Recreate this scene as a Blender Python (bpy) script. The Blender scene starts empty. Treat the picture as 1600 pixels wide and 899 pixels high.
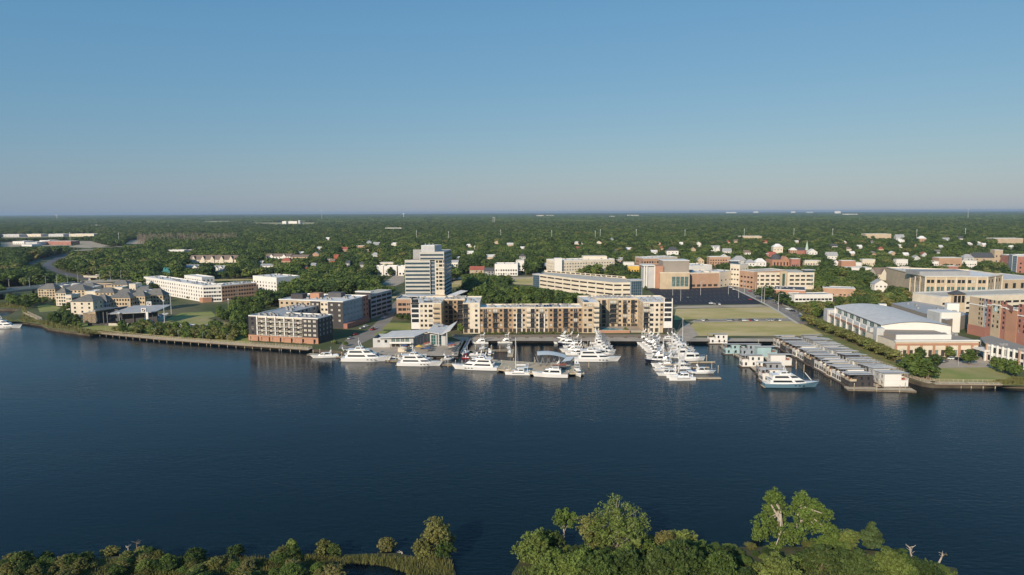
import bpy, math, random
import numpy as np
from mathutils import Vector, Matrix
from mathutils.geometry import tessellate_polygon
random.seed(7); rng = np.random.default_rng(7)
SC = bpy.context.scene; COL = SC.collection
R = math.radians
# ---------------------------------------------------------------- camera
F = 1067.0; CZ = 76.6; GZ = 1.6
PITCH = math.atan(118.0/F); ROLL = R(-0.233)
RM = Matrix.Rotation(math.pi/2-PITCH, 3, 'X') @ Matrix.Rotation(ROLL, 3, 'Z')
CAM = Vector((0, 0, CZ))
cd = bpy.data.cameras.new('camera'); cd.sensor_width = 36; cd.lens = 36*F/1600; cd.sensor_fit = 'HORIZONTAL'
cd.clip_start = 1; cd.clip_end = 200000
cam = bpy.data.objects.new('camera', cd); COL.objects.link(cam)
cam.matrix_world = Matrix.Translation(CAM) @ RM.to_4x4()
SC.camera = cam
# ---------------------------------------------------------------- sky and sun
SUN_EL = 25.0; SUN_AZ = 29.0          # the sun stands behind the camera, to its left
W = bpy.data.worlds.new('World'); SC.world = W; W.use_nodes = True
nt = W.node_tree; bg = nt.nodes['Background']
sk = nt.nodes.new('ShaderNodeTexSky'); sk.sky_type = 'NISHITA'; sk.sun_disc = False
sk.sun_elevation = R(SUN_EL); sk.altitude = 50; sk.air_density = 1.5; sk.dust_density = 0.3; sk.ozone_density = 1.0
sd = Vector((-math.sin(R(SUN_AZ))*math.cos(R(SUN_EL)), -math.cos(R(SUN_AZ))*math.cos(R(SUN_EL)), math.sin(R(SUN_EL))))
sk.sun_rotation = math.atan2(sd.x, sd.y)
mxs = nt.nodes.new('ShaderNodeMix'); mxs.data_type = 'RGBA'; mxs.inputs[0].default_value = 0.5; mxs.inputs[7].default_value = (.7, 4.55, 9.6, 1)   # even blue veil over the whole sky
nt.links.new(sk.outputs[0], mxs.inputs[6]); nt.links.new(mxs.outputs[2], bg.inputs[0]); bg.inputs[1].default_value = 0.07
sl = bpy.data.lights.new('sun', 'SUN'); sl.energy = 4.9; sl.angle = R(0.5); sl.color = (1, 0.865, 0.69)
so = bpy.data.objects.new('sun', sl); COL.objects.link(so); so.rotation_euler = sd.to_track_quat('Z', 'Y').to_euler()
so.location = (0, -50, 150)
SC.view_settings.view_transform = 'Standard'; SC.view_settings.look = 'None'
SC.view_settings.exposure = 0.0; SC.view_settings.gamma = 1; SC.view_settings.use_curve_mapping = False
SC.cycles.use_denoising = True; SC.cycles.max_bounces = 5; SC.cycles.diffuse_bounces = 2; SC.cycles.glossy_bounces = 3
SC.cycles.transmission_bounces = 2; SC.cycles.volume_bounces = 0; SC.cycles.transparent_max_bounces = 6
SC.cycles.caustics_reflective = False; SC.cycles.caustics_refractive = False
# ---------------------------------------------------------------- pixels of the photograph (1600 x 899) to places
def ray(px, py): return RM @ Vector(((px-800)/F, -(py-449.5)/F, -1))
def G(px, py, z=GZ):
    d = ray(px, py); t = (z-CZ)/d.z; return (d.x*t, d.y*t)
def XD(px, D, z=GZ):
    y = 331.5+F*(CZ-z)/D; d = ray(px, y); return d.x*D/d.y
def hgt(px, yb, yt, z0=GZ):
    p = G(px, yb, z0); d = ray(px, yt); return CZ+d.z*p[1]/d.y-z0
RMi = RM.transposed()
def proj(x, y, z):
    c = RMi @ Vector((x, y, z-CZ)); return 800+F*c.x/-c.z, 449.5-F*c.y/-c.z
# what must stay in view: list of (pixel polygon, distance); trees in front of it are kept lower
VIS = []; EXCL = []
def vis(pts, D): VIS.append((pts, D))
def visr(x0, y0, x1, y1, D): VIS.append(([(x0, y0), (x1, y0), (x1, y1), (x0, y1)], D))
# ---------------------------------------------------------------- materials
MATS = {}
def mat(name, col, rough=0.7, var=0.12, scale=0.15, metal=0.0, spec=0.35, fine=0.0):
    if name in MATS: return MATS[name]
    m = bpy.data.materials.new(name); m.use_nodes = True; t = m.node_tree; b = t.nodes['Principled BSDF']
    b.inputs['Roughness'].default_value = rough; b.inputs['Metallic'].default_value = metal
    b.inputs['Specular IOR Level'].default_value = spec
    if var > 0:
        g = t.nodes.new('ShaderNodeNewGeometry'); n = t.nodes.new('ShaderNodeTexNoise'); n.inputs['Scale'].default_value = scale
        n.inputs['Detail'].default_value = 5; n.inputs['Roughness'].default_value = 0.65
        t.links.new(g.outputs['Position'], n.inputs['Vector'])
        r = t.nodes.new('ShaderNodeMapRange'); r.inputs[1].default_value = 0.3; r.inputs[2].default_value = 0.7
        r.inputs[3].default_value = 1-var; r.inputs[4].default_value = 1+var
        t.links.new(n.outputs['Fac'], r.inputs[0])
        x = t.nodes.new('ShaderNodeVectorMath'); x.operation = 'SCALE'; x.inputs[0].default_value = col[:3]
        t.links.new(r.outputs[0], x.inputs['Scale']); t.links.new(x.outputs[0], b.inputs['Base Color'])
    else: b.inputs['Base Color'].default_value = (*col[:3], 1)
    MATS[name] = m; return m
def two(name, c1, c2, scale, rough=0.9, lo=0.4, hi=0.6, c3=None, s3=0.01, rnd=False, spec=0.2, stretch=(1, 1, 1)):
    if name in MATS: return MATS[name]
    m = bpy.data.materials.new(name); m.use_nodes = True; t = m.node_tree; b = t.nodes['Principled BSDF']
    b.inputs['Roughness'].default_value = rough; b.inputs['Specular IOR Level'].default_value = spec
    g = t.nodes.new('ShaderNodeNewGeometry'); mp = t.nodes.new('ShaderNodeMapping'); mp.inputs['Scale'].default_value = stretch
    t.links.new(g.outputs['Position'], mp.inputs[0])
    def layer(cA, cB, s, lo, hi):
        n = t.nodes.new('ShaderNodeTexNoise'); n.inputs['Scale'].default_value = s; n.inputs['Detail'].default_value = 7
        n.inputs['Roughness'].default_value = 0.65; t.links.new(mp.outputs[0], n.inputs['Vector'])
        r = t.nodes.new('ShaderNodeMapRange'); r.inputs[1].default_value = lo; r.inputs[2].default_value = hi
        t.links.new(n.outputs['Fac'], r.inputs[0]); x = t.nodes.new('ShaderNodeMix'); x.data_type = 'RGBA'
        t.links.new(r.outputs[0], x.inputs[0])
        for k, c in ((6, cA), (7, cB)):
            if isinstance(c, tuple): x.inputs[k].default_value = (*c, 1)
            else: t.links.new(c, x.inputs[k])
        return x.outputs[2]
    o = layer(c1, c2, scale, lo, hi)
    if c3: o = layer(o, c3, s3, 0.5, 0.68)
    t.links.new(o, b.inputs['Base Color']); MATS[name] = m; return m
def leafmat(name, c1, c2, c3):
    m = bpy.data.materials.new(name); m.use_nodes = True; t = m.node_tree; b = t.nodes['Principled BSDF']
    b.inputs['Roughness'].default_value = 0.6; b.inputs['Specular IOR Level'].default_value = 0.25
    oi = t.nodes.new('ShaderNodeObjectInfo'); cr = t.nodes.new('ShaderNodeValToRGB')
    e = cr.color_ramp.elements; e[0].color = (*c1, 1); e[1].color = (*c3, 1); k = e.new(0.5); k.color = (*c2, 1)
    t.links.new(oi.outputs['Random'], cr.inputs[0])
    g = t.nodes.new('ShaderNodeNewGeometry'); n = t.nodes.new('ShaderNodeTexNoise'); n.inputs['Scale'].default_value = 0.35
    n.inputs['Detail'].default_value = 3; t.links.new(g.outputs['Position'], n.inputs['Vector'])
    r = t.nodes.new('ShaderNodeMapRange'); r.inputs[1].default_value = 0.3; r.inputs[2].default_value = 0.7
    r.inputs[3].default_value = 0.7; r.inputs[4].default_value = 1.3; t.links.new(n.outputs['Fac'], r.inputs[0])
    x = t.nodes.new('ShaderNodeVectorMath'); x.operation = 'SCALE'; t.links.new(cr.outputs[0], x.inputs[0]); t.links.new(r.outputs[0], x.inputs['Scale'])
    t.links.new(x.outputs[0], b.inputs['Base Color'])
    tr = t.nodes.new('ShaderNodeBsdfTranslucent'); t.links.new(x.outputs[0], tr.inputs[0])
    mx = t.nodes.new('ShaderNodeMixShader'); mx.inputs[0].default_value = 0.25
    t.links.new(b.outputs[0], mx.inputs[1]); t.links.new(tr.outputs[0], mx.inputs[2])
    t.links.new(mx.outputs[0], t.nodes['Material Output'].inputs[0]); MATS[name] = m; return m
M = MATS
mat('cream', (.52, .41, .28)); mat('cream_light', (.66, .58, .46)); mat('white', (.74, .71, .66), .6, .06); mat('tan_brick', (.37, .25, .15)); mat('tan', (.46, .36, .25))
mat('orange_brick', (.42, .225, .145)); mat('red_brick', (.36, .165, .125)); mat('pink_brick', (.43, .27, .18)); mat('charcoal', (.055, .05, .052)); mat('dark_grey', (.10, .10, .105))
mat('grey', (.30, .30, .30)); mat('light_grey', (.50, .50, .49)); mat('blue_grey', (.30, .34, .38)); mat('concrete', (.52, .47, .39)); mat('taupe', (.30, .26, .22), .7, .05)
mat('roof_white', (.72, .70, .67), .6, .15); mat('roof_grey', (.36, .36, .36), .6, .12, .3); mat('roof_dark', (.075, .078, .085), .8, .2, .4); mat('roof_brown', (.20, .15, .12), .85, .15)
mat('roof_red', (.33, .10, .07), .8); mat('metal_roof', (.56, .55, .535), .85, .12, .3, 0, .12); mat('metal_roof_dull', (.43, .43, .43), .85, .14, .3, 0, .12); mat('teal', (.05, .20, .19)); mat('teal_pale', (.34, .47, .48)); mat('yellow', (.66, .42, .09))
mat('copper_green', (.40, .50, .40)); mat('wood_deck', (.24, .19, .14), .85, .2, .5); mat('wood_dark', (.12, .09, .07), .85); mat('wood_pale', (.46, .38, .27), .8, .2, .5)
mat('glass', (.02, .028, .035), .12, 0, spec=.6); mat('glass_blue', (.035, .07, .10), .12, 0, spec=.7); mat('glass_green', (.04, .11, .10), .15, 0, spec=.6); mat('opening_shade', (.012, .012, .013), .8, 0)  # last one: near-black sheet standing for the shade inside open decks
mat('glass_warm', (.06, .05, .04), .15, 0, spec=.5); mat('blind', (.55, .52, .45), .7, 0)
mat('hull_white', (.78, .77, .75), .25, .03, spec=.5); mat('hull_navy', (.012, .016, .03), .2, 0, spec=.5); mat('hull_blue', (.12, .22, .29), .2, 0, spec=.5); mat('deck_tan', (.45, .37, .27), .7)
mat('canvas_blue', (.06, .10, .20), .8); mat('canvas_grey', (.40, .45, .50), .7); mat('red', (.45, .03, .03), .5); mat('steel', (.45, .45, .46), .35, 0, metal=.6); mat('fabric_roof', (.45, .50, .54), .6, .08)
mat('asphalt_dark', (.022, .024, .034), .85, .25, .05); mat('asphalt', (.24, .21, .18), .9, .2, .05); mat('asphalt_blue', (.11, .11, .12), .9, .15, .05); mat('paving', (.40, .335, .265), .9, .2, .1); mat('paint_white', (.7, .7, .68), .7, .1, 1.0)
mat('sand', (.40, .33, .24), .95, .25, .05); mat('pool_blue', (.05, .28, .36), .15, 0); mat('bark', (.16, .12, .09), .9, .3, 1.5); mat('bark_pale', (.42, .36, .29), .9, .3, 1.5); mat('solar', (.02, .03, .06), .2, 0, spec=.6)
mat('tower_stone', (.53, .505, .45), .7, .08); mat('shingle', (.16, .155, .145), .9, .25, .6); mat('orange', (.55, .16, .05), .7); mat('blue_tent', (.03, .16, .42), .6)
two('lawn', (.19, .24, .06), (.31, .285, .095), .05, c3=(.38, .31, .15), s3=.03)
two('dry_lawn', (.38, .33, .11), (.54, .42, .20), .05, c3=(.60, .47, .29), s3=.022, stretch=(.5, 1, 1))
two('ground', (.063, .087, .031), (.119, .119, .056), .02, c3=(.210, .168, .112), s3=.008)
two('marsh', (.147, .161, .049), (.252, .217, .091), .25, c3=(.112, .154, .042), s3=.06)
two('field', (.280, .280, .119), (.420, .350, .182), .004)
two('mud_bank', (.05, .06, .025), (.09, .08, .045), .3)
two('mud', (.075, .06, .045), (.12, .10, .07), .1)
leafmat('leaf_broad', (.080, .122, .027), (.112, .162, .035), (.165, .205, .05))
leafmat('leaf_dark', (.048, .078, .021), (.064, .098, .025), (.088, .122, .032))
leafmat('leaf_olive', (.149, .166, .045), (.210, .193, .063), (.184, .228, .063))
leafmat('leaf_bright', (.125, .185, .036), (.15, .205, .046), (.185, .22, .056))
leafmat('leaf_yellow', (.270, .297, .024), (.338, .324, .027), (.297, .324, .034))
leafmat('leaf_pine', (.070, .108, .035), (.091, .131, .042), (.116, .154, .049))
leafmat('twig_bare', (.27, .215, .16), (.33, .27, .205), (.30, .24, .185))
leafmat('reed', (.155, .162, .047), (.216, .196, .074), (.176, .176, .054))
# ---------------------------------------------------------------- mesh helpers
class MB:
    def __init__(s): s.v = []; s.f = []; s.m = []
    def face(s, pts, mi=0):
        n = len(s.v); s.v += [tuple(p) for p in pts]; s.f.append(tuple(range(n, n+len(pts)))); s.m.append(mi)
    def box(s, x0, x1, y0, y1, z0, z1, mi=0):
        n = len(s.v); s.v += [(x0, y0, z0), (x1, y0, z0), (x1, y1, z0), (x0, y1, z0), (x0, y0, z1), (x1, y0, z1), (x1, y1, z1), (x0, y1, z1)]
        for q in ((0, 3, 2, 1), (4, 5, 6, 7), (0, 1, 5, 4), (1, 2, 6, 5), (2, 3, 7, 6), (3, 0, 4, 7)): s.f.append(tuple(n+i for i in q)); s.m.append(mi)
    def bar(s, p, q, w, h, mi=0):      # box from p to q
        p = Vector(p); q = Vector(q); d = (q-p).normalized(); up = Vector((0, 0, 1))
        if abs(d.z) > .95: up = Vector((0, 1, 0))
        a = d.cross(up).normalized()*w/2; b = a.cross(d).normalized()*h/2; n = len(s.v)
        for c in (p, q): s.v += [tuple(c-a-b), tuple(c+a-b), tuple(c+a+b), tuple(c-a+b)]
        for k in ((3, 2, 1, 0), (4, 5, 6, 7), (0, 1, 5, 4), (1, 2, 6, 5), (2, 3, 7, 6), (3, 0, 4, 7)): s.f.append(tuple(n+i for i in k)); s.m.append(mi)
    def tube(s, p, q, r0, r1, n=6, mi=0):
        p = Vector(p); q = Vector(q); d = (q-p).normalized(); up = Vector((0, 0, 1)) if abs(d.z) < .95 else Vector((0, 1, 0))
        a = d.cross(up).normalized(); b = d.cross(a); k = len(s.v)
        for c, r in ((p, r0), (q, r1)):
            for i in range(n):
                t = 2*math.pi*i/n; s.v.append(tuple(c+a*math.cos(t)*r+b*math.sin(t)*r))
        for i in range(n):
            j = (i+1) % n; s.f.append((k+i, k+j, k+n+j, k+n+i)); s.m.append(mi)
        s.f.append(tuple(k+i for i in reversed(range(n)))); s.m.append(mi)
        s.f.append(tuple(k+n+i for i in range(n))); s.m.append(mi)
    def prism(s, poly, z0, z1, mi=0, mtop=None, bottom=False):
        n = len(poly)
        for i in range(n):
            a = poly[i]; b = poly[(i+1) % n]; s.face([(a[0], a[1], z0), (b[0], b[1], z0), (b[0], b[1], z1), (a[0], a[1], z1)], mi)
        s.poly([(p[0], p[1], z1) for p in poly], mi if mtop is None else mtop)
        if bottom: s.poly([(p[0], p[1], z0) for p in reversed(poly)], mi)
    def poly(s, pts, mi=0):
        if len(pts) <= 4: s.face(pts, mi); return
        n = len(s.v); s.v += [tuple(p) for p in pts]
        for t in tessellate_polygon([[Vector(p) for p in pts]]):
            a, b, c = (Vector(pts[i]) for i in t)
            if (b-a).cross(c-a).z < 0: t = t[::-1]
            s.f.append(tuple(n+i for i in t)); s.m.append(mi)
    def shift(s, d):
        s.v = [(x-d[0], y-d[1], z-d[2]) for x, y, z in s.v]; return s
    def mesh(s, name, mats, smooth=False):
        me = bpy.data.meshes.new(name); me.from_pydata(s.v, [], s.f)
        for k in (mats if isinstance(mats, (list, tuple)) else [mats]): me.materials.append(M[k] if isinstance(k, str) else k)
        if any(s.m): me.polygons.foreach_set('material_index', s.m)
        if smooth: me.polygons.foreach_set('use_smooth', [True]*len(s.f))
        me.update(); return me
    def build(s, name, mats, parent=None, world=True, smooth=False):
        if parent is not None and world: s.shift(parent.location)
        return ob(name, s.mesh(name, mats, smooth), parent)
def ob(name, me, parent=None, loc=(0, 0, 0), rz=0.0):
    o = bpy.data.objects.new(name, me); o.location = loc; o.rotation_euler[2] = rz
    if parent is not None: o.parent = parent
    COL.objects.link(o); return o
def tag(o, label, cat, group=None):
    o['label'] = label; o['category'] = cat
    if group: o['group'] = group
    return o
def thing(name, label, cat, loc, rz=0.0, group=None):
    o = bpy.data.objects.new(name, None); o.location = loc; o.rotation_euler[2] = rz; o.empty_display_size = .5
    COL.objects.link(o); return tag(o, label, cat, group)
def struct(o): o['kind'] = 'structure'; return o
def sheet(name, pts, z, m, parent=None, px=True, D=None, keep=True, visible=True):
    """flat ground sheet; pts in photo pixels (or metres)"""
    w = [G(a, b, z) for a, b in pts] if px else pts
    mb = MB(); mb.poly([(x, y, z) for x, y in w]); o = mb.build(name, m, parent, True)
    if parent is None: struct(o)
    if keep: EXCL.append(w)
    if px and visible: vis(pts, max(p[1] for p in w)+1)
    return o
def strip(name, pts, width, z, m, px=True, parent=None, keep=True, visible=False, z1=None):
    """road ribbon along a line, resampled so that bends are smooth"""
    w = [G(a, b, z) for a, b in pts] if px else pts
    c = np.array(w, float)
    for _ in range(2):
        if len(c) < 3: break
        q = [c[0]]
        for i in range(len(c)-1): q += [c[i]*.75+c[i+1]*.25, c[i]*.25+c[i+1]*.75]
        q.append(c[-1]); c = np.array(q)
    d = np.gradient(c, axis=0); d /= np.linalg.norm(d, axis=1)[:, None]; nrm = np.stack([-d[:, 1], d[:, 0]], 1)*width/2
    L = c+nrm; Rr = c-nrm; mb = MB(); n = len(c); mb.v = [(*p, z) for p in L]+[(*p, z) for p in Rr]
    for i in range(n-1): mb.f.append((n+i, n+i+1, i+1, i)); mb.m.append(0)
    o = mb.build(name, m, parent, True)
    if parent is None: struct(o)
    if keep: EXCL.append([tuple(p) for p in L]+[tuple(p) for p in Rr[::-1]])
    if visible: vis([proj(*p, z) for p in L]+[proj(*p, z) for p in Rr[::-1]], max(c[:, 1])+1)
    return o, c
# ---------------------------------------------------------------- water, land, near bank
def watermat():
    m = bpy.data.materials.new('river_water'); m.use_nodes = True; t = m.node_tree; b = t.nodes['Principled BSDF']
    b.inputs['Base Color'].default_value = (.003, .0105, .0155, 1); b.inputs['IOR'].default_value = 1.33; b.inputs['Specular IOR Level'].default_value = .20
    g = t.nodes.new('ShaderNodeNewGeometry')
    def noise(scale, stretch, det, w=0.0):
        mp = t.nodes.new('ShaderNodeMapping'); mp.inputs['Scale'].default_value = stretch; mp.inputs['Rotation'].default_value = (0, 0, w)
        t.links.new(g.outputs['Position'], mp.inputs[0]); n = t.nodes.new('ShaderNodeTexNoise'); n.inputs['Scale'].default_value = scale
        n.inputs['Detail'].default_value = det; n.inputs['Roughness'].default_value = .55; t.links.new(mp.outputs[0], n.inputs['Vector']); return n.outputs['Fac']
    def math_(op, a, b_):
        k = t.nodes.new('ShaderNodeMath'); k.operation = op
        for i, v in enumerate((a, b_)):
            if isinstance(v, float): k.inputs[i].default_value = v
            else: t.links.new(v, k.inputs[i])
        return k.outputs[0]
    w = math_('ADD', noise(.8, (.45, 1.1, 1), 4, .12), math_('MULTIPLY', noise(.16, (.5, 1.2, 1), 3, -.1), .7))
    lane = noise(.009, (.22, 1.5, 1), 5, .10)
    mr = t.nodes.new('ShaderNodeMapRange'); mr.inputs[1].default_value = .35; mr.inputs[2].default_value = .65; mr.inputs[3].default_value = .42; mr.inputs[4].default_value = 1.0
    t.links.new(lane, mr.inputs[0]); bm = t.nodes.new('ShaderNodeBump'); bm.inputs['Distance'].default_value = .30
    t.links.new(math_('MULTIPLY', mr.outputs[0], .55), bm.inputs['Strength']); t.links.new(w, bm.inputs['Height']); t.links.new(bm.outputs[0], b.inputs['Normal'])
    rr = t.nodes.new('ShaderNodeMapRange'); rr.inputs[1].default_value = .35; rr.inputs[2].default_value = .65; rr.inputs[3].default_value = .06; rr.inputs[4].default_value = .15
    t.links.new(lane, rr.inputs[0]); t.links.new(rr.outputs[0], b.inputs['Roughness']); MATS['river_water'] = m
watermat()
mb = MB(); mb.poly([(-6000, -600, 0), (6000, -600, 0), (6000, 1500, 0), (-6000, 1500, 0)]); struct(mb.build('river_water', 'river_water'))
SHORE = [(-420, 470), (-150, 478), (0, 484), (30, 485), (20, 491), (10, 495), (-40, 498), (0, 501), (33, 503), (65, 508), (76, 514), (110, 519), (140, 523), (160, 520.5), (250, 530), (390, 541),
         (480, 546.5), (540, 551), (620, 557), (716, 557), (722, 533), (1000, 533.5), (1255, 534), (1300, 551), (1400, 588), (1440, 600), (1458, 602.5), (1540, 603), (1562, 601), (1605, 604), (1900, 612)]
sw = [G(a, b-1.5) for a, b in SHORE]
land = sw+[(9000, sw[-1][1]+40), (60000, 3000), (60000, 42000), (-60000, 42000), (-60000, 3000), (-9000, sw[0][1]+80)]
mb = MB(); mb.poly([(x, y, GZ) for x, y in land])
for i in range(len(sw)-1):
    a, b = sw[i], sw[i+1]; mb.face([(*a, -2.0), (*b, -2.0), (*b, GZ), (*a, GZ)], 1)
struct(mb.build('ground', ['ground', 'mud']))
# near bank, on the camera's side of the river
NB = [(-60, 940), (-60, 893), (60, 886), (150, 875), (235, 870), (330, 874), (440, 876), (470, 870), (540, 870), (620, 868), (650, 874), (705, 878), (712, 899), (715, 940), (640, 940), (634, 894), (600, 884), (545, 880), (528, 890), (522, 940)]
NB2 = [(792, 940), (800, 899), (815, 876), (860, 866), (900, 862), (1010, 861), (1100, 858), (1300, 858), (1400, 868), (1440, 882), (1495, 892), (1505, 940)]
for nb in (NB, NB2):
    w = [G(a, b, 0.0) for a, b in nb]; mb = MB(); mb.prism(w[::-1], -1.5, .55); struct(mb.build('near_bank', 'mud_bank'))
# ---------------------------------------------------------------- roads, lawns, decks (flat setting)
sheet('park_ground', [(70, 512), (160, 519), (260, 529), (392, 539), (384, 510), (300, 494), (235, 505), (150, 507), (100, 500)], GZ+.004, 'lawn', visible=False, keep=False)
sheet('festival_lawn', [(259, 499), (283, 489), (330, 487), (338, 494), (318, 501), (300, 507), (262, 507)], GZ+.03, 'lawn')
sheet('park_lawn', [(58, 478), (75, 475), (95, 481), (88, 486), (62, 488)], GZ+.03, 'lawn')
sheet('park_path', [(232, 500), (262, 488), (256, 508), (298, 508), (352, 505), (356, 510), (300, 513), (240, 512)], GZ+.02, 'paving', keep=True, visible=True)
sheet('marsh_left', [(-120, 482), (0, 481), (33, 482), (36, 492), (30, 500), (-30, 499.2), (0, 501.8), (33, 502.8), (66, 507.6), (76, 513), (140, 522), (160, 520), (100, 509), (60, 500), (45, 488), (32, 474), (-120, 474)], GZ+.01, 'marsh', visible=False, keep=False)
sheet('bank_right', [(1540, 602), (1600, 603), (1700, 606), (1700, 592), (1560, 592)], GZ+.012, 'marsh', visible=False, keep=False)
sheet('hotel_lawn', [(1455, 591), (1466, 575), (1556, 574), (1582, 590), (1560, 598), (1460, 598)], GZ+.02, 'lawn')
sheet('hotel_forecourt', [(1463, 575), (1480, 560), (1530, 556), (1556, 566), (1552, 574)], GZ+.016, 'paving')
sheet('front_lawn', [(1064, 522), (1084, 504), (1245, 502), (1285, 522), (1262, 525), (1085, 525)], GZ+.02, 'dry_lawn')
sheet('back_lawn', [(1053, 500), (1056, 483), (1212, 480), (1232, 497), (1080, 499)], GZ+.02, 'dry_lawn')
sheet('gravel_strip', [(1050, 482), (1060, 478), (1188, 476), (1205, 480)], GZ+.024, 'sand')
sheet('gravel_lot', [(1075, 504), (1090, 499), (1230, 497.5), (1240, 502)], GZ+.026, 'paving')
sheet('parking_lot', [(1012, 452), (1022, 449), (1146, 445.5), (1192, 472), (1185, 475.5), (1043, 476.5)], GZ+.016, 'asphalt_dark')
sheet('lot_edge_strip', [(1012, 448.6), (1018, 446.5), (1146, 443.5), (1147, 445.2)], GZ+.02, 'sand', visible=False)
sheet('corner_paving', [(1056, 523), (1070, 505), (1077, 505), (1092, 524), (1075, 530)], GZ+.028, 'paving')
sheet('brick_quay', [(706, 527), (1060, 527.5), (1255, 530), (1256, 534), (722, 532.9)], GZ+.012, 'paving')
sheet('promenade', [(706, 523.5), (1056, 522.5), (1060, 527.6), (706, 527.1)], GZ+.01, 'wood_deck', visible=False)
sheet('plaza', [(545, 549), (600, 540), (625, 536), (716, 533), (720, 533), (715, 556.6), (622, 556.6)], GZ+.012, 'paving')
sheet('quay_street', [(540, 531), (575, 516), (592, 500), (618, 470), (626, 470), (612, 500), (594, 523), (566, 536), (550, 545), (528, 545)], GZ+.010, 'asphalt')
sheet('grass_plot', [(596, 515), (608, 504), (642, 505), (642, 516)], GZ+.02, 'lawn')
sheet('grass_verge', [(584, 522), (596, 517), (606, 518), (590, 526)], GZ+.02, 'lawn')
sheet('grass_bank', [(590, 477), (612, 463), (622, 462), (612, 472), (594, 482)], GZ+.02, 'dry_lawn')
sheet('road_apron', [(596, 444), (620, 428), (632, 428), (632, 441), (618, 447)], GZ+.02, 'paving')
sheet('riverside_strip', [(1256, 526), (1262, 510), (1300, 524), (1392, 561), (1440, 576), (1452, 596), (1400, 580), (1300, 543)], GZ+.014, 'marsh', visible=False, keep=False)
# main street on the right, running inland
strip('main_street', [(1264, 507), (1215, 478), (1165, 455), (1140, 443), (1118, 428), (1100, 415)], 11, GZ+.03, 'asphalt', visible=True)
for k, off in ((0, -6.6), (1, 6.6)):
    c = [G(a, b) for a, b in [(1262, 506), (1215, 478), (1165, 455), (1140, 443)]]
    strip('pavement', [(x+off, y) for x, y in c], 2.2, GZ+.12, 'concrete', px=False)
strip('cross_street', [(1085, 501), (1235, 499.5), (1262, 503)], 6, GZ+.034, 'asphalt')
mb = MB(); cl = [G(a, b) for a, b in [(1255, 502), (1215, 478), (1165, 455)]]
for i in range(2):
    for k in range(7):
        t = (k+.2)/7; t2 = t+.07; a = Vector((*cl[i], GZ+.04)); b = Vector((*cl[i+1], GZ+.04)); d = (b-a); n = Vector((-d.y, d.x, 0)).normalized()*.12
        mb.face([a+d*t-n, a+d*t2-n, a+d*t2+n, a+d*t+n][::-1])
struct(mb.build('lane_marking', 'paint_white'))
# painted bays of the black car park
mb = MB(); A, B_, C_, D_ = (Vector((*G(a, b), GZ+.022)) for a, b in [(1030, 453), (1142, 449), (1182, 471), (1048, 473)])
for i in range(4):
    for j in range(0, 34, 2):
        u = (j+.5)/34; v = (i+.35)/4; p = (A.lerp(B_, u)).lerp(D_.lerp(C_, u), v); q = (A.lerp(B_, u)).lerp(D_.lerp(C_, u), v+.13)
        d = Vector((.07, 0, 0)); mb.face([p-d, p+d, q+d, q-d])
struct(mb.build('bay_marking', 'grey'))
# highway and interchange on the left
HW = [(-260, 466), (-60, 458), (60, 447.5), (130, 441), (210, 435.5), (330, 434), (440, 436)]
strip('interchange_road', [(150, 438), (112, 430), (84, 422), (72, 415), (78, 409), (92, 403), (106, 397)], 11, GZ+.03, 'asphalt_blue', visible=True)
strip('interchange_ramp', [(44, 414), (60, 407), (78, 402), (100, 397.5)], 7, GZ+.04, 'asphalt_blue', visible=True)
strip('far_road', [(128, 377), (146, 383), (165, 387), (182, 385)], 40, GZ+.05, 'sand', visible=True)
strip('far_road', [(110, 392), (132, 391), (140, 390)], 26, GZ+.05, 'sand', visible=True)
strip('rail_embankment', [(246, 440), (300, 438.5), (400, 437), (440, 437)], 16, GZ+.06, 'dry_lawn', visible=True)
sheet('retaining_strip', [(700, 437), (706, 433), (838, 432.5), (838, 437)], GZ+.05, 'sand', visible=False)
sheet('slope_lawn', [(800, 444), (806, 436), (834, 433), (834, 446)], GZ+.06, 'dry_lawn')
sheet('hotel_slope', [(842, 432), (846, 424), (864, 421), (866, 431)], GZ+.06, 'lawn')
sheet('clear_slope', [(690, 452), (690, 443), (722, 438), (724, 447)], GZ+.06, 'dry_lawn')
# fields, lots and clearings far off
for nm, pts, m in (('airfield', [(312, 349.5), (316, 345.5), (365, 345), (366, 348.5)], 'field'), ('airfield', [(385, 351.5), (388, 348), (494, 347.5), (490, 354), (430, 354.5)], 'field'),
                   ('cleared_ground', [(0, 386), (0, 379), (110, 376), (112, 384)], 'sand'), ('cleared_ground', [(0, 372.5), (0, 369), (150, 366), (152, 369)], 'sand'), ('cleared_ground', [(105, 386), (140, 379), (165, 383), (140, 388)], 'sand'),
                   ('bare_clearing', [(196, 382), (203, 376), (226, 374), (228, 381)], 'sand')):
    sheet(nm, pts, GZ+.1, m)
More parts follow.
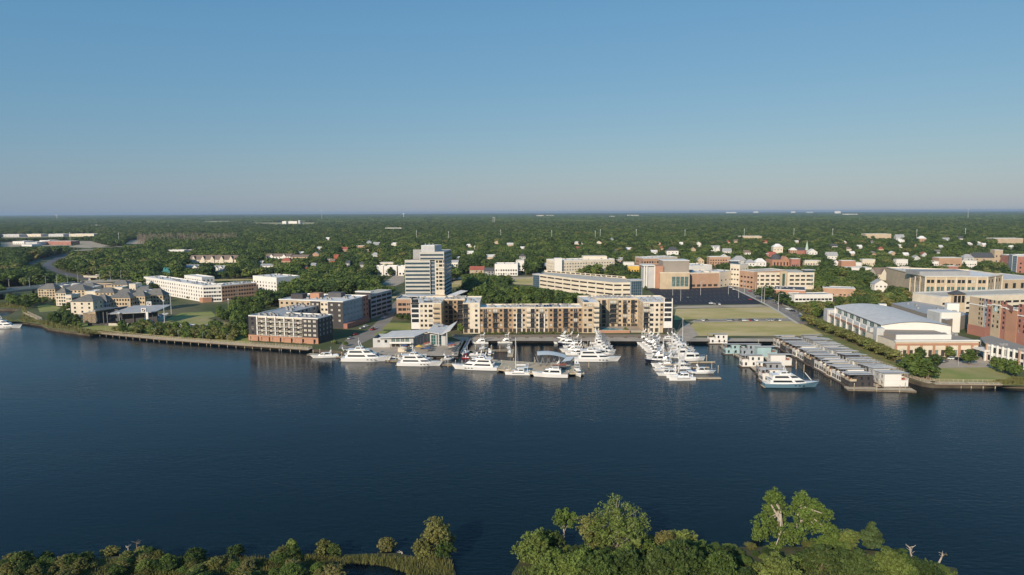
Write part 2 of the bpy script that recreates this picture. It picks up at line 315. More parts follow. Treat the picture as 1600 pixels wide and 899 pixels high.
# ---------------------------------------------------------------- building helpers
WCACHE = {}; WR = random.Random(17)
GLZ = {'win': ('white', 'glass', 2, 1), 'pale': ('cream_light', 'glass_warm', 2, 2), 'palewin': ('white', 'glass_warm', 2, 1), 'dark': ('charcoal', 'glass', 2, 1), 'wide': ('charcoal', 'glass', 4, 1), 'bay': ('charcoal', 'glass', 2, 2), 'green': ('light_grey', 'glass_green', 2, 3), 'store': ('dark_grey', 'glass_warm', 3, 1),
       'blue': ('light_grey', 'glass_blue', 4, 4), 'open': ('concrete', 'opening_shade', 1, 1), 'blind': ('dark_grey', 'blind', 2, 1), 'bigblue': ('light_grey', 'glass_blue', 3, 1), 'grid': ('light_grey', 'glass_green', 4, 3), 'tower': ('blue_grey', 'glass_blue', 5, 7), 'band': ('dark_grey', 'glass_blue', 12, 1)}
def winmesh(w, h, kind):
    k = (round(w, 2), round(h, 2), kind)
    if k not in WCACHE:
        fr, gl, nx, nz = GLZ[kind]; mb = MB(); t = min(.12, w*.06)
        mb.face([(-w/2, .2, 0), (w/2, .2, 0), (w/2, .2, h), (-w/2, .2, h)], 1)
        if kind != 'open':
            mb.box(-w/2, w/2, .10, .19, 0, t, 0); mb.box(-w/2, w/2, .10, .19, h-t, h, 0); mb.box(-w/2, -w/2+t, .10, .19, t, h-t, 0); mb.box(w/2-t, w/2, .10, .19, t, h-t, 0)
            for i in range(1, nx): x = -w/2+w*i/nx; mb.box(x-t*.4, x+t*.4, .12, .19, t, h-t, 0)
            for i in range(1, nz): z = h*i/nz; mb.box(-w/2+t, w/2-t, .13, .19, z-t*.4, z+t*.4, 0)
        WCACHE[k] = mb.mesh('window', [fr, gl])
    return WCACHE[k]
def facade(root, mb, p0, p1, z0, z1, rects, mi=0, depth=.25):
    """wall from p0 to p1 (outside on the right hand) with real openings; each opening gets a window part"""
    p0 = Vector((*p0, 0)); p1 = Vector((*p1, 0)); d = p1-p0; L = d.length; d /= L; n = Vector((d.y, -d.x, 0)); a = math.atan2(d.y, d.x)
    rects = [r for r in rects if r[0] > .02 and r[1] < L-.02]
    us = sorted({0, L, *[round(r[0], 3) for r in rects], *[round(r[1], 3) for r in rects]}); vs = sorted({z0, z1, *[round(r[2], 3) for r in rects], *[round(r[3], 3) for r in rects]})
    occ = np.zeros((len(us), len(vs)), bool); ui = {u: i for i, u in enumerate(us)}; vi = {v: i for i, v in enumerate(vs)}
    P = lambda u, v, o=0: tuple(p0+d*u-n*o+Vector((0, 0, v)))
    for r in rects:
        u0, u1, v0, v1 = (round(x, 3) for x in r[:4]); occ[ui[u0]:ui[u1], vi[v0]:vi[v1]] = True
        for q in (((u0, v0), (u0, v1)), ((u1, v1), (u1, v0)), ((u1, v0), (u0, v0)), ((u0, v1), (u1, v1))):
            (a0, b0), (a1, b1) = q; mb.face([P(a0, b0), P(a0, b0, depth), P(a1, b1, depth), P(a1, b1)], mi)
        kd = r[4]; q = WR.random()
        if kd in ('dark', 'win', 'wide', 'bay') and q < .30: kd = ('blind', 'palewin', 'win' if kd == 'win' else 'dark')[0 if q < .11 else 1 if q < .24 else 2]
        w = ob('window', winmesh(u1-u0, v1-v0, kd), root, Vector(P((u0+u1)/2, v0))-root.location, a)
    for i in range(len(us)-1):
        j = 0
        while j < len(vs)-1:
            if occ[i, j]: j += 1; continue
            k = j
            while k < len(vs)-1 and not occ[i, k]: k += 1
            mb.face([P(us[i], vs[j]), P(us[i+1], vs[j]), P(us[i+1], vs[k]), P(us[i], vs[k])], mi); j = k
def grid(L, n, rows, w, h, zb, fh, kind='win', m0=0.0, m1=0.0, sill=.9):
    """n windows per row between the margins"""
    out = []; s = (L-m0-m1)/n
    for r in range(rows):
        for i in range(n):
            u = m0+s*(i+.5); z = zb+r*fh+sill; out.append((u-w/2, u+w/2, z, z+h, kind))
    return out
def dist(a, b): return math.hypot(a[0]-b[0], a[1]-b[1])
def block(root, poly, z0, z1, wm, rm='roof_white', spec=None, par=.8, cop='light_grey', wname='wall'):
    """poly: front left, front right, back right, back left; spec maps an edge to a function of its length giving window rects"""
    mb = MB(); spec = spec or {}
    for i in range(len(poly)):
        a, b = poly[i], poly[(i+1) % len(poly)]; f = spec.get(i); facade(root, mb, a, b, z0, z1, f(dist(a, b)) if f else [])
    w = mb.build(wname, wm, root)
    mb = MB(); mb.poly([(x, y, z1-.02) for x, y in poly]); mb.build('roof', rm, root)
    if par:
        mb = MB(); c = Vector((sum(p[0] for p in poly)/len(poly), sum(p[1] for p in poly)/len(poly), 0))
        for i in range(len(poly)):
            a = Vector((*poly[i], 0)); b = Vector((*poly[(i+1) % len(poly)], 0)); d = (b-a).normalized(); n = Vector((-d.y, d.x, 0))*.2
            mb.bar(a+n+d*.0+Vector((0, 0, z1+par/2)), b+n-d*.41+Vector((0, 0, z1+par/2)), .4, par)
        mb.build('parapet', cop, root)
    EXCL.append([(p[0]+(p[0]-c[0])*.0, p[1]) for p in poly] if par else list(poly)); return w
UNIT = None
def units(root, poly, z, n, seed, m='light_grey', s=(1.6, 1.2, 1.0)):
    global UNIT
    if UNIT is None:
        mb = MB(); mb.box(-.8, .8, -.6, .6, 0, 1.0); mb.box(-.6, .6, -.45, .45, 1.0, 1.18); mb.tube((0, 0, 1.18), (0, 0, 1.3), .35, .35, 8, 1); UNIT = mb.mesh('roof_unit', ['grey', 'dark_grey'])
    r = random.Random(seed); a, b, c, d = (Vector((*p, 0)) for p in poly[:4])
    for i in range(n):
        u = r.uniform(.08, .92); v = r.uniform(.2, .85); p = a.lerp(b, u).lerp(d.lerp(c, u), v); ob('roof_unit', UNIT, root, p+Vector((0, 0, z))-root.location, math.atan2(b.y-a.y, b.x-a.x))
def rect(p, q, depth):
    """footprint from the front edge p-q, going back"""
    d = Vector((q[0]-p[0], q[1]-p[1])).normalized(); n = Vector((-d.y, d.x))*depth; return [p, q, (q[0]+n.x, q[1]+n.y), (p[0]+n.x, p[1]+n.y)]
def lerp2(p, q, t): return (p[0]+(q[0]-p[0])*t, p[1]+(q[1]-p[1])*t)
BAL = {}
def balcony(root, p0, p1, u, z, w, d=1.3, m='charcoal'):
    """slab and railing standing out from a facade"""
    k = (round(w, 1), d, m)
    if k not in BAL:
        mb = MB(); mb.box(-w/2, w/2, -d, 0, 0, .15, 1)
        for zz in (.55, 1.05): mb.box(-w/2, w/2, -d, -d+.05, zz, zz+.06); mb.box(-w/2, -w/2+.05, -d+.05, 0, zz, zz+.06); mb.box(w/2-.05, w/2, -d+.05, 0, zz, zz+.06)
        n = max(3, int(w/.35))
        for i in range(n+1): x = -w/2+.025+(w-.05)*i/n; mb.box(x-.02, x+.02, -d+.005, -d+.045, .15, 1.05)
        BAL[k] = mb.mesh('balcony', [m, 'dark_grey' if m == 'charcoal' else m])
    v = Vector((p1[0]-p0[0], p1[1]-p0[1])).normalized(); ob('balcony', BAL[k], root, Vector((p0[0]+v.x*u, p0[1]+v.y*u, z))-root.location, math.atan2(v.y, v.x))
def boxpart(root, name, m, x0, x1, y0, y1, z0, z1):
    mb = MB(); mb.box(x0, x1, y0, y1, z0, z1); return mb.build(name, m, root)
# ---------------------------------------------------------------- waterfront apartment block (six storeys, two courts)
def pier_apartments():
    D0 = G(836, 521)[1]; X = lambda px, D=D0: XD(px, D); Z0 = GZ
    root = thing('apartment_building', 'long cream and tan apartment block with two recessed courts behind the marina quay', 'building', (X(846), D0+15, Z0))
    HW_, HM, HB = 18.6, 15.6, 18.9; FH = 3.05
    def seg(px0, px1, D, z0, z1, m, cols, floors, ground=None, fh=FH, zb=None):
        """one coloured stretch of front wall; cols: (px centre, kind)"""
        p0 = (X(px0), D); p1 = (X(px1), D); mb = MB(); rects = []; zb = zb if zb is not None else z0+3.6
        for c, kind in cols:
            u = X(c)-p0[0]
            for f in range(floors):
                z = zb+f*fh
                if kind == 'w': rects.append((u-.75, u+.75, z+.8, z+2.3, 'dark'))
                elif kind == 'W': rects.append((u-1.2, u+1.2, z+.7, z+2.4, 'wide'))
                elif kind == 'b': rects.append((u-1.25, u+1.25, z+.1, z+2.6, 'bay'))
                elif kind == 'B': rects.append((u-1.5, u+1.5, z+.1, z+2.6, 'bay'))
                elif kind == 'D': rects.append((u-2.2, u+2.2, z+.35, z+2.55, 'wide'))
                if kind in 'bB' and f > -1: balcony(root, p0, p1, u, z+.05, 2.7 if kind == 'b' else 3.6, 1.0 if kind == 'b' else 1.5)
            if ground: rects.append((u-1.1, u+1.1, z0+.4, z0+3.0, 'store'))
        facade(root, mb, p0, p1, z0, z1, rects); mb.build('front_wall', m, root)
    def mass(px0, px1, D, depth, h, m, rm='roof_white', side=None, z0=Z0):
        # side and back walls, roof and parapet; the front is laid before it
        p = [(X(px0), D), (X(px1), D), (X(px1), D+depth), (X(px0), D+depth)]; mb = MB()
        for i in (1, 2, 3):
            a, b = p[i], p[(i+1) % 4]; L = dist(a, b)
            facade(root, mb, a, b, z0, Z0+h, grid(L-2, max(2, int(L/4)), 5, 1.5, 1.5, Z0+3.6, FH, 'dark', 2) if side else [])
        mb.build('wall', m, root); mb = MB(); mb.poly([(x, y, Z0+h-.02) for x, y in p]); mb.build('roof', rm, root); mb = MB()
        for i in range(4):
            a = Vector((*p[i], Z0+h+.35)); b = Vector((*p[(i+1) % 4], Z0+h+.35)); d = (b-a).normalized(); n = Vector((-d.y, d.x, 0))*.18
            mb.bar(a+n, b+n-d*.37, .36, .7)
        mb.build('parapet', 'cream_light', root); EXCL.append(p); return p
    # left wing: white framed corner tower and cream wing
    seg(643, 656, D0, Z0+3.2, Z0+HW_, 'white', [(649.5, 'D')], 5); seg(656, 678.5, D0, Z0, Z0+HW_, 'cream_light', [(659.5, 'w'), (666, 'w'), (673.5, 'W')], 5, True); seg(678.5, 690, D0, Z0, Z0+HW_, 'cream', [(682, 'B')], 5, True)
    p = mass(643, 690, D0, 34, HW_, 'cream', side=True); units(root, p, Z0+HW_, 14, 1)
    boxpart(root, 'undercroft_wall', 'charcoal', X(644), X(655.5), D0+1.5, D0+3, Z0, Z0+3.2); boxpart(root, 'soffit', 'white', X(643), X(656), D0+.02, D0+6, Z0+3.0, Z0+3.2)
    # left court
    seg(690, 724, D0+17, Z0, Z0+HB, 'tan_brick', [(694, 'w'), (701, 'b'), (708, 'w'), (716, 'B'), (721, 'w')], 5, True); p = mass(690, 724, D0+17, 17, HB, 'tan_brick'); units(root, p, Z0+HB, 16, 2)
    # second wing
    seg(724, 734, D0, Z0, Z0+HW_, 'cream', [(728, 'B')], 5, True); seg(734, 750, D0, Z0, Z0+HW_, 'cream_light', [(737, 'W'), (744.5, 'w')], 5, True); p = mass(724, 750, D0, 34, HW_, 'cream', side=True); units(root, p, Z0+HW_, 8, 3)
    # low middle
    seg(750, 801.5, D0+.6, Z0, Z0+HM, 'tan_brick', [(752.5, 'w'), (758.5, 'b'), (765.5, 'w'), (774, 'B'), (783, 'w'), (790.5, 'b'), (797.5, 'w')], 4, True)
    seg(801.5, 823, D0+.3, Z0, Z0+HM, 'cream', [(804.5, 'w'), (811.5, 'b'), (818.5, 'w')], 4, True); seg(823, 836.5, D0, Z0, Z0+HM+.8, 'cream_light', [(826, 'b'), (832.5, 'b')], 4, True)
    seg(836.5, 857, D0+.3, Z0, Z0+HM, 'cream', [(839.5, 'w'), (846.5, 'b'), (853.5, 'w')], 4, True)
    seg(857, 910, D0+.6, Z0, Z0+HM, 'tan_brick', [(861, 'w'), (868, 'b'), (875, 'w'), (884, 'B'), (893, 'w'), (899.5, 'b'), (906.5, 'w')], 4, True)
    p = mass(750, 910, D0+.6, 16.4, HM, 'tan_brick'); units(root, p, Z0+HM, 46, 4)
    for px in (811.5, 846.5): boxpart(root, 'bay_frame', 'white', X(px)-2.0, X(px)-1.5, D0-.35, D0+.28, Z0, Z0+HM-3.2); boxpart(root, 'bay_frame', 'white', X(px)+1.5, X(px)+2.0, D0-.35, D0+.28, Z0, Z0+HM-3.2)
    # solar panels on the middle roof
    for k in range(30):
        x = X(812)+k*1.7
        if x < X(876): mb = MB(); mb.face([(x, D0+7, Z0+HM+.3), (x+1.5, D0+7, Z0+HM+.3), (x+1.5, D0+9.6, Z0+HM+1.1), (x, D0+9.6, Z0+HM+1.1)]); mb.build('solar_panel', 'solar', root)
    # third wing, pool court, fourth wing, right corner tower
    seg(910, 928, D0, Z0, Z0+HW_, 'cream', [(914.5, 'w'), (922, 'W')], 5, True); seg(928, 936, D0, Z0, Z0+HW_, 'cream_light', [(931.5, 'B')], 5, True); p = mass(910, 936, D0, 34, HW_, 'cream', side=True); units(root, p, Z0+HW_, 5, 5)
    boxpart(root, 'solar_panel', 'solar', X(914), X(921), D0+6, D0+14, Z0+HW_+.2, Z0+HW_+.5); boxpart(root, 'solar_panel', 'solar', X(660), X(676), D0+8, D0+13, Z0+HW_+.2, Z0+HW_+.5)
    seg(936, 956, D0+17, Z0, Z0+HB, 'cream', [(941, 'w'), (949, 'b')], 5, True); seg(956, 971, D0+15.8, Z0, Z0+HB, 'tan', [(963.5, 'D')], 5, True); seg(971, 1004, D0+17, Z0, Z0+HB, 'cream', [(975, 'w'), (983, 'b'), (989.5, 'w'), (996, 'b'), (1001, 'w')], 5, True)
    for k in range(5): balcony(root, (X(956), D0+15.8), (X(971), D0+15.8), X(963.5)-X(956), Z0+3.7+k*FH, 4.4, 1.4)
    p = mass(936, 1004, D0+17, 17, HB, 'cream'); units(root, p, Z0+HB, 30, 6)
    seg(1004, 1013, D0, Z0, Z0+HW_, 'cream', [(1009, 'B')], 5, True); seg(1013, 1031, D0, Z0, Z0+HW_, 'cream_light', [(1017.5, 'W'), (1026, 'w')], 5, True); seg(1031, 1036, D0+.4, Z0, Z0+HW_, 'cream', [(1033.5, 'w')], 5, True)
    seg(1036, 1050, D0-.2, Z0+3.2, Z0+HW_, 'white', [(1043, 'D')], 5); p = mass(1004, 1050, D0, 34, HW_, 'cream', side=True); units(root, p, Z0+HW_, 12, 7)
    boxpart(root, 'undercroft_wall', 'charcoal', X(1036.5), X(1049), D0+1.5, D0+3, Z0, Z0+3.2); boxpart(root, 'soffit', 'white', X(1036), X(1050), D0-.15, D0+6, Z0+3.0, Z0+3.2)
    # pool terrace between the right wings
    t = MB(); t.box(X(937), X(1003), D0+1, D0+16.5, Z0, Z0+1.4); struct(t.build('pool_terrace', 'paving'))
    mb = MB(); mb.poly([(X(939), D0+4, Z0+1.41), (X(962), D0+2.2, Z0+1.41), (X(982), D0+2.6, Z0+1.41), (X(980), D0+6, Z0+1.41), (X(955), D0+9.5, Z0+1.41), (X(941), D0+10.5, Z0+1.41)])
    struct(mb.build('swimming_pool', 'pool_blue'))
    w = thing('terrace_wall', 'low tan brick terrace wall in front of the swimming pool', 'wall', (X(962), D0, Z0)); boxpart(w, 'coping', 'concrete', X(936.5), X(984), D0-.5, D0+.1, Z0+1.7, Z0+1.85); boxpart(w, 'wall_face', 'orange_brick', X(936.5), X(984), D0-.4, D0, Z0, Z0+1.7)
    visr(640, 468, 1052, 523, D0+40)
    # planting strip along the promenade
    return root
pier_apartments()
# ---------------------------------------------------------------- office tower with its podium
def office_tower():
    D = G(660, 476)[1]; Z0 = GZ; X = lambda px: XD(px, D, 20)
    root = thing('office_tower', 'tall cream banded office tower with blue glass edge and stepped top', 'tower', (X(668), D+15, Z0))
    ztop = lambda px, y, dd=0: CZ+ray(px, y).z*(D+dd)/ray(px, y).y
    zl = ztop(650, 408); zr = ztop(680, 393.5); zp = ztop(670, 384.5, 4); FH = (zl-ztop(650, 452))/7.3
    def bands(p0, p1, z1, n, m='tower_stone', kind='band', hh=.42):
        mb = MB(); L = dist(p0, p1); rects = []
        for k in range(n):
            z = z1-FH*(k+1)+FH*.28-.6
            if z > Z0+1: rects.append((.35, L-.35, z, z+FH*.5, kind))
        facade(root, mb, p0, p1, Z0, z1, rects, depth=.4); mb.build('wall', m, root)
    # left slab
    a, b = (X(633), D), (X(672.5), D)
    zl0 = zl; bands(a, b, zl, 12); bands((X(633)+2, D+24), a, zl, 12); mb = MB(); mb.poly([(*a, zl-.3), (*b, zl-.3), (b[0], D+24, zl-.3), (a[0]+2, D+24, zl-.3)]); mb.build('roof', 'roof_brown', root)
    boxpart(root, 'parapet', 'tower_stone', a[0], b[0], D, D+.4, zl, zl+.9)
    # recessed blue glass joint, white gridded bay, shaded right side
    mb = MB(); g0, g1 = (X(672.5), D+1.5), (X(680), D+1.5)
    facade(root, mb, g0, g1, Z0, zl+4, [(.3, dist(g0, g1)-.3, Z0+4+k*FH, Z0+4+k*FH+FH*.8, 'bigblue') for k in range(11)]); mb.build('glass_joint', 'blue_grey', root)
    mb = MB(); g0, g1 = (X(680), D), (X(694.5), D); L = dist(g0, g1); rects = []
    zg = zr-FH*2.1
    for k in range(8):
        z = zg-FH*(k+1)+.7
        rects += [(L*.12, L*.34, z, z+FH*.6, 'dark'), (L*.43, L*.80, z, z+FH*.6, 'dark'), (L*.88, L*.99, z, z+FH*.6, 'dark')]
    facade(root, mb, g0, g1, Z0, zg, rects, depth=.4); mb.build('grid_wall', 'cream_light', root)
    # upper two floors over everything on the right
    c, d = (X(656.5), D-.6), (X(694.5), D-.6); mb = MB(); L = dist(c, d)
    facade(root, mb, c, d, zg, zr, [(.5, L-.5, zg+FH*.12, zg+FH*.55, 'band'), (.5, L-.5, zg+FH*1.02, zg+FH*1.5, 'band')], depth=.4); mb.build('crown_wall', 'tower_stone', root)
    e = (XD(705.5, D+34, 30), D+34); bands(d, e, zr, 12, 'blue_grey', 'bigblue'); mb = MB()  # right face: its shade is put into the blue-grey wall colour
    mb.poly([(*c, zr-.3), (*d, zr-.3), (*e, zr-.3), (c[0]+1, D+34, zr-.3)]); mb.face([(c[0], c[1], zg), (c[0]+3, D+34, zg), (c[0]+3, D+34, zr), (c[0], c[1], zr)][::-1]); mb.face([(e[0], e[1], Z0), (a[0]+2, D+34, Z0), (a[0]+2, D+34, zr), (*e, zr)]); mb.face([(c[0], c[1], zg), (d[0], d[1], zg), (d[0], D+1, zg), (c[0], D+1, zg)][::-1]); mb.build('roof', 'roof_grey', root)
    pen = [(X(658), D+4), (X(679), D+4), (X(684)+2, D+16), (X(661)+2, D+16)]; mb = MB(); mb.prism(pen, zr-.3, zp); mb.build('penthouse', 'light_grey', root)
    mb = MB(); mb.prism([(p[0]*1.0, p[1]) for p in pen], zp+.01, zp+.5); mb.build('penthouse_cap', 'roof_white', root)
    for px in (664, 670, 676): mb = MB(); mb.tube((X(px), D+8, zp+.5), (X(px), D+8, zp+1.8), .5, .5, 8); mb.build('vent', 'grey', root)
    # curved cream base under the gridded bay
    mb = MB(); n = 12; cx = (X(676)+X(697))/2; r = (X(697)-X(676))/2
    arc = [(cx-r*math.cos(math.pi*k/n), D-r*.45*math.sin(math.pi*k/n)) for k in range(n+1)]; zb = ztop(686, 461); mb.prism(arc+[(cx+r, D+1), (cx-r, D+1)], Z0, zb); mb.build('curved_base', 'cream', root)
    EXCL.append([a, b, d, e, (a[0], D+34)]); visr(631, 380, 707, 463, D+36)
    # podium wings
    pod = thing('podium_building', 'pink brick three storey podium building below the office tower, with sail roofs', 'building', (X(640), D-22, Z0))
    dp = G(632, 497)[1]; Xp = lambda px: XD(px, dp); zt = GZ+hgt(632, 497, 468)
    fp = rect((Xp(620), dp), (Xp(643), dp), 22)
    block(pod, fp, GZ, zt, 'pink_brick', 'roof_grey', {0: lambda L: grid(L, 3, 3, 2.6, 2.0, GZ+.6, 3.6, 'dark', 1.0, .6)})
    mb = MB(); y0 = dp+2; x0, x1 = Xp(641), Xp(657); h1 = zt+1.5
    mb.prism([(x0+.1, y0), (x1, y0+2), (x1, y0+14), (x0+.1, y0+14)], GZ, h1-1.5); mb.build('atrium_wall', 'light_grey', pod)
    mb = MB(); mb.prism([(x0-3, y0+3), (x0+7, y0-.5), (x1+12, y0+10), (x0-4, y0+14)], h1, h1+.4); s = mb.build('sail_roof', 'metal_roof', pod)
    xb = [(Xp(686), y0+8), (Xp(700), y0+4), (Xp(722)+3, y0+18), (Xp(716), y0+22)]; mb = MB(); mb.face([(xb[0][0], xb[0][1], h1-2), (xb[1][0], xb[1][1], h1-2), (xb[2][0], xb[2][1], h1+2.2), (xb[3][0], xb[3][1], h1+2.2)]); mb.face([(xb[0][0], xb[0][1], h1-2.3), (xb[1][0], xb[1][1], h1-2.3), (xb[2][0], xb[2][1], h1+1.9), (xb[3][0], xb[3][1], h1+1.9)][::-1]); mb.build('sail_roof', 'metal_roof', pod)
    mb = MB(); mb.prism([(Xp(657), y0+2), (Xp(722), y0+4), (Xp(724), y0+22), (Xp(657), y0+22)], GZ, h1-2.6); mb.build('link_wing', 'blue_grey', pod); EXCL.append([(Xp(620), dp), (Xp(724), dp), (Xp(724), dp+26), (Xp(620), dp+26)])
    visr(619, 462, 644, 490, dp+20)
office_tower()
# ---------------------------------------------------------------- more buildings
def bld(name, label, cat, p0, p1, yt, depth, wm, rm='roof_white', n=6, rows=3, w=1.6, h=1.5, kind='dark', fh=3.2, par=.8, sides=True, nu=0, base=None, group=None, z0=GZ, xt=None, zb=.3, cop='light_grey', xy=False, H=None, margin=.5, visb=None):
    """box building from its front base corners (pixels) and the pixel row of its front eave"""
    a, b = (p0, p1) if xy else (G(*p0, z0), G(*p1, z0)); H = H or hgt((p0[0]+p1[0])/2, (p0[1]+p1[1])/2, yt, z0)
    fp = rect(a, b, depth); root = thing(name, label, cat, ((a[0]+b[0])/2, (a[1]+b[1])/2+.0, z0), 0, group); rows_ = max(0, min(rows, int((H-.8)/fh)))
    sp = {0: lambda L: grid(L, n, rows_, min(w, L/n*.8), h, z0+zb, fh, kind, margin, margin)} if n else {}
    if n and sides:
        for e in (1, 3): sp[e] = lambda L: grid(L, max(1, int(n*depth/max(1, dist(a, b)))), rows_, min(w, 2.0), h, z0+zb, fh, kind, margin, margin)
    block(root, fp, z0, z0+H, wm, rm, sp, par, cop)
    if base: # coloured plinth storey, proud of the wall
        mb = MB(); d = Vector((b[0]-a[0], b[1]-a[1])).normalized(); o = Vector((d.y, -d.x))*.12
        mb.bar((a[0]+o.x, a[1]+o.y, z0+base[1]-.25), (b[0]+o.x, b[1]+o.y, z0+base[1]-.25), .24, .5); mb.build('string_course', base[0], root)
    if nu: units(root, fp, z0+H, nu, hash(label) % 999)
    if not xy: visr(p0[0], min(yt, yt), p1[0], visb or (p0[1]+p1[1])/2-2, a[1]+1)
    return root, fp, H
# dark clad apartments at the boardwalk
def boardwalk_apartments():
    FL = G(390, 531.5); FR = G(498, 537.5); H = hgt(498, 537.5, 499); d = Vector((FR[0]-FL[0], FR[1]-FL[1])).normalized(); n = Vector((-d.y, d.x)); L = dist(FL, FR)
    root = thing('apartment_building', 'charcoal and white apartment block with orange brick ground floor beside the boardwalk', 'building', ((FL[0]+FR[0])/2, (FL[1]+FR[1])/2, GZ)); Z1 = GZ+H; zb = GZ+3.4; FH = (H-3.6)/4
    P = lambda u, v=0: (FL[0]+d.x*u+n.x*v, FL[1]+d.y*u+n.y*v)
    def seg(u0, u1, m, cols, z0, z1, v=0, floors=4, kinds='w'):
        mb = MB(); rects = []
        for c, k in cols:
            u = c-u0
            for f in range(floors):
                z = zb+f*FH
                if k == 'w': rects.append((u-.8, u+.8, z+.7, z+2.2, 'dark'))
                if k == 'l': rects.append((u-1.0, u+1.0, z+.7, z+2.2, 'blind'))
                if k == 'b': rects.append((u-1.0, u+1.0, z+.3, z+2.3, 'pale')); balcony(root, P(u0, v), P(u1, v), u, z, 2.4, 1.0, 'light_grey')
        facade(root, mb, P(u0, v), P(u1, v), z0, z1, rects); mb.build('front_wall', m, root)
    g = lambda f: f*L
    seg(0, g(.12), 'charcoal', [(g(.06), 'w')], zb, Z1, -.3); seg(g(.78), L, 'charcoal', [(g(.82), 'l'), (g(.88), 'l'), (g(.95), 'l')], zb, Z1, -.3)
    k = 0
    for i in range(5):
        u0 = g(.12)+i*g(.132); seg(u0, u0+g(.132), 'cream_light', [(u0+g(.03), 'b'), (u0+g(.068), 'w'), (u0+g(.105), 'b')], zb, Z1)
        mb = MB(); a = P(u0+.0, -.55); b = P(u0+.75, -.55); mb.prism([a, b, P(u0+.75, -.02), P(u0, -.02)], zb+.1, Z1+.3); mb.build('pilaster', 'white', root)
    mb = MB(); facade(root, mb, P(-.3, -.5), P(L+.1, -.5), GZ, zb-.01, grid(L, 12, 1, 2.2, 2.0, GZ, 3, 'store', .5, .5, .5)); mb.build('brick_base', 'orange_brick', root)
    for i in range(6): a = P(g(.05+.16*i), -1.4); mb = MB(); mb.prism([a, P(g(.05+.16*i)+4.5, -1.4), P(g(.05+.16*i)+4.5, -.52), a if 0 else P(g(.05+.16*i), -.52)], GZ, GZ+2.6); mb.build('brick_bay', 'orange_brick', root)
    DP = 16; RS = 30
    # right end (shaded), front bar roof
    mb = MB(); facade(root, mb, P(L), P(L, DP), GZ, Z1, grid(DP, 4, 4, 1.4, 1.5, zb, FH, 'blue', .5, .5)); facade(root, mb, P(L, DP), P(0, DP), GZ, Z1, grid(L, 14, 4, 1.6, 1.5, zb, FH, 'dark')); facade(root, mb, P(0, 62), P(0), GZ, Z1, grid(60, 14, 4, 1.6, 1.5, zb, FH, 'dark'))
    mb.build('wall', 'charcoal', root)
    a = [P(0), P(L), P(L, DP), P(0, DP)]; mb = MB(); mb.poly([(*p, Z1) for p in a]); mb.build('roof', 'roof_grey', root); units(root, a, Z1, 26, 11); EXCL.append(a)
    a = [P(0, DP), P(15, DP), P(15, 62), P(0, 62)]; mb = MB(); mb.poly([(*p, Z1) for p in a]); facade(root, mb, P(15, 62), P(15, DP), GZ, Z1, grid(40, 9, 4, 1.6, 1.5, zb, FH, 'dark')); mb.build('roof', 'roof_grey', root); units(root, a, Z1, 16, 12); EXCL.append(a)
    mb = MB()
    for q in ((P(0, 0), P(L, 0)), (P(L, 0), P(L, DP)), (P(L, DP), P(15, DP)), (P(0, 62), P(0, 0))):
        mb.bar((*q[0], Z1+.3), (*q[1], Z1+.3), .35, .6)
    mb.build('parapet', 'white', root); visr(388, 470, 524, 534, FR[1]+50)
    # taller rear block with brick corner
    C0 = G(537, 513.5); H2 = hgt(537, 513.5, 472.5); Z2 = GZ+H2; dd = d; Lf = 48
    r2 = thing('apartment_building', 'taller charcoal apartment block with brick corner behind the boardwalk block', 'building', (C0[0]-20, C0[1]+10, GZ))
    Q = lambda u, v: (C0[0]-dd.x*u+n.x*v, C0[1]-dd.y*u+n.y*v); FH2 = (H2-3.6)/4
    def seg2(u0, u1, m, ncol, kind, v=0, edge=None):
        mb = MB(); p, q = Q(u0, v), Q(u1, v); facade(r2, mb, p, q, GZ, Z2, grid(dist(p, q), ncol, 4, 1.7, 1.5, GZ+3.4, FH2, kind)); mb.build('front_wall', m, r2)
    seg2(11, 0, 'charcoal', 2, 'blind', -.2); seg2(17, 11, 'cream_light', 2, 'bay', .4); seg2(24, 17, 'charcoal', 2, 'blind', -.2); seg2(Lf, 24, 'tan', 6, 'dark', .4)
    S1 = 40; mb = MB(); facade(r2, mb, Q(0, 0), Q(0, 26), GZ, Z2, grid(26, 6, 4, 2.0, 1.7, GZ+3.4, FH2, 'blue')); mb.build('side_wall', 'blue_grey', r2)
    mb = MB(); facade(r2, mb, Q(-.3, 26), Q(-.3, 34), GZ, Z2+.8, grid(8, 2, 4, 1.6, 1.6, GZ+3.4, FH2, 'dark')); mb.face([(*Q(0, 26), GZ), (*Q(-.3, 26), GZ), (*Q(-.3, 26), Z2+.8), (*Q(0, 26), Z2+.8)]); mb.build('brick_corner', 'red_brick', r2)
    mb = MB(); facade(r2, mb, Q(Lf, 34), Q(Lf, 0), GZ, Z2, grid(34, 7, 4, 1.6, 1.5, GZ+3.4, FH2, 'dark')); mb.face([(*Q(0, 34), GZ), (*Q(Lf, 34), GZ), (*Q(Lf, 34), Z2), (*Q(0, 34), Z2)]); mb.build('wall', 'tan', r2)
    a = [Q(Lf, 0), Q(0, 0), Q(0, 34), Q(Lf, 34)]; mb = MB(); mb.poly([(*p, Z2) for p in a]); mb.build('roof', 'roof_white', r2); units(r2, a, Z2, 36, 13); EXCL.append(a); mb = MB()
    for i in range(4): mb.bar((*a[i], Z2+.3), (*a[(i+1) % 4], Z2+.3), .35, .6)
    mb.build('parapet', 'white', r2); mb = MB(); mb.prism([Q(-.2, -.5), Q(-.2, 30), Q(-3, 30), Q(-3, -.5)][::-1], GZ, GZ+3.2); mb.build('ground_floor', 'red_brick', r2)
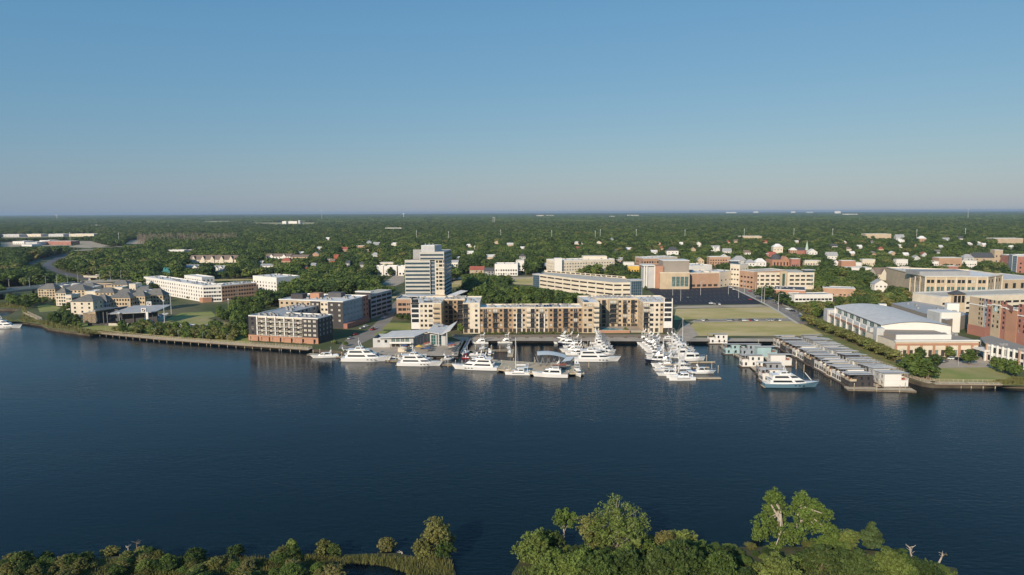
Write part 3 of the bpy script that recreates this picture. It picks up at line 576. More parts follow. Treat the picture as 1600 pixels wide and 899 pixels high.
    for k, (u, v, w_, h_, m) in enumerate(((44, 8, 9, 3.2, 'charcoal'), (33, 14, 7, 3.4, 'orange_brick'), (24, 22, 10, 3.2, 'dark_grey'))): mb = MB(); mb.prism([Q(u, v), Q(u-w_, v), Q(u-w_, v+6), Q(u, v+6)], Z2+.01, Z2+h_, 0); mb.build('roof_pavilion', m, r2)
    visr(418, 456, 566, 512, C0[1]+30)
    # glass and brick stair block, then the deck with open floors
    E0 = G(580, 498); H3 = hgt(580, 498, 457.5); r3 = thing('parking_deck', 'dark brick and glass parking deck at the street end of the charcoal apartments', 'building', (E0[0], E0[1], GZ)); W3 = 12
    q = lambda u, v: (E0[0]-d.x*u+n.x*v, E0[1]-d.y*u+n.y*v); mb = MB()
    facade(r3, mb, q(W3, 0), q(0, 0), GZ, GZ+H3, [(1.2, W3-1.2, GZ+4+i*3.4, GZ+6.8+i*3.4, 'bigblue') for i in range(4)]); mb.build('front_wall', 'charcoal', r3)
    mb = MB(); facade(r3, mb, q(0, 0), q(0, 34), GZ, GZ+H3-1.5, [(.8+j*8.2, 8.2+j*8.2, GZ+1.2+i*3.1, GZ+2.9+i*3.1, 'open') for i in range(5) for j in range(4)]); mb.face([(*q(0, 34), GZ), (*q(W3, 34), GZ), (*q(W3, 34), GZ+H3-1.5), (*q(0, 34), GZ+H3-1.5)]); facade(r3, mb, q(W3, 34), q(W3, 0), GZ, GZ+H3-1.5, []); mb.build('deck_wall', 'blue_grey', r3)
    a = [q(W3, 0), q(0, 0), q(0, 34), q(W3, 34)]; mb = MB(); mb.poly([(*p, GZ+H3-1.6) for p in a]); mb.build('roof', 'concrete', r3); EXCL.append(a); mb = MB(); mb.prism([q(W3+.2, -.2), q(-.2, -.2), q(-.2, 5), q(W3+.2, 5)], GZ+H3+.01, GZ+H3+.7); mb.build('roof_cap', 'white', r3)
    visr(565, 456, 596, 488, E0[1]+20)
boardwalk_apartments()
# white apartments on the left
def white_apartments():
    A = G(226, 455.5); B = G(318, 472.5); H = hgt(318, 472.5, 447.5); r = thing('apartment_building', 'long white four storey apartment block beside the pitched roof apartments', 'building', (B[0], B[1], GZ))
    fh = (H-.8)/4; wz = lambda n, k='dark': (lambda L: grid(L, n, 4, 1.7, 1.6, GZ+.2, fh, k, .4, .4))
    d = Vector((B[0]-A[0], B[1]-A[1])).normalized(); n = Vector((-d.y, d.x)); P = lambda u, v: (A[0]+d.x*u+n.x*v, A[1]+d.y*u+n.y*v); L = dist(A, B)
    block(r, [A, B, P(L, 16), P(0, 16)], GZ, GZ+H, 'white', 'roof_white', {0: wz(26), 1: wz(4), 3: wz(4)}, .7, 'white'); units(r, [A, B, P(L, 16), P(0, 16)], GZ+H, 30, 21)
    C = G(347, 471.5); D = G(402, 466); B2 = (B[0]+.05, B[1]+.02)
    w1 = rect(B2, C, 18); block(r, w1, GZ, GZ+H-.1, 'white', 'roof_white', {0: wz(7)}, .7, 'white', 'front_wall'); w2 = rect((C[0]+.05, C[1]), D, 18); block(r, w2, GZ, GZ+H-.3, 'pink_brick', 'roof_white', {0: wz(13), 1: wz(4)}, .7, 'white', 'brick_wall'); units(r, w2, GZ+H, 14, 22)
    mb = MB(); dd = Vector((C[0]-B[0], C[1]-B[1])).normalized(); o = Vector((dd.y, -dd.x)); mb.prism([(B[0]-3, B[1]-.5), (B[0]+o.x*3, B[1]+o.y*3), (C[0]-8+o.x*3, C[1]+o.y*3), (C[0]-8, C[1]-.1), (B[0]+.5, B[1]-.05)], GZ, GZ+4); mb.build('brick_porch', 'orange_brick', r)
    bk = rect(P(20, 30), P(58, 30), 12); block(r, bk, GZ, GZ+H+.6, 'white', 'roof_white', {0: wz(10), 1: wz(3)}, .7, 'white', 'rear_wall'); visr(225, 432, 402, 462, D[1]+30)
    r2, fp, _ = bld('apartment_building', 'separate white four storey apartment block with its end in shade, near the trees', 'building', (396, 453.5), (433, 457.5), 433.5, 26, 'white', 'roof_white', 8, 4, 1.7, 1.7, 'dark', 3.3, .7, True, 10, cop='white')
white_apartments()
# ---------------------------------------------------------------- parking garage and buildings behind
def garage():
    P = [G(843, 455), G(905, 465), G(958, 472), G(986, 472)]; back = [(P[3][0]+2, P[3][1]+44), (P[0][0]+6, P[0][1]+34)]; r = thing('parking_garage', 'wide cream four deck parking garage with glass stair towers at both ends', 'garage', (P[2][0], P[2][1]+10, GZ)); H = hgt(958, 472, 441.5)
    fh = (H-1.2)/4; mb = MB()
    for i in range(3):
        L = dist(P[i], P[i+1]); nb = max(2, round(L/11)); w = L/nb
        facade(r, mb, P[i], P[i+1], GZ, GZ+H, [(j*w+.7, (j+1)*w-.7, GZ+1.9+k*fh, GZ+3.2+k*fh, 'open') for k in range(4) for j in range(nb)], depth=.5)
    facade(r, mb, P[3], back[0], GZ, GZ+H, [(2+j*9, 9.5+j*9, GZ+1.9+k*fh, GZ+3.2+k*fh, 'open') for k in range(4) for j in range(4)]); facade(r, mb, back[0], back[1], GZ, GZ+H+.8, [(3+j*6.2, 8+j*6.2, GZ+H-.6, GZ+H+.4, 'open') for j in range(24)]); facade(r, mb, back[1], P[0], GZ, GZ+H, [])
    mb.build('wall', 'cream_light', r); mb = MB(); pl = P+back; mb.poly([(x, y, GZ+H-1.1) for x, y in pl]); mb.build('roof_deck', 'concrete', r); EXCL.append(pl)
    def stair(a, b, dp, yt, lab):
        p = rect(a, b, dp); h = hgt(*lab, yt); mb = MB(); L = dist(a, b); facade(r, mb, p[0], p[1], GZ, GZ+h, [(.25, L-.25, GZ+.8, GZ+h-.6, 'tower')]); facade(r, mb, p[1], p[2], GZ, GZ+h, [(.25, dp-.25, GZ+.8, GZ+h-.6, 'tower')]); facade(r, mb, p[2], p[3], GZ, GZ+h, []); facade(r, mb, p[3], p[0], GZ, GZ+h, []); mb.poly([(*q, GZ+h) for q in p]); mb.build('stair_tower', 'blue_grey', r); mb = MB(); mb.prism([(p[0][0]-.6, p[0][1]-.6), (p[1][0]+.6, p[1][1]-.6), (p[2][0]+.6, p[2][1]+.6), (p[3][0]-.6, p[3][1]+.6)], GZ+h+.01, GZ+h+.6, bottom=True); mb.build('tower_roof', 'metal_roof', r)
    stair(G(985.5, 472.5), G(1003, 472), 9, 438.5, (994, 472)); stair(G(832.5, 453), G(843, 454), 9, 429, (838, 453)); vis([(832, 428), (1004, 428), (1004, 470), (960, 466), (905, 456), (845, 448), (832, 446)], P[0][1]+60); units(r, [P[0], P[3], back[0], back[1]], GZ+H-1.1, 3, 5)
garage()
r, fp, H = bld('hotel_building', 'cream five storey hotel with white corner tower behind the parking garage', 'hotel', (867, 435), (960, 431.5), 407, 26, 'cream_light', 'roof_white', 22, 5, 1.8, 1.5, 'win', 3.5, .9, True, 10, cop='white')
a = fp[0]; boxpart(r, 'corner_tower', 'white', a[0]-.6, a[0]+8, a[1]-.8, a[1]+9, GZ, GZ+H+3.4); boxpart(r, 'stepped_attic', 'cream_light', fp[1][0]-36, fp[1][0]-8, fp[1][1]+6, fp[1][1]+24, GZ+H, GZ+H+3.5)
bld('civic_building', 'white two storey building with flat roof and parapet left of the hotel', 'building', (773, 431), (809, 431), 414, 24, 'white', 'roof_white', 9, 3, 1.8, 2.0, 'dark', 4.2, 1, True, 4, cop='white')
bld('civic_annex', 'small white flat roofed block rising behind the white two storey building', 'building', (806, 424), (819, 424), 408, 14, 'white', 'roof_white', 3, 2, 1.6, 1.8, 'dark', 4.0)
for i, (x0, x1, lab) in enumerate(((584, 599, 'leftmost'), (600, 620, 'middle'), (622, 634, 'rightmost'))):
    bld('townhouse', f'white stepped two storey townhouse left of the office tower, {lab} of three', 'townhouse', (x0, 431), (x1, 431), 417, 14, 'white', 'roof_white', 3 if i == 1 else 2, 2, 2.2, 2.2, 'dark', 5, .9, True, 1, cop='white', group='white townhouses left of the office tower')
def college():
    r, fp, H = bld('theatre_building', 'large windowless taupe fly tower above a cream and green glass lobby', 'building', (1031, 452), (1077, 452), 427, 38, 'cream', 'roof_white', 0, 0, cop='cream_light')
    a, b = fp[0], fp[1]; L = dist(a, b); mb = MB(); facade(r, mb, (a[0], a[1]-.35), (b[0], b[1]-.35), GZ, GZ+H-.6, [(L*.40+i*L*.145, L*.40+(i+1)*L*.145-.5, GZ+2.5, GZ+H-3.4, 'grid') for i in range(4)]); mb.build('lobby_front', 'cream', r)
    zt = CZ+ray(1055, 408).z*(a[1]+8)/ray(1055, 408).y; X = lambda px: XD(px, a[1]+8, 15); mb = MB(); mb.prism([(X(1036), a[1]+8), (X(1076.5), a[1]+8), (X(1076.5), a[1]+30), (X(1036), a[1]+30)], GZ+H-.5, zt); mb.build('fly_tower', 'taupe', r); mb = MB(); mb.prism([(X(1035.5), a[1]+7.6), (X(1077), a[1]+7.6), (X(1077), a[1]+30.4), (X(1035.5), a[1]+30.4)], zt+.01, zt+.6); mb.build('fly_tower_cap', 'roof_white', r)
    z2 = CZ+ray(1030, 416).z*(a[1]+6)/ray(1030, 416).y; mb = MB(); mb.prism([(X(1024), a[1]+6), (X(1035.8), a[1]+6), (X(1035.8), a[1]+26), (X(1024), a[1]+26)], GZ, z2); mb.build('brick_wing', 'orange_brick', r)
    mb = MB(); mb.prism([(X(1007), a[1]+10), (X(1022.9), a[1]+10), (X(1022.9), a[1]+26), (X(1007), a[1]+26)], GZ, z2); mb.build('panel_wing', 'light_grey', r); mb = MB(); mb.prism([(X(1004), a[1]+8), (X(1023.5), a[1]+8), (X(1023.5), a[1]+27), (X(1004), a[1]+27)], z2+.01, z2+.8, bottom=True); mb.build('canopy_roof', 'white', r)
    for px in (1006, 1010, 1022.4): boxpart(r, 'pier', 'white', X(px), X(px)+1.2, a[1]+8.6, a[1]+9.8, GZ, z2)
    visr(1005, 401, 1078, 446, a[1]+40)
    bld('brick_hall', 'low orange brick hall right of the taupe fly tower, facing the black car park', 'building', (1078, 450.5), (1123, 449.5), 427.5, 34, 'pink_brick', 'roof_white', 5, 1, 4, 2.4, 'store', 4, .9, False, 12, cop='cream_light')
    bld('stair_wing', 'cream wing with curved balconies at the end of the orange brick hall', 'building', (1123.5, 449.5), (1144, 447), 425, 18, 'cream_light', 'roof_white', 3, 3, 2.2, 1.4, 'dark', 5, .9, False, 2)
    bld('college_block', 'white flat roofed college block behind the orange brick hall', 'building', (1078, 436), (1112, 434.5), 416, 30, 'white', 'roof_white', 7, 2, 2.4, 2, 'dark', 4.5, .9, True, 9, cop='white')
    bld('college_block', 'pink stone college block with arched windows at upper left behind the taupe fly tower', 'building', (1005, 424), (1030, 423.5), 404.5, 30, 'pink_brick', 'roof_white', 6, 3, 2, 2.4, 'dark', 4.4, 1, True, 5)
    bld('college_block', 'cream long flat roofed block just behind the taupe fly tower', 'building', (1029, 419), (1058, 418), 403, 30, 'cream', 'roof_white', 6, 3, 2, 2.0, 'dark', 4.4, 1, True, 5)
college()
def deck():
    A = G(1178, 451.5); B = G(1212, 453.5); r, fp, H = bld('parking_deck', 'long cream parking deck with square openings and a stair bay in its middle', 'garage', (1176, 452), (1271, 452), 427.5, 46, 'cream_light', 'concrete', 0, 0, par=0)
    a, b = fp[0], fp[1]; L = dist(a, b); fh = 3.9; rects = []
    for k in range(4):
        z = GZ+H-3.2-k*fh
        if z < GZ+.5: continue
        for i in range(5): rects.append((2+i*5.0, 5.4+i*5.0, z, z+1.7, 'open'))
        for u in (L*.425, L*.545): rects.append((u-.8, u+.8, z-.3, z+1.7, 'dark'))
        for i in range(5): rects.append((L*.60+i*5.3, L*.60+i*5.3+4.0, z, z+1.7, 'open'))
        rects.append((L-3.4, L-1, z-.5, z+2, 'green'))
    mb = MB(); facade(r, mb, (a[0], a[1]-.6), (b[0], b[1]-.6), GZ, GZ+H+1, rects, depth=.5); mb.face([(a[0], a[1]-.6, GZ+H+1), (b[0], b[1]-.6, GZ+H+1), (b[0], b[1]-.05, GZ+H+1), (a[0], a[1]-.05, GZ+H+1)]); mb.build('screen_wall', 'cream_light', r)
    u = L*.485; d = (Vector(b)-Vector(a)).normalized(); c = Vector(a)+d*u; boxpart(r, 'stair_bay', 'cream', c.x-3.2, c.x+3.2, c.y-2.6, c.y-.7, GZ, GZ+H+2.2); boxpart(r, 'stair_glass', 'glass_green', c.x-1.2, c.x+1.2, c.y-2.7, c.y-2.62, GZ+1, GZ+H); boxpart(r, 'stair_roof', 'metal_roof', b[0]-9, b[0]+1, b[1]-.5, b[1]+8, GZ+H+3, GZ+H+3.5); boxpart(r, 'stair_head', 'glass_blue', b[0]-8, b[0]-.2, b[1]+.4, b[1]+7, GZ+H-.9, GZ+H+2.9)
    r2, f2, H2 = bld('stair_tower_building', 'cream stair tower with dark glass lantern at the left end of the long parking deck', 'building', (1140, 447), (1155, 448.5), 414, 14, 'cream_light', 'roof_white', 3, 4, 2, 1.6, 'dark', 5, .8); a2 = f2[0]; boxpart(r2, 'lantern', 'glass_blue', a2[0]+1.5, a2[0]+9, a2[1]+2, a2[1]+9, GZ+H2+.0, GZ+H2+3.2); boxpart(r2, 'lantern_roof', 'roof_white', a2[0]+.3, a2[0]+10.2, a2[1]+1, a2[1]+10, GZ+H2+3.21, GZ+H2+3.8)
    bld('deck_wing', 'pinkish brick left wing of the long parking deck behind street trees', 'garage', (1155, 449.5), (1177, 452.5), 424, 40, 'pink_brick', 'concrete', 4, 3, 2.6, 1.6, 'open', 4.6, .8, False)
deck()
def school():
    r, fp, H = bld('low_brick_building', 'low orange brick building with dark flat roof beside the main street', 'building', (1209, 467), (1258, 469), 453.5, 30, 'orange_brick', 'roof_dark', 0, 0, cop='roof_white', par=.4)
    units(r, fp, GZ+H, 6, 31); bld('white_annex', 'long white low annex in front of the low orange brick building', 'building', (1241, 472), (1301, 471.5), 461, 14, 'white', 'roof_grey', 10, 1, 2.6, 1.6, 'dark', 3, .5, False, 2, cop='white')
    bld('low_brick_building', 'long thin brick building with grey metal roof right of the white annex', 'building', (1285, 463), (1336, 465), 451, 16, 'pink_brick', 'metal_roof', 8, 1, 1.8, 1.2, 'dark', 3, .3, True, 0, cop='roof_white')
school()
def county():
    A = G(1421, 470); P = [G(1421, 466), G(1444, 474), G(1540, 475), G(1563, 470)]; r = thing('county_building', 'cream three storey civic building with tall green windows and brick base', 'building', (P[1][0], P[1][1]+10, GZ)); H = hgt(1490, 475, 434); mb = MB(); bk = [(P[3][0]+3, P[3][1]+46), (P[0][0]+12, P[0][1]+60)]
    hb = 4.2
    for i in range(3):
        L = dist(P[i], P[i+1]); nb = (3, 6, 2)[i]; w = L/nb; rects = []
        for j in range(nb):
            for o in (.30, .70):
                u = j*w+o*w; ww = min(1.35, w*.16)
                rects += [(u-ww, u+ww, GZ+hb+1.2, GZ+hb+1.2+(H-hb)*.48, 'green'), (u-ww, u+ww, GZ+H-(H-hb)*.28, GZ+H-(H-hb)*.12, 'dark'), (u-ww, u+ww, GZ+1.0, GZ+3.0, 'dark')]
        facade(r, mb, P[i], P[i+1], GZ, GZ+H, rects)
    for q in ((P[3], bk[0]), (bk[0], bk[1]), (bk[1], P[0])): facade(r, mb, *q, GZ, GZ+H, [])
    mb.build('wall', 'cream', r); mb = MB(); mb.poly([(*q, GZ+H) for q in P+bk]); mb.build('roof', 'roof_white', r); EXCL.append(P+bk); mb = MB()
    for q in zip(P+bk, P[1:]+bk+P[:1]): mb.bar((*q[0], GZ+H+.4), (*q[1], GZ+H+.4), 1.0, .8)
    mb.build('cornice', 'cream_light', r)
    for i in range(3):
        d = (Vector(P[i+1])-Vector(P[i])).normalized(); o = Vector((d.y, -d.x))*.15; mb = MB(); mb.bar((P[i][0]+o.x, P[i][1]+o.y, GZ+hb), (P[i+1][0]+o.x, P[i+1][1]+o.y, GZ+hb), .3, .5); mb.build('string_course', 'cream_light', r); mb = MB()
        L = dist(P[i], P[i+1]); nb = (3, 6, 2)[i]
        for j in range(nb+1): c = Vector(P[i])+d*(L*j/nb)+o; mb = MB(); mb.bar((*c, GZ), (*c, GZ+H-.1), .9, .34); mb.build('pilaster', 'cream_light', r)
    c = ((P[1][0]+P[2][0])/2, P[1][1]); mb = MB(); mb.prism([(c[0]-20, c[1]+14), (c[0]+22, c[1]+14), (c[0]+22, c[1]+34), (c[0]-20, c[1]+34)], GZ+H+.01, GZ+H+3.4); mb.build('roof_penthouse', 'grey', r); units(r, P[1:3]+[bk[0], bk[1]], GZ+H, 12, 41)
    mb = MB(); mb.prism([G(1444, 476.5), G(1470, 477.5), G(1470, 476), G(1444, 474.6)], GZ, GZ+3.6); mb.build('brick_plinth', 'orange_brick', r); visr(1421, 423, 1563, 465, P[0][1]+60)
    bld('tan_building', 'tan brick building with grey roof right of the cream civic building', 'building', (1564, 466), (1640, 464), 437, 50, 'tan', 'metal_roof', 6, 2, 3, 4.5, 'dark', 7, .7, True, 0)
    bld('glass_brick_building', 'tall red brick building with blue glass corner at the right edge', 'building', (1588, 428), (1640, 428), 401, 30, 'red_brick', 'roof_white', 5, 4, 2, 2, 'dark', 5, 1); mb = MB(); a = G(1580, 428); b = G(1588, 428.2); rr = thing('glass_corner_tower', 'narrow blue glass corner of the tall brick building at the right edge', 'building', (*a, GZ)); h = hgt(1585, 428, 398.5); facade(rr, mb, a, b, GZ, GZ+h, [(.4, dist(a, b)-.4, GZ+1, GZ+h-1, 'tower')]); f = rect(a, b, 14); facade(rr, mb, f[1], f[2], GZ, GZ+h, []); facade(rr, mb, f[2], f[3], GZ, GZ+h, []); facade(rr, mb, f[3], f[0], GZ, GZ+h, []); mb.poly([(*q, GZ+h) for q in f]); mb.build('wall', 'light_grey', rr); visr(1580, 397, 1600, 424, a[1]+10)
    # cream deck in front of it
    r, fp, H = bld('parking_deck', 'cream parking deck with dark roofed stair lantern behind the convention hall', 'garage', (1469, 497), (1640, 490), 462, 26, 'cream_light', 'concrete', 14, 3, 8, 1.6, 'open', 3.6, .9, False, 0, zb=1)
    D = fp[0][1]; X = lambda px: XD(px, D, 10); z = GZ+H; boxpart(r, 'stair_lantern', 'cream', X(1487), X(1504), D-2, D+5, GZ, z+2.4); mb = MB(); x0, x1 = X(1485), X(1506); cx = (x0+x1)/2
    for q in (((x0, D-3), (x1, D-3)), ((x1, D-3), (x1, D+6)), ((x1, D+6), (x0, D+6)), ((x0, D+6), (x0, D-3))): mb.face([(*q[0], z+2.4), (*q[1], z+2.4), (cx, D+1.5, z+5)])
    mb.build('lantern_roof', 'roof_dark', r)
    for px in (1489, 1495, 1501): boxpart(r, 'lantern_shade_panel', 'opening_shade', X(px)-1, X(px)+1, D-2.08, D-2.02, z-3.5, z+1.4)  # near-black panels on the wall stand for shade in the lantern openings
county()
# ---------------------------------------------------------------- convention hall, riverside hotel
def zat(px, py, D): return CZ+ray(px, py).z*D/ray(px, py).y
def convention_hall():
    A = G(1291, 508); B = G(1368, 545); r = thing('convention_hall', 'white convention hall with shallow vaulted grey roof and tall glass bays facing the river', 'building', ((A[0]+B[0])/2+10, (A[1]+B[1])/2, GZ))
    d = Vector((B[0]-A[0], B[1]-A[1])); L = d.length; d.normalize(); n = Vector((-d.y, d.x)); P = lambda u, v: (A[0]+d.x*u+n.x*v, A[1]+d.y*u+n.y*v)
    h1 = 8.6; h2 = zat(1374, 508, P(L, 5)[1])-GZ; mb = MB()
    nb = 7; w = (L-8)/nb; facade(r, mb, A, B, GZ, GZ+h1, [(6+j*w+1, 6+(j+1)*w-1, GZ+.8, GZ+6.4, 'grid') for j in range(nb)]); facade(r, mb, B, P(L, 6), GZ, GZ+h1, []); facade(r, mb, P(0, 6), A, GZ, GZ+h1, []); mb.build('river_wall', 'white', r)
    mb = MB(); mb.bar((*P(2, -.25), GZ+7.6), (*P(L-1, -.25), GZ+7.6), .5, 1.0); mb.build('red_band', 'orange_brick', r); mb = MB(); mb.poly([(*q, GZ+h1) for q in (A, B, P(L, 5), P(0, 5))]); mb.build('lower_roof', 'light_grey', r)
    mb = MB(); facade(r, mb, P(6, 4), P(L-2, 4), GZ+h1, GZ+h2, [(j*w+2, (j+1)*w-1.5, GZ+h1+.5, GZ+h2-1.0, 'green') for j in range(nb)]); mb.build('clerestory', 'white', r)
    for j in range(nb+1): mb = MB(); c = P(6+j*w, -.5); mb.bar((*c, GZ), (*c, GZ+10.4), .5, .5); mb.build('mast', 'white', r)
    # vaulted roof
    WD = 36; mb = MB(); N = 12; zs = lambda t: GZ+h2+2.4*math.sin(math.pi*min(1, t*.92+.04))-.6
    for k in range(N):
        t0, t1 = k/N, (k+1)/N; a, b = P(3, 3+WD*t0), P(L-1, 3+WD*t0); c, e = P(L-1, 3+WD*t1), P(3, 3+WD*t1); mb.face([(*a, zs(t0)), (*b, zs(t0)), (*c, zs(t1)), (*e, zs(t1))])
    o = mb.build('vault_roof', 'metal_roof', r, smooth=True); mb = MB()
    for k in range(N):
        t0, t1 = k/N, (k+1)/N
        for u, fl in ((L-2, 0), (5, 1)):
            q = [(*P(u, 3+WD*t0), GZ), (*P(u, 3+WD*t1), GZ), (*P(u, 3+WD*t1), zs(t1)-.15), (*P(u, 3+WD*t0), zs(t0)-.15)]; mb.face(q[::-1] if fl else q)
    mb.face([(*P(L-2, 3+WD), GZ), (*P(5, 3+WD), GZ), (*P(5, 3+WD), zs(1)-.2), (*P(L-2, 3+WD), zs(1)-.2)]); mb.build('end_wall', 'white', r)
    # stone pylons and corner tower
    for u, v, w1, hh in ((L-9, -1.2, 3.4, 10.5), (L-.5, -1.5, 4.6, 12.0)): p = [P(u, v), P(u+w1, v), P(u+w1, v+4), P(u, v+4)]; mb = MB(); mb.prism(p, GZ, GZ+hh); mb.build('pylon', 'light_grey', r)
    p = [P(-3, -1), P(4, -1), P(4, 5), P(-3, 5)]; mb = MB(); mb.prism(p, GZ, GZ+10.8); mb.build('corner_tower', 'light_grey', r); EXCL.append([A, B, P(L, WD+8), P(0, WD+8)]); visr(1283, 484, 1460, 540, A[1]+30)
    # glazed lobby with brick band, facing the camera
    D = G(1410, 558)[1]; X = lambda px: XD(px, D); x0, x1 = X(1398), X(1527); r2 = thing('lobby_building', 'low flat roofed convention lobby with white fascia and brick band facing the lawn', 'building', ((x0+x1)/2, D, GZ))
    h = hgt(1450, 557.5, 533.5); mb = MB(); Lx = x1-x0; nn = 13; w = Lx/nn; facade(r2, mb, (x0, D), (x1, D), GZ, GZ+h, [(j*w+.7, (j+1)*w-.7, GZ+.2, GZ+3.6, 'store' if j % 3 else 'grid') for j in range(nn)]); facade(r2, mb, (x1, D), (x1, D+30), GZ, GZ+h, []); facade(r2, mb, (x0, D+30), (x0, D), GZ, GZ+h, [(j*5+1, j*5+4, GZ+.4, GZ+4, 'store') for j in range(4)]); mb.build('wall', 'cream_light', r2)
    boxpart(r2, 'brick_band', 'orange_brick', x0-.2, x1, D-.3, D-.02, GZ+h-2.0, GZ+h-.9)
    for j in range(0, nn+1, 2): boxpart(r2, 'brick_pier', 'orange_brick', x0+j*w-.6, x0+j*w+.6, D-.5, D-.31, GZ, GZ+h-2)
    boxpart(r2, 'fascia', 'white', x0-.6, x1+.1, D-.8, D+.5, GZ+h+.02, GZ+h+.7); mb = MB(); mb.poly([(x0, D+.5, GZ+h+.1), (x1, D+.5, GZ+h+.1), (x1, D+30, GZ+h+.1), (x0, D+30, GZ+h+.1)]); mb.build('roof', 'taupe', r2)
    boxpart(r2, 'upper_fascia', 'white', X(1407), X(1494), D+5, D+5.6, GZ+h+.1, GZ+h+2.6); boxpart(r2, 'upper_roof', 'taupe', X(1407), X(1494), D+5.6, D+26, GZ+h+.1, GZ+h+2.3); units(r2, [(X(1500), D+8), (x1, D+8), (x1, D+26), (X(1500), D+26)], GZ+h+.1, 5, 51); visr(1398, 516, 1527, 550, D+26); EXCL.append([(x0, D), (x1, D), (x1, D+30), (x0, D+30)])
    # canopy towards the hotel
    r3 = thing('entrance_canopy', 'white flat entrance canopy on posts between the lobby and the brick hotel', 'canopy', (X(1532), D-8, GZ)); boxpart(r3, 'canopy_roof', 'white', X(1516), X(1543), D-10, D-1, GZ+4.6, GZ+5.3)
    for px in (1519, 1540): boxpart(r3, 'post', 'white', X(px)-.4, X(px)+.4, D-9.6, D-8.8, GZ, GZ+4.6)
    # exhibition shed behind, its white end box and the lettered pylon
    Ds = G(1480, 520)[1]; Xs = lambda px: XD(px, Ds, 8); hs = 12.5; r4 = thing('exhibition_shed', 'long flat grey roofed exhibition shed with white end box behind the vaulted hall', 'building', (Xs(1450), Ds+20, GZ))
    ps = [G(1392, 493), G(1478, 523), G(1512, 512), G(1440, 488)]; mb = MB(); mb.prism(ps, GZ, GZ+8.8, 0, 1); mb.build('shed_body', ['taupe', 'roof_grey'], r4); EXCL.append(ps); units(r4, ps, GZ+8.8, 14, 52)
    q = rect((Xs(1470), Ds), (Xs(1500), Ds), 14); mb = MB(); mb.prism(q, GZ, GZ+hs); mb.build('end_box', 'white', r4); mb = MB(); mb.prism([(Xs(1469), Ds+.8), (Xs(1469.9), Ds+.2), (Xs(1469.9), Ds+14), (Xs(1469), Ds+14)], GZ, GZ+hs-.4); mb.build('box_return', 'light_grey', r4); visr(1380, 480, 1512, 520, Ds+60)
    a = G(1372.5, 504); b = G(1384, 504.5); r5 = thing('white_pylon', 'tall white square pylon rising behind the vaulted roof', 'pylon', (*a, GZ)); mb = MB(); mb.prism(rect(a, b, 5), GZ, GZ+hgt(1378, 504, 475.5)); mb.build('shaft', 'white', r5); boxpart(r5, 'emblem_panel', 'blue_grey', a[0]+1, a[0]+2.6, a[1]-.12, a[1]-.04, GZ+9, GZ+11)
    a = G(1478, 508); b = G(1497, 508.5); r6 = thing('white_pylon', 'broad white pylon with a dark b-shaped emblem between the parking deck and brick hotel', 'pylon', (*a, GZ)); hh = hgt(1487, 508, 474.5); mb = MB(); mb.prism(rect(a, b, 4), GZ, GZ+hh); mb.build('shaft', 'white', r6); w = b[0]-a[0]
    mb = MB(); cx = a[0]+w*.5; cz = GZ+hh*.62; mb.box(cx-1.5, cx-1.2, a[1]-.1, a[1]-.04, cz-1.6, cz+1.6)
    for k in range(14):
        t0 = math.pi*(k/14*1.5-.75); t1 = math.pi*((k+1)/14*1.5-.75); mb.bar((cx+.1+1.2*math.cos(t0), a[1]-.07, cz-.2+1.3*math.sin(t0)), (cx+.1+1.2*math.cos(t1), a[1]-.07, cz-.2+1.3*math.sin(t1)), .06, .3)
    mb.build('emblem', 'dark_grey', r6)
convention_hall()
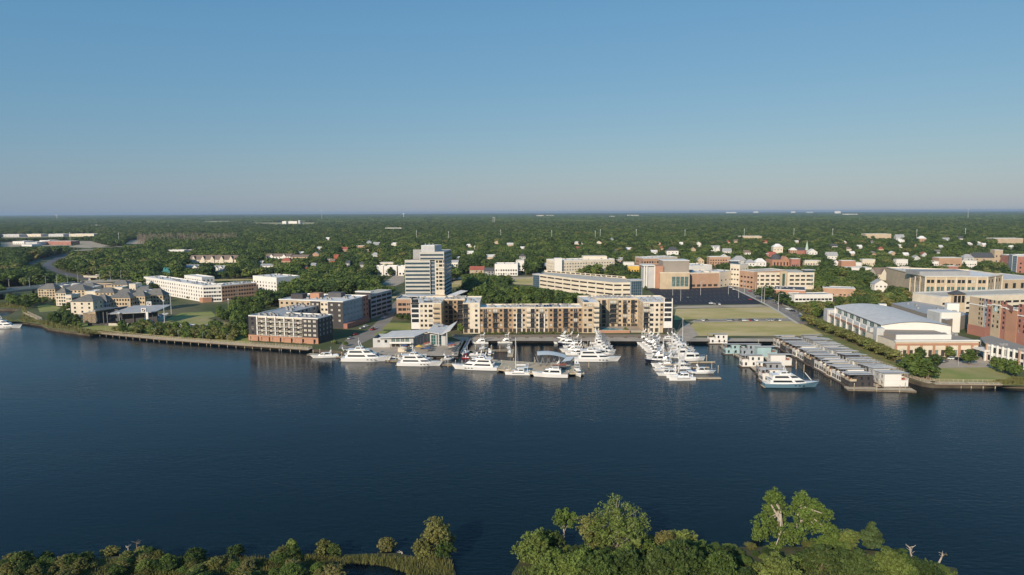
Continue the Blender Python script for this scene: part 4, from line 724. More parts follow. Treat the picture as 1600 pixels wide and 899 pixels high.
def riverside_hotel():
    p = [(XD(1512, 412), 412), (XD(1540, 398), 398), (XD(1602, 372), 372), (XD(1660, 352), 352)]; back = [(p[3][0]+8, p[3][1]+18), (p[0][0]+16, p[0][1]+16)]; zt = zat(1540, 480, 398); r = thing('hotel_building', 'seven storey red brick and tan hotel at the right edge of the riverfront', 'hotel', (p[1][0]+15, p[1][1], GZ)); fh = 2.85; zb = GZ+6.5
    def seg(a, b, t0, t1, m, n, out, top=0, kind='dark', cols=None):
        d = (Vector(b)-Vector(a)); L = d.length; d.normalize(); o = Vector((d.y, -d.x))*out; q0 = Vector(a)+d*L*t0+o; q1 = Vector(a)+d*L*t1+o; LL = (q1-q0).length; mb = MB(); rects = []
        for k in range(6):
            for u in (cols if cols else [(i+.5)/n for i in range(n)]): rects.append((u*LL-.62, u*LL+.62, zb+k*fh+.6, zb+k*fh+2.2, kind))
        facade(r, mb, q0, q1, GZ, zt+top, rects); dn = -o/out*3 if out else Vector((0, 0))
        for e, f in ((q0, q0+dn), (q1+dn, q1)): mb.face([(*f, GZ), (*e, GZ), (*e, zt+top), (*f, zt+top)]) if out else None
        mb.poly([(*q0, zt+top), (*q1, zt+top), (*(q1+dn), zt+top), (*(q0+dn), zt+top)]) if out else None
        mb.build('front_wall', m, r); mb = MB(); mb.bar((*q0, zt+top+.3), (*q1, zt+top+.3), .7, .6); mb.build('cornice', 'white', r); return q0, q1
    seg(p[0], p[1], 0, .8, 'tan', 2, .3, 0, cols=[.72, .9]); seg(p[0], p[1], .8, 1, 'blue_grey', 1, .0)
    seg(p[1], p[2], 0, .13, 'red_brick', 1, .5, 1.2); s = seg(p[1], p[2], .13, .36, 'tan', 2, .8, 1.8); seg(p[1], p[2], .36, .5, 'red_brick', 1, .3, 1.0); seg(p[1], p[2], .5, .78, 'orange_brick', 0, .9, .6, cols=[]) if 0 else None
    q = seg(p[1], p[2], .5, .78, 'orange_brick', 1, .9, .6, cols=[.08]); seg(p[1], p[2], .78, 1, 'red_brick', 2, .5, -2.0); seg(p[2], p[3], 0, 1, 'red_brick', 8, .5, -2.0)
    mb = MB(); d = (s[1]-s[0]).normalized(); o = Vector((d.y, -d.x)); c = (s[0]+s[1])/2+o*.08; mb.bar((*(c-d*1.1), zt-.3), (*(c+d*1.1), zt-.3), .14, 2.8); mb.build('sign_panel', 'teal_pale', r); mb = MB(); mb.bar((*(c-d*.35+o*.1), zt-1.2), (*(c-d*.35+o*.1), zt+.6), .06, .3); mb.bar((*(c-d*.35+o*.1), zt-.3), (*(c+d*.4+o*.1), zt+.5), .06, .3); mb.bar((*(c-d*.35+o*.1), zt-.3), (*(c+d*.4+o*.1), zt-1.1), .06, .3); mb.build('sign_mark', 'white', r)
    mb = MB(); pl = p+back; mb.poly([(*v, zt-.1) for v in pl])
    for a, b in ((p[3], back[0]), (back[0], back[1]), (back[1], p[0])): mb.face([(*a, GZ), (*b, GZ), (*b, zt-.1), (*a, zt-.1)])
    mb.build('roof', 'roof_white', r); mb = MB(); mb.prism([(p[1][0]+6, p[1][1]+4), (p[2][0]-4, p[2][1]+6), (p[2][0], p[2][1]+18), (p[1][0]+8, p[1][1]+16)], zt-.1, zt+3.2); mb.build('roof_storey', 'red_brick', r); units(r, [p[1], p[2], back[0], back[1]], zt, 8, 61); EXCL.append(pl); visr(1512, 466, 1600, 535, 420)
    mb = MB(); d = (Vector(p[1])-Vector(p[0])).normalized(); o = Vector((d.y, -d.x))*.5; mb.bar((p[0][0]+o.x, p[0][1]+o.y, GZ+3), (p[1][0]+o.x, p[1][1]+o.y, GZ+3), .3, 6); mb.build('brick_base', 'red_brick', r)
    a = G(1541, 563); b = G(1601, 577.5); e = G(1650, 588); r2 = thing('hotel_podium', 'white framed two storey hotel podium with large dark windows', 'building', (*a, GZ)); h = hgt(1541, 563, 538); mb = MB()
    for q0, q1, nb in ((a, b, 7), (b, e, 4)):
        L = dist(q0, q1); w = L/nb; facade(r2, mb, q0, q1, GZ, GZ+h, [(j*w+.5, (j+1)*w-.5, GZ+.3+f*h*.5, GZ+.3+f*h*.5+h*.34, 'wide') for f in range(2) for j in range(nb)], depth=.5)
    f = [G(1530, 551), a]; facade(r2, mb, f[0], f[1], GZ, GZ+h, [(1, dist(*f)-1, GZ+h*.55, GZ+h*.9, 'wide')]); mb.build('wall', 'white', r2); mb = MB(); mb.poly([(*v, GZ+h) for v in (f[0], a, b, e, (e[0]+5, e[1]+12), (f[0][0]+9, f[0][1]+5))]); mb.build('roof', 'taupe', r2); units(r2, [a, b, (b[0]+6, b[1]+8), (a[0]+6, a[1]+8)], GZ+h, 4, 62); EXCL.append([a, b, e, (e[0]+10, e[1]+20), (a[0]+20, a[1]+40), f[0]])
    L = dist(a, b); d = (Vector(b)-Vector(a)).normalized(); o = Vector((d.y, -d.x))*.3
    for j in range(8): c = Vector(a)+d*(j*L/7)+o; mb = MB(); mb.bar((*c, GZ), (*c, GZ+h+.4), .8, .5); mb.build('pier', 'pink_brick' if j in (0, 6) else 'white', r2)
    visr(1541, 532, 1600, 556, b[1]+30)
riverside_hotel()
# ---------------------------------------------------------------- riverside restaurant
def restaurant():
    a = G(583, 543); b = G(646, 545); c = G(672, 539); D = a[1]; X = lambda px, D=D: XD(px, D); r = thing('restaurant_building', 'long low waterfront restaurant with tilted grey metal roof and balcony', 'building', (X(620), D+4, GZ))
    x0, x1, x2 = X(583), X(646), X(668); mb = MB(); facade(r, mb, (x0, D), (X(610), D), GZ, GZ+5.2, [(2.5, 4, GZ+2.6, GZ+4.2, 'dark'), (6.5, 8, GZ+2.6, GZ+4.2, 'dark')]); facade(r, mb, (X(610), D), (x1, D), GZ, GZ+5.6, [(.6+j*2.6, 2.8+j*2.6, GZ+.2, GZ+2.3, 'store') for j in range(5)]+[(.6+j*2.6, 2.8+j*2.6, GZ+3.0, GZ+5.2, 'green') for j in range(5)]); mb.build('front_wall', 'light_grey', r)
    mb = MB(); facade(r, mb, (x1, D), (x2, D+15), GZ, GZ+5.6, [(.8+j*3.2, 3.4+j*3.2, GZ+.4, GZ+5.0, 'blue') for j in range(4)]); facade(r, mb, (x2, D+15), (x0, D+15), GZ, GZ+5, []); facade(r, mb, (x0, D+15), (x0, D), GZ, GZ+5, []); mb.build('side_wall', 'blue_grey', r)  # blue-grey carries the shade of the right side in the wall colour
    mb = MB(); z = GZ+6.3; q = [(x0+3.5, D-1.6, z-.6), (x1+1, D-2.2, z+.1), (x2+1.5, D+16, z+1.2), (x0+8, D+16, z+.2)]; mb.poly([(p[0], p[1], p[2]) for p in q]); mb.poly([(p[0], p[1], p[2]-.4) for p in q[::-1]])
    for i in range(4): p, s = q[i], q[(i+1) % 4]; mb.face([(p[0], p[1], p[2]-.4), (s[0], s[1], s[2]-.4), s, p])
    mb.build('metal_roof', 'metal_roof', r); boxpart(r, 'balcony_front', 'white', X(610), x1-.8, D-2.6, D-2.4, GZ+2.5, GZ+3.5); boxpart(r, 'balcony_floor', 'wood_pale', X(610), x1-.8, D-2.4, D-.02, GZ+2.4, GZ+2.6)
    for j in range(5): boxpart(r, 'balcony_post', 'wood_dark', X(611)+j*3, X(611)+j*3+.2, D-2.5, D-2.3, GZ, GZ+2.4)
    EXCL.append([(x0, D), (x2, D), (x2, D+16), (x0, D+16)]); visr(582, 515, 706, 540, D+30)
    D2 = G(686, 540)[1]; X2 = lambda px: XD(px, D2); r2 = thing('glass_pavilion', 'glass pavilion with upswept butterfly roof right of the waterfront restaurant', 'building', (X2(688), D2+5, GZ)); x0, x1 = X2(672), X2(702); mb = MB()
    facade(r2, mb, (x0, D2), (x1-2, D2), GZ, GZ+6.6, [(.6+j*3.1, 3.3+j*3.1, GZ+.3, GZ+6.0, 'green') for j in range(3)]); facade(r2, mb, (x1-2, D2), (x1-2, D2+14), GZ, GZ+6.6, [(1, 13, GZ+.4, GZ+6, 'blue')]); facade(r2, mb, (x1-2, D2+14), (x0, D2+14), GZ, GZ+6.6, []); facade(r2, mb, (x0, D2+14), (x0, D2), GZ, GZ+6.6, []); mb.build('wall', 'light_grey', r2)
    mb = MB(); z = GZ+7.2; xm = (x0+x1)/2+1.5
    for q in ([(x0-1.2, D2-2.5, z+1.2), (xm, D2-2.5, z-.3), (xm+2.4, D2+16, z+1.4), (x0+1, D2+16, z+3.0)], [(xm, D2-2.5, z-.3), (x1+1, D2-2.5, z+2.0), (x1+3.5, D2+16, z+4.2), (xm+2.4, D2+16, z+1.4)]):
        mb.face(q); mb.face([(p[0], p[1], p[2]-.35) for p in q[::-1]])
        for i in range(4): p, s = q[i], q[(i+1) % 4]; mb.face([(p[0], p[1], p[2]-.35), (s[0], s[1], s[2]-.35), s, p])
    mb.build('butterfly_roof', 'metal_roof', r2)
    for px in (686, 699): mb = MB(); mb.tube((X2(px), D2-1.8, GZ), (X2(px), D2-1.8, z+.6), .35, .35, 8); mb.build('column', 'light_grey', r2)
    units(r2, [(x0+1, D2+4), (xm, D2+4), (xm, D2+14), (x0+1, D2+14)], z+1.9, 3, 71); EXCL.append([(x0, D2), (x1, D2), (x1, D2+16), (x0, D2+16)])
    t = thing('tent', 'cream box tent on the plaza in front of the restaurant balcony', 'tent', (*G(629, 549.5), GZ)); mb = MB(); mb.box(-2.3, 2.3, -1.5, 1.5, 0, 2.1); mb.build('tent_wall', 'cream_light', t, False); mb = MB(); 
    for s in (((-2.4, -1.6), (2.4, -1.6)), ((2.4, -1.6), (2.4, 1.6)), ((2.4, 1.6), (-2.4, 1.6)), ((-2.4, 1.6), (-2.4, -1.6))): mb.face([(*s[0], 2.1), (*s[1], 2.1), (0, 0, 2.8)])
    mb.build('tent_roof', 'cream_light', t, False)
    u = thing('parasol', 'yellow parasol on the plaza before the glass pavilion', 'parasol', (*G(655, 547), GZ)); mb = MB(); mb.tube((0, 0, 0), (0, 0, 2.6), .05, .05); mb.build('pole', 'steel', u, False); mb = MB(); mb.tube((0, 0, 2.0), (0, 0, 2.9), 2.2, .1, 8); mb.build('canopy', 'yellow', u, False)
restaurant()
# ---------------------------------------------------------------- open-air stage
def stage():
    D = G(160, 508)[1]; X = lambda px: XD(px, D); r = thing('stage_building', 'open-air concert stage with tan side wall and big dark sloping roof', 'stage', (X(185), D+5, GZ)); a, b = (X(133), D-2), (X(156), D-4); h0 = zat(133, 488.5, D)-GZ; h1 = zat(156, 484, D)-GZ; c = X(170); mb = MB()
    n = 3
    for i in range(n):
        t0, t1 = i/n, (i+1)/n; p, q = lerp2(a, b, t0+.01), lerp2(a, b, t1-.01); mb = MB(); mb.face([(*p, GZ+2), (*q, GZ+2), (*q, GZ+h0+(h1-h0)*t1), (*p, GZ+h0+(h1-h0)*t0)]); mb.prism([p, q, (q[0], q[1]+.3), (p[0], p[1]+.3)], GZ+2, GZ+h0-.2); mb.build('wall_panel', 'tan', r)
    h2 = zat(169, 478.5, D+16)-GZ; mb = MB(); q = [(a[0]-.5, a[1]-.5, GZ+h0+.1), (b[0]+.4, b[1]-.8, GZ+h1+.1), (c+4, D+18, GZ+h2), (a[0]+10, D+18, GZ+h2-3)]
    mb.face(q); mb.face([(p[0], p[1], p[2]-.5) for p in q[::-1]])
    for i in range(4): p, s = q[i], q[(i+1) % 4]; mb.face([(p[0], p[1], p[2]-.5), (s[0], s[1], s[2]-.5), s, p])
    mb.build('stage_roof', 'light_grey', r); mb = MB(); mb.prism([(a[0]+2, D+6), (c+2, D+8), (c+2, D+20), (a[0]+4, D+20)], GZ, GZ+h1-1); mb.build('back_wall', 'dark_grey', r); boxpart(r, 'stage_floor', 'charcoal', a[0]+3, c+2, D-2, D+8, GZ, GZ+1.4)
    for px in (157, 164, 170): mb = MB(); mb.bar((X(px), D-1, GZ+1.4), (X(px), D-1, GZ+h1-1.5), .6, .6); mb.build('truss', 'dark_grey', r)
    x0, x1 = X(169), X(240); z0 = zat(200, 489, D)-GZ; mb = MB(); q = [(x0, D, GZ+z0-.6), (x1, D+3, GZ+z0+.3), (x1+2, D+22, GZ+z0+2.6), (x0+6, D+22, GZ+z0+2.0)]; mb.face(q); mb.face([(p[0], p[1], p[2]-.5) for p in q[::-1]])
    for i in range(4): p, s = q[i], q[(i+1) % 4]; mb.face([(p[0], p[1], p[2]-.5), (s[0], s[1], s[2]-.5), s, p])
    mb.build('seating_roof', 'roof_grey', r); boxpart(r, 'screen_wall', 'charcoal', x0+3, x1-2, D+9, D+10, GZ, GZ+z0-.4); boxpart(r, 'low_wall', 'concrete', x0+2, x1-6, D-3, D-2.6, GZ, GZ+1.6)  # charcoal screen added as the dark shade under the seating roof
    for px in (172, 190, 208, 226, 238): mb = MB(); mb.tube((X(px), D+1, GZ), (X(px), D+1, GZ+z0-1.0), .25, .25, 6); mb.build('post', 'dark_grey', r)
    EXCL.append([(a[0], D-3), (x1, D-3), (x1, D+24), (a[0], D+24)]); visr(132, 477, 240, 503, D+24)
    for i, (px, yb, yt, lab) in enumerate(((231, 509, 481.5, 'nearer'), (239, 500, 471.5, 'farther'))):
        p = G(px, yb); s = p[1]/F; t = thing('sign_pylon', f'tall white sign pylon with square black and white emblem box, the {lab} one', 'sign', (*p, GZ)); H = hgt(px, yb, yt); w = 1.1
        mb = MB(); mb.box(-.75, .75, -.4, .4, 0, H-2.6); mb.build('shaft', 'white', t, False); ox = -2.2; mb = MB(); mb.box(ox-1.4, ox+1.9, -.5, .5, H-2.9, H); mb.build('sign_box', 'white', t, False); mb = MB()
        mb.face([(ox-.9, -.52, H-2.4), (ox+1.4, -.52, H-2.4), (ox+1.4, -.52, H-.5), (ox-.9, -.52, H-.5)]); mb.build('emblem_panel', 'charcoal', t, False); mb = MB(); mb.bar((ox-.5, -.55, H-2.1), (ox+1.0, -.55, H-.8), .04, .5); mb.build('emblem_stroke', 'white', t, False)
    for k, (px, py) in enumerate(((227, 506), (233, 507))): t = thing('tent', f'blue peaked tent below the sign pylons, {"left" if k == 0 else "right"} of two', 'tent', (*G(px, py), GZ), 0, 'blue tents by the stage'); mb = MB(); [mb.face([(*s[0], 2.3), (*s[1], 2.3), (0, 0, 3.8)]) for s in (((-2.2, -2), (2.2, -2)), ((2.2, -2), (2.2, 2)), ((2.2, 2), (-2.2, 2)), ((-2.2, 2), (-2.2, -2)))]; mb.build('tent_roof', 'blue_tent', t, False); mb = MB(); [mb.box(x-.06, x+.06, y-.06, y+.06, 0, 2.3) for x in (-2.1, 2.1) for y in (-1.9, 1.9)]; mb.face([(-2.1, 1.9, .2), (2.1, 1.9, .2), (2.1, 1.9, 2.3), (-2.1, 1.9, 2.3)]); mb.build('tent_frame', 'blue_tent', t, False)
stage()
# ---------------------------------------------------------------- houses and pitched-roof blocks
def roofed(name, label, cat, x0, x1, yb, ye, yr, wm='cream', rm='shingle', depth=None, kind='hip', n=4, rows=2, group=None, ang=0.0, chim=False, glass='dark', visb=None):
    """building with a hipped or gabled roof; pixels: sides, base row, eave row, ridge row"""
    a = G(x0, yb); b = G(x1, yb+(x1-x0)*math.tan(ang)); W_ = dist(a, b); dp = depth or min(16, max(8, W_*.7)); H = max(2.6, hgt((x0+x1)/2, yb, ye)); HR = max(H+1.2, min(H+dp*.5, hgt((x0+x1)/2, yb, yr)+.6)); fp = rect(a, b, dp); r = thing(name, label, cat, ((a[0]+b[0])/2, (a[1]+b[1])/2, GZ), 0, group)
    mb = MB(); fh = (H-.3)/max(1, rows)
    for i in range(4):
        p, q = fp[i], fp[(i+1) % 4]; L = dist(p, q); k = n if i % 2 == 0 else max(1, int(n*L/W_)); ww = min(1.5, L/k*.6); facade(r, mb, p, q, GZ, GZ+H, grid(L, k, rows, ww, min(1.5, fh*.6), GZ, fh, glass, .3, .3, fh*.28) if i != 2 and n else [])
    P = [Vector((*p, GZ+H)) for p in fp]; d = (P[1]-P[0]).normalized(); m = (P[2]-P[1]).normalized(); ov = .5; E = [P[0]-d*ov-m*ov, P[1]+d*ov-m*ov, P[2]+d*ov+m*ov, P[3]-d*ov+m*ov]
    rb = MB(); zz = Vector((0, 0, HR-H))
    if kind == 'hip':
        ins = min(W_*.45, dp*.5); R0 = (E[0]+E[3])/2+d*ins+zz; R1 = (E[1]+E[2])/2-d*ins+zz; rb.face([E[0], E[1], R1, R0]); rb.face([E[2], E[3], R0, R1]); rb.face([E[1], E[2], R1]); rb.face([E[3], E[0], R0])
    elif kind == 'gable':
        R0 = (E[0]+E[3])/2+zz; R1 = (E[1]+E[2])/2+zz; rb.face([E[0], E[1], R1, R0]); rb.face([E[2], E[3], R0, R1]); mb.face([P[1], P[2], (P[1]+P[2])/2+zz*.94]); mb.face([P[3], P[0], (P[0]+P[3])/2+zz*.94])
    elif kind == 'front':
        R0 = (E[0]+E[1])/2+zz; R1 = (E[3]+E[2])/2+zz; rb.face([E[1], E[2], R1, R0]); rb.face([E[3], E[0], R0, R1]); mb.face([P[0], P[1], (P[0]+P[1])/2+zz*.94]); mb.face([P[2], P[3], (P[2]+P[3])/2+zz*.94])
    elif kind == 'gables':   # long roof with front gables
        R0 = (E[0]+E[3])/2+zz; R1 = (E[1]+E[2])/2+zz; rb.face([E[0], E[1], R1, R0]); rb.face([E[2], E[3], R0, R1]); mb.face([P[1], P[2], (P[1]+P[2])/2+zz*.94]); mb.face([P[3], P[0], (P[0]+P[3])/2+zz*.94]); k = max(2, int(W_/14))
        for i in range(k):
            c = P[0]+d*W_*((i+.5)/k)-m*1.2; g = 3.0; t = c+zz*.85; e0 = c-d*g; e1 = c+d*g; bk = (c+m*dp*.45)+zz*.85; mb.face([e0, e1, t]); mb.face([e0-Vector((0, 0, H)), e1-Vector((0, 0, H)), e1, e0]); rb.face([e1, e1+m*3, bk, t]); rb.face([e0, t, bk, e0+m*3]); mb.face([e1-Vector((0, 0, H)), e1-Vector((0, 0, H))+m*1.2, e1+m*1.2, e1]); mb.face([e0-Vector((0, 0, H))+m*1.2, e0-Vector((0, 0, H)), e0, e0+m*1.2])
    mb.build('wall', wm, r); ro = rb.build('roof', rm, r)
    if chim: c = (E[0]+E[2])/2+d*W_*.2; cb = MB(); cb.box(c.x-.45, c.x+.45, c.y-.45, c.y+.45, GZ+H, GZ+HR+1.0); cb.shift(r.location); o = ob('chimney', cb.mesh('chimney', 'red_brick'), ro)
    EXCL.append(fp); visr(x0, yr, x1, visb or yb-(yb-ye)*.35, a[1]+dp*.4); return r
GP = 'pitched roof apartments left of the stage'
for x0, x1, yb, ye, yr, lab, kw in ((60, 87, 468, 452, 445, 'farthest left one, with trees before it', dict(n=6, rows=4)), (88, 104, 478, 458, 452, 'narrow one behind the park lawn', dict(n=4, rows=4, wm='cream_light')),
        (112, 147, 497, 471.5, 463.5, 'bare side walled one nearest the river', dict(n=3, rows=4, wm='cream_light', depth=18)), (147.5, 168, 493, 469, 462, 'one tinted blue for shade behind the stage wall', dict(n=6, rows=4, wm='blue_grey')),  # blue-grey wall: bluish shade painted onto a cream house
        (169, 205, 491, 465.5, 459, 'one right behind the dark stage roof', dict(n=8, rows=4)), (206, 228, 489, 463, 456.5, 'one left of the sign pylons', dict(n=5, rows=4)), (229, 256, 485, 461.5, 450.5, 'one with broad hip roof beyond the pylons', dict(n=5, rows=4, wm='tan')),
        (98, 134, 470, 453.5, 447, 'dark hipped one behind the park front', dict(n=6, rows=4)), (150, 179, 474, 457.5, 451.5, 'hipped one in the middle of the second row', dict(n=5, rows=4)), (208, 236, 471, 456, 450, 'hipped one at the right of the second row', dict(n=5, rows=4)), (174, 200, 460, 445, 439.5, 'grey roofed one at the back near the highway', dict(n=5, rows=4)), (118, 149, 463, 449, 443.5, 'low hipped one at the back left', dict(n=5, rows=4)), (180, 205, 473, 458, 453, 'small one between two hip roofs', dict(n=4, rows=4, wm='cream_light'))):
    roofed('apartment_house', f'cream pitched roof apartment house, {lab}', 'house', x0, x1, yb, ye, yr, group=GP, glass='dark', **kw)
for i, (x0, x1, yb, yt) in enumerate(((87, 99, 466, 447.5), (100, 116, 463, 446), (134, 150, 472, 456), (136, 148, 466, 449.5), (104, 113, 484, 462), (205, 215, 480, 460), (180, 192, 463, 449.5), (222, 230, 476, 456))): bld('flat_link_block', f'pale flat roofed link block amid the pitched roof apartments, {("first", "second", "third", "fourth", "fifth", "sixth", "seventh", "eighth")[i]} listed', 'building', (x0, yb), (x1, yb), yt, 11, 'cream_light', 'roof_white', 3, 4, 1.4, 1.4, 'dark', 3.3, .6, group=GP)
for x0, x1, yb, yt, lab, wm in ((120, 165, 458, 446.5, 'flat tan roofed parking deck amid the pitched roof apartments, left half', 'tan'), (166, 202, 458, 447, 'flat tan roofed parking deck amid the pitched roof apartments, right half', 'tan')): bld('parking_deck', lab, 'garage', (x0, yb), (x1, yb), yt, 16, wm, 'tan', 6, 2, 3, 1.3, 'open', 4, .6, False, 0, cop='tan')
for x0, x1, yb, yt, lab in ((203, 213, 467, 444.5, 'taller'), (213.5, 224, 466, 449, 'lower')): bld('stair_block', f'cream cubic stair block left of the long white apartments, the {lab} of two', 'building', (x0, yb), (x1, yb), yt, 10, 'cream_light', 'roof_white', 2, 4, 1.3, 1.4, 'dark', 3.2, .6)
# ---------------------------------------------------------------- houses of the town among the trees (pixel sides, base, eave, ridge)
HT = 'town houses among the trees'
def H_(lab, x0, x1, yb, ye, yr, wm='white', rm='roof_dark', kind='gable', n=3, rows=2, **k):
    roofed(k.pop('name', 'house'), lab, k.pop('cat', 'house'), x0, x1, yb+3, ye, yr, wm, rm, kind=kind, n=n, rows=rows, group=HT, visb=ye+(yb-ye)*.75, **k)
def FB(lab, x0, x1, yb, yt, wm='white', rm='roof_white', n=4, rows=1, depth=None, name='flat_roofed_building', **k):
    w = (x1-x0)*G(x0, yb)[1]/F; bld(name, lab, 'building', (x0, yb+2.5), (x1, yb+2.5), yt, depth or min(26, max(8, w*.5)), wm, rm, n, rows, min(2.2, w/n*.5), 1.6, 'dark', 3.6, .6, True, 0, group=HT, visb=yt+(yb-yt)*.62)
H_('cream townhouse row with brown roof and pointed gables on the left', 296, 369, 411, 406, 400, 'cream_light', 'roof_brown', 'gables', 12)
H_('row of small white gables just above the left rail embankment', 285, 312, 420, 418, 415, 'white', 'roof_grey', 'gables', 6); H_('white gabled house pair right of the small white gables', 334, 350, 425, 420, 416, 'white', 'roof_grey', 'gables', 3)
FB('long white metal roofed shed deep in the left wood', 262, 288, 395, 391, 'white', 'metal_roof', 3); FB('cream flat shed right of the white metal roofed shed', 288, 304, 394, 391, 'cream', 'roof_white', 3); H_('teal roofed hall beside the left highway', 249, 266, 426, 424, 419.5, 'teal', 'teal', 'gable', 2, 1)
H_('cream gabled row with brown roof left of the office tower', 415, 454, 403.5, 401, 397.5, 'white', 'roof_brown', 'gables', 8); H_('long brown roofed house right of the cream gabled row', 455, 481, 403.5, 401.5, 399, 'tan', 'roof_brown', 'gable', 4)
for i, a in enumerate((('small white house with pale roof above the long brown roof', 466, 474, 398, 396, 394, 'white', 'roof_white'), ('blue grey roofed house in the wood above the brown roofs', 495, 503, 392, 389, 385.5, 'light_grey', 'metal_roof'), ('pink stucco house right of the blue grey roof', 533, 543, 394, 389.5, 387, 'pink_brick', 'roof_red'), ('orange gabled house with a thin red spire', 522, 528, 405, 402, 398, 'orange', 'roof_red'), ('orange house below the spire house', 515, 523, 411, 408, 405.5, 'orange', 'roof_brown'), ('white house half hidden left of the orange house', 485, 493, 416, 414, 412, 'white', 'roof_grey'), ('small orange house with dark roof above the embankment', 474, 480, 421, 418, 415.5, 'orange', 'roof_dark'), ('white narrow gabled house left of the white townhouses', 540, 546, 416, 412, 408, 'white', 'roof_dark'), ('white gabled house close left of the white townhouses', 562, 568, 418, 414, 411, 'white', 'roof_dark'), ('grey roofed house at the wood edge over the white apartment end', 400, 411, 412, 410, 408.5, 'light_grey', 'metal_roof'), ('pale long house below the grey roofed house', 406, 427, 418, 415.5, 413.5, 'white', 'roof_grey'), ('grey roofed shed over the embankment left of the townhouses', 504, 514, 427, 425, 423.5, 'grey', 'roof_grey'))): H_(*a)
FB('pink flat roofed block high in the wood left of the tower', 554, 569, 389, 384.5, 'pink_brick', 'roof_white', 5, 2); FB('cream flat roofed block right of the pink flat block', 571, 581, 395, 390.5, 'cream_light', 'roof_white', 3); FB('cream low flat building left of the orange houses', 506, 517, 409, 405.5, 'cream', 'roof_white', 3); FB('cream flat building behind the white townhouses', 592, 615, 415, 411, 'cream_light', 'roof_white', 5)
for a in (('white house with dark shaded gable right of the office tower', 705, 716, 420, 410, 407.5, 'white', 'roof_grey'), ('long red tile roofed house between tower and white building', 734, 756, 427, 422, 417.5, 'tan', 'roof_red'), ('dark roofed long house right of the red tile roof', 757, 772, 428, 424, 419.5, 'grey', 'roof_dark'), ('white roofed house in the wood right of the tower top', 729, 740, 398, 395.5, 393, 'white', 'roof_white'), ('tiny white house above the wood right of the tower', 741, 746, 390, 387, 385, 'white', 'roof_white'), ('small white roofed house right beside the tower crown', 712, 720, 406, 404, 402, 'white', 'roof_white'), ('white gabled house along the street left of the hotel', 813, 820, 390, 388, 386, 'white', 'roof_white'), ('dark hipped house on the street left of the hotel', 811, 821, 405, 401, 397.5, 'light_grey', 'roof_dark'), ('white cottage at the left end of the cream hotel', 849, 856, 418, 415, 412, 'white', 'roof_grey'), ('tiny white house far beyond the hotel roof', 909, 914, 383, 381, 379, 'white', 'roof_white'), ('brown roofed house between hotel and taupe tower', 961, 973, 412, 407, 401, 'tan', 'roof_grey'), ('pale long roofed house far behind the yellow building', 976, 988, 392, 390, 387.5, 'pink_brick', 'roof_white')): H_(*a, kind='hip' if 'hipped' in a[0] else 'gable')
FB('yellow two storey building right of the cream hotel', 981, 999, 428, 416, 'yellow', 'roof_white', 4, 2); FB('white flat roofed building behind the yellow building', 974, 991, 416, 410.5, 'white', 'roof_white', 4)
for a in (('large white house with dark roof above the college block', 1042, 1060, 399, 392, 387, 'white', 'roof_dark', 'hip'), ('small white house left above the college block', 1017, 1027, 396, 393.5, 391.5, 'white', 'roof_white'), ('white peaked house far up behind the taupe tower', 1087, 1096, 386, 381, 377, 'white', 'roof_grey', 'front'), ('tiny white house left of the far peaked house', 1062, 1067, 384, 381.5, 379, 'white', 'roof_white'), ('white double gabled house behind the brick hall', 1110, 1125, 393, 389, 384.5, 'white', 'roof_grey', 'gables'), ('white house right of the double gabled house', 1130, 1143, 396, 393, 389, 'white', 'roof_grey'), ('white house right above the long parking deck lantern', 1162, 1173, 398, 395, 390, 'white', 'roof_brown'), ('white front gabled house above the grey brick block', 1126, 1139, 407, 402, 396.5, 'cream_light', 'roof_white', 'front'), ('cream gabled house behind the college block', 1088, 1100, 413, 407, 401.5, 'cream', 'roof_grey', 'front'), ('grey hipped house right of the stair lantern', 1145, 1167, 412, 407, 401, 'light_grey', 'roof_grey', 'hip'), ('white house behind the left of the parking deck', 1165, 1180, 417, 411, 405.5, 'white', 'roof_grey', 'hip'), ('white flat porch house right of the white hipped house', 1180, 1197, 417, 410, 405, 'white', 'roof_white', 'hip')): H_(*a)
FB('grey brick flat roofed block behind the college hall', 1108, 1141, 415, 402, 'pink_brick', 'roof_white', 8, 3); FB('long cream school deep in the wood right of centre', 1156, 1190, 374, 369.5, 'cream', 'roof_white', 8); FB('red brick block with dark roof above the parking deck', 1186, 1201, 404, 397, 'red_brick', 'roof_dark', 4, 2)
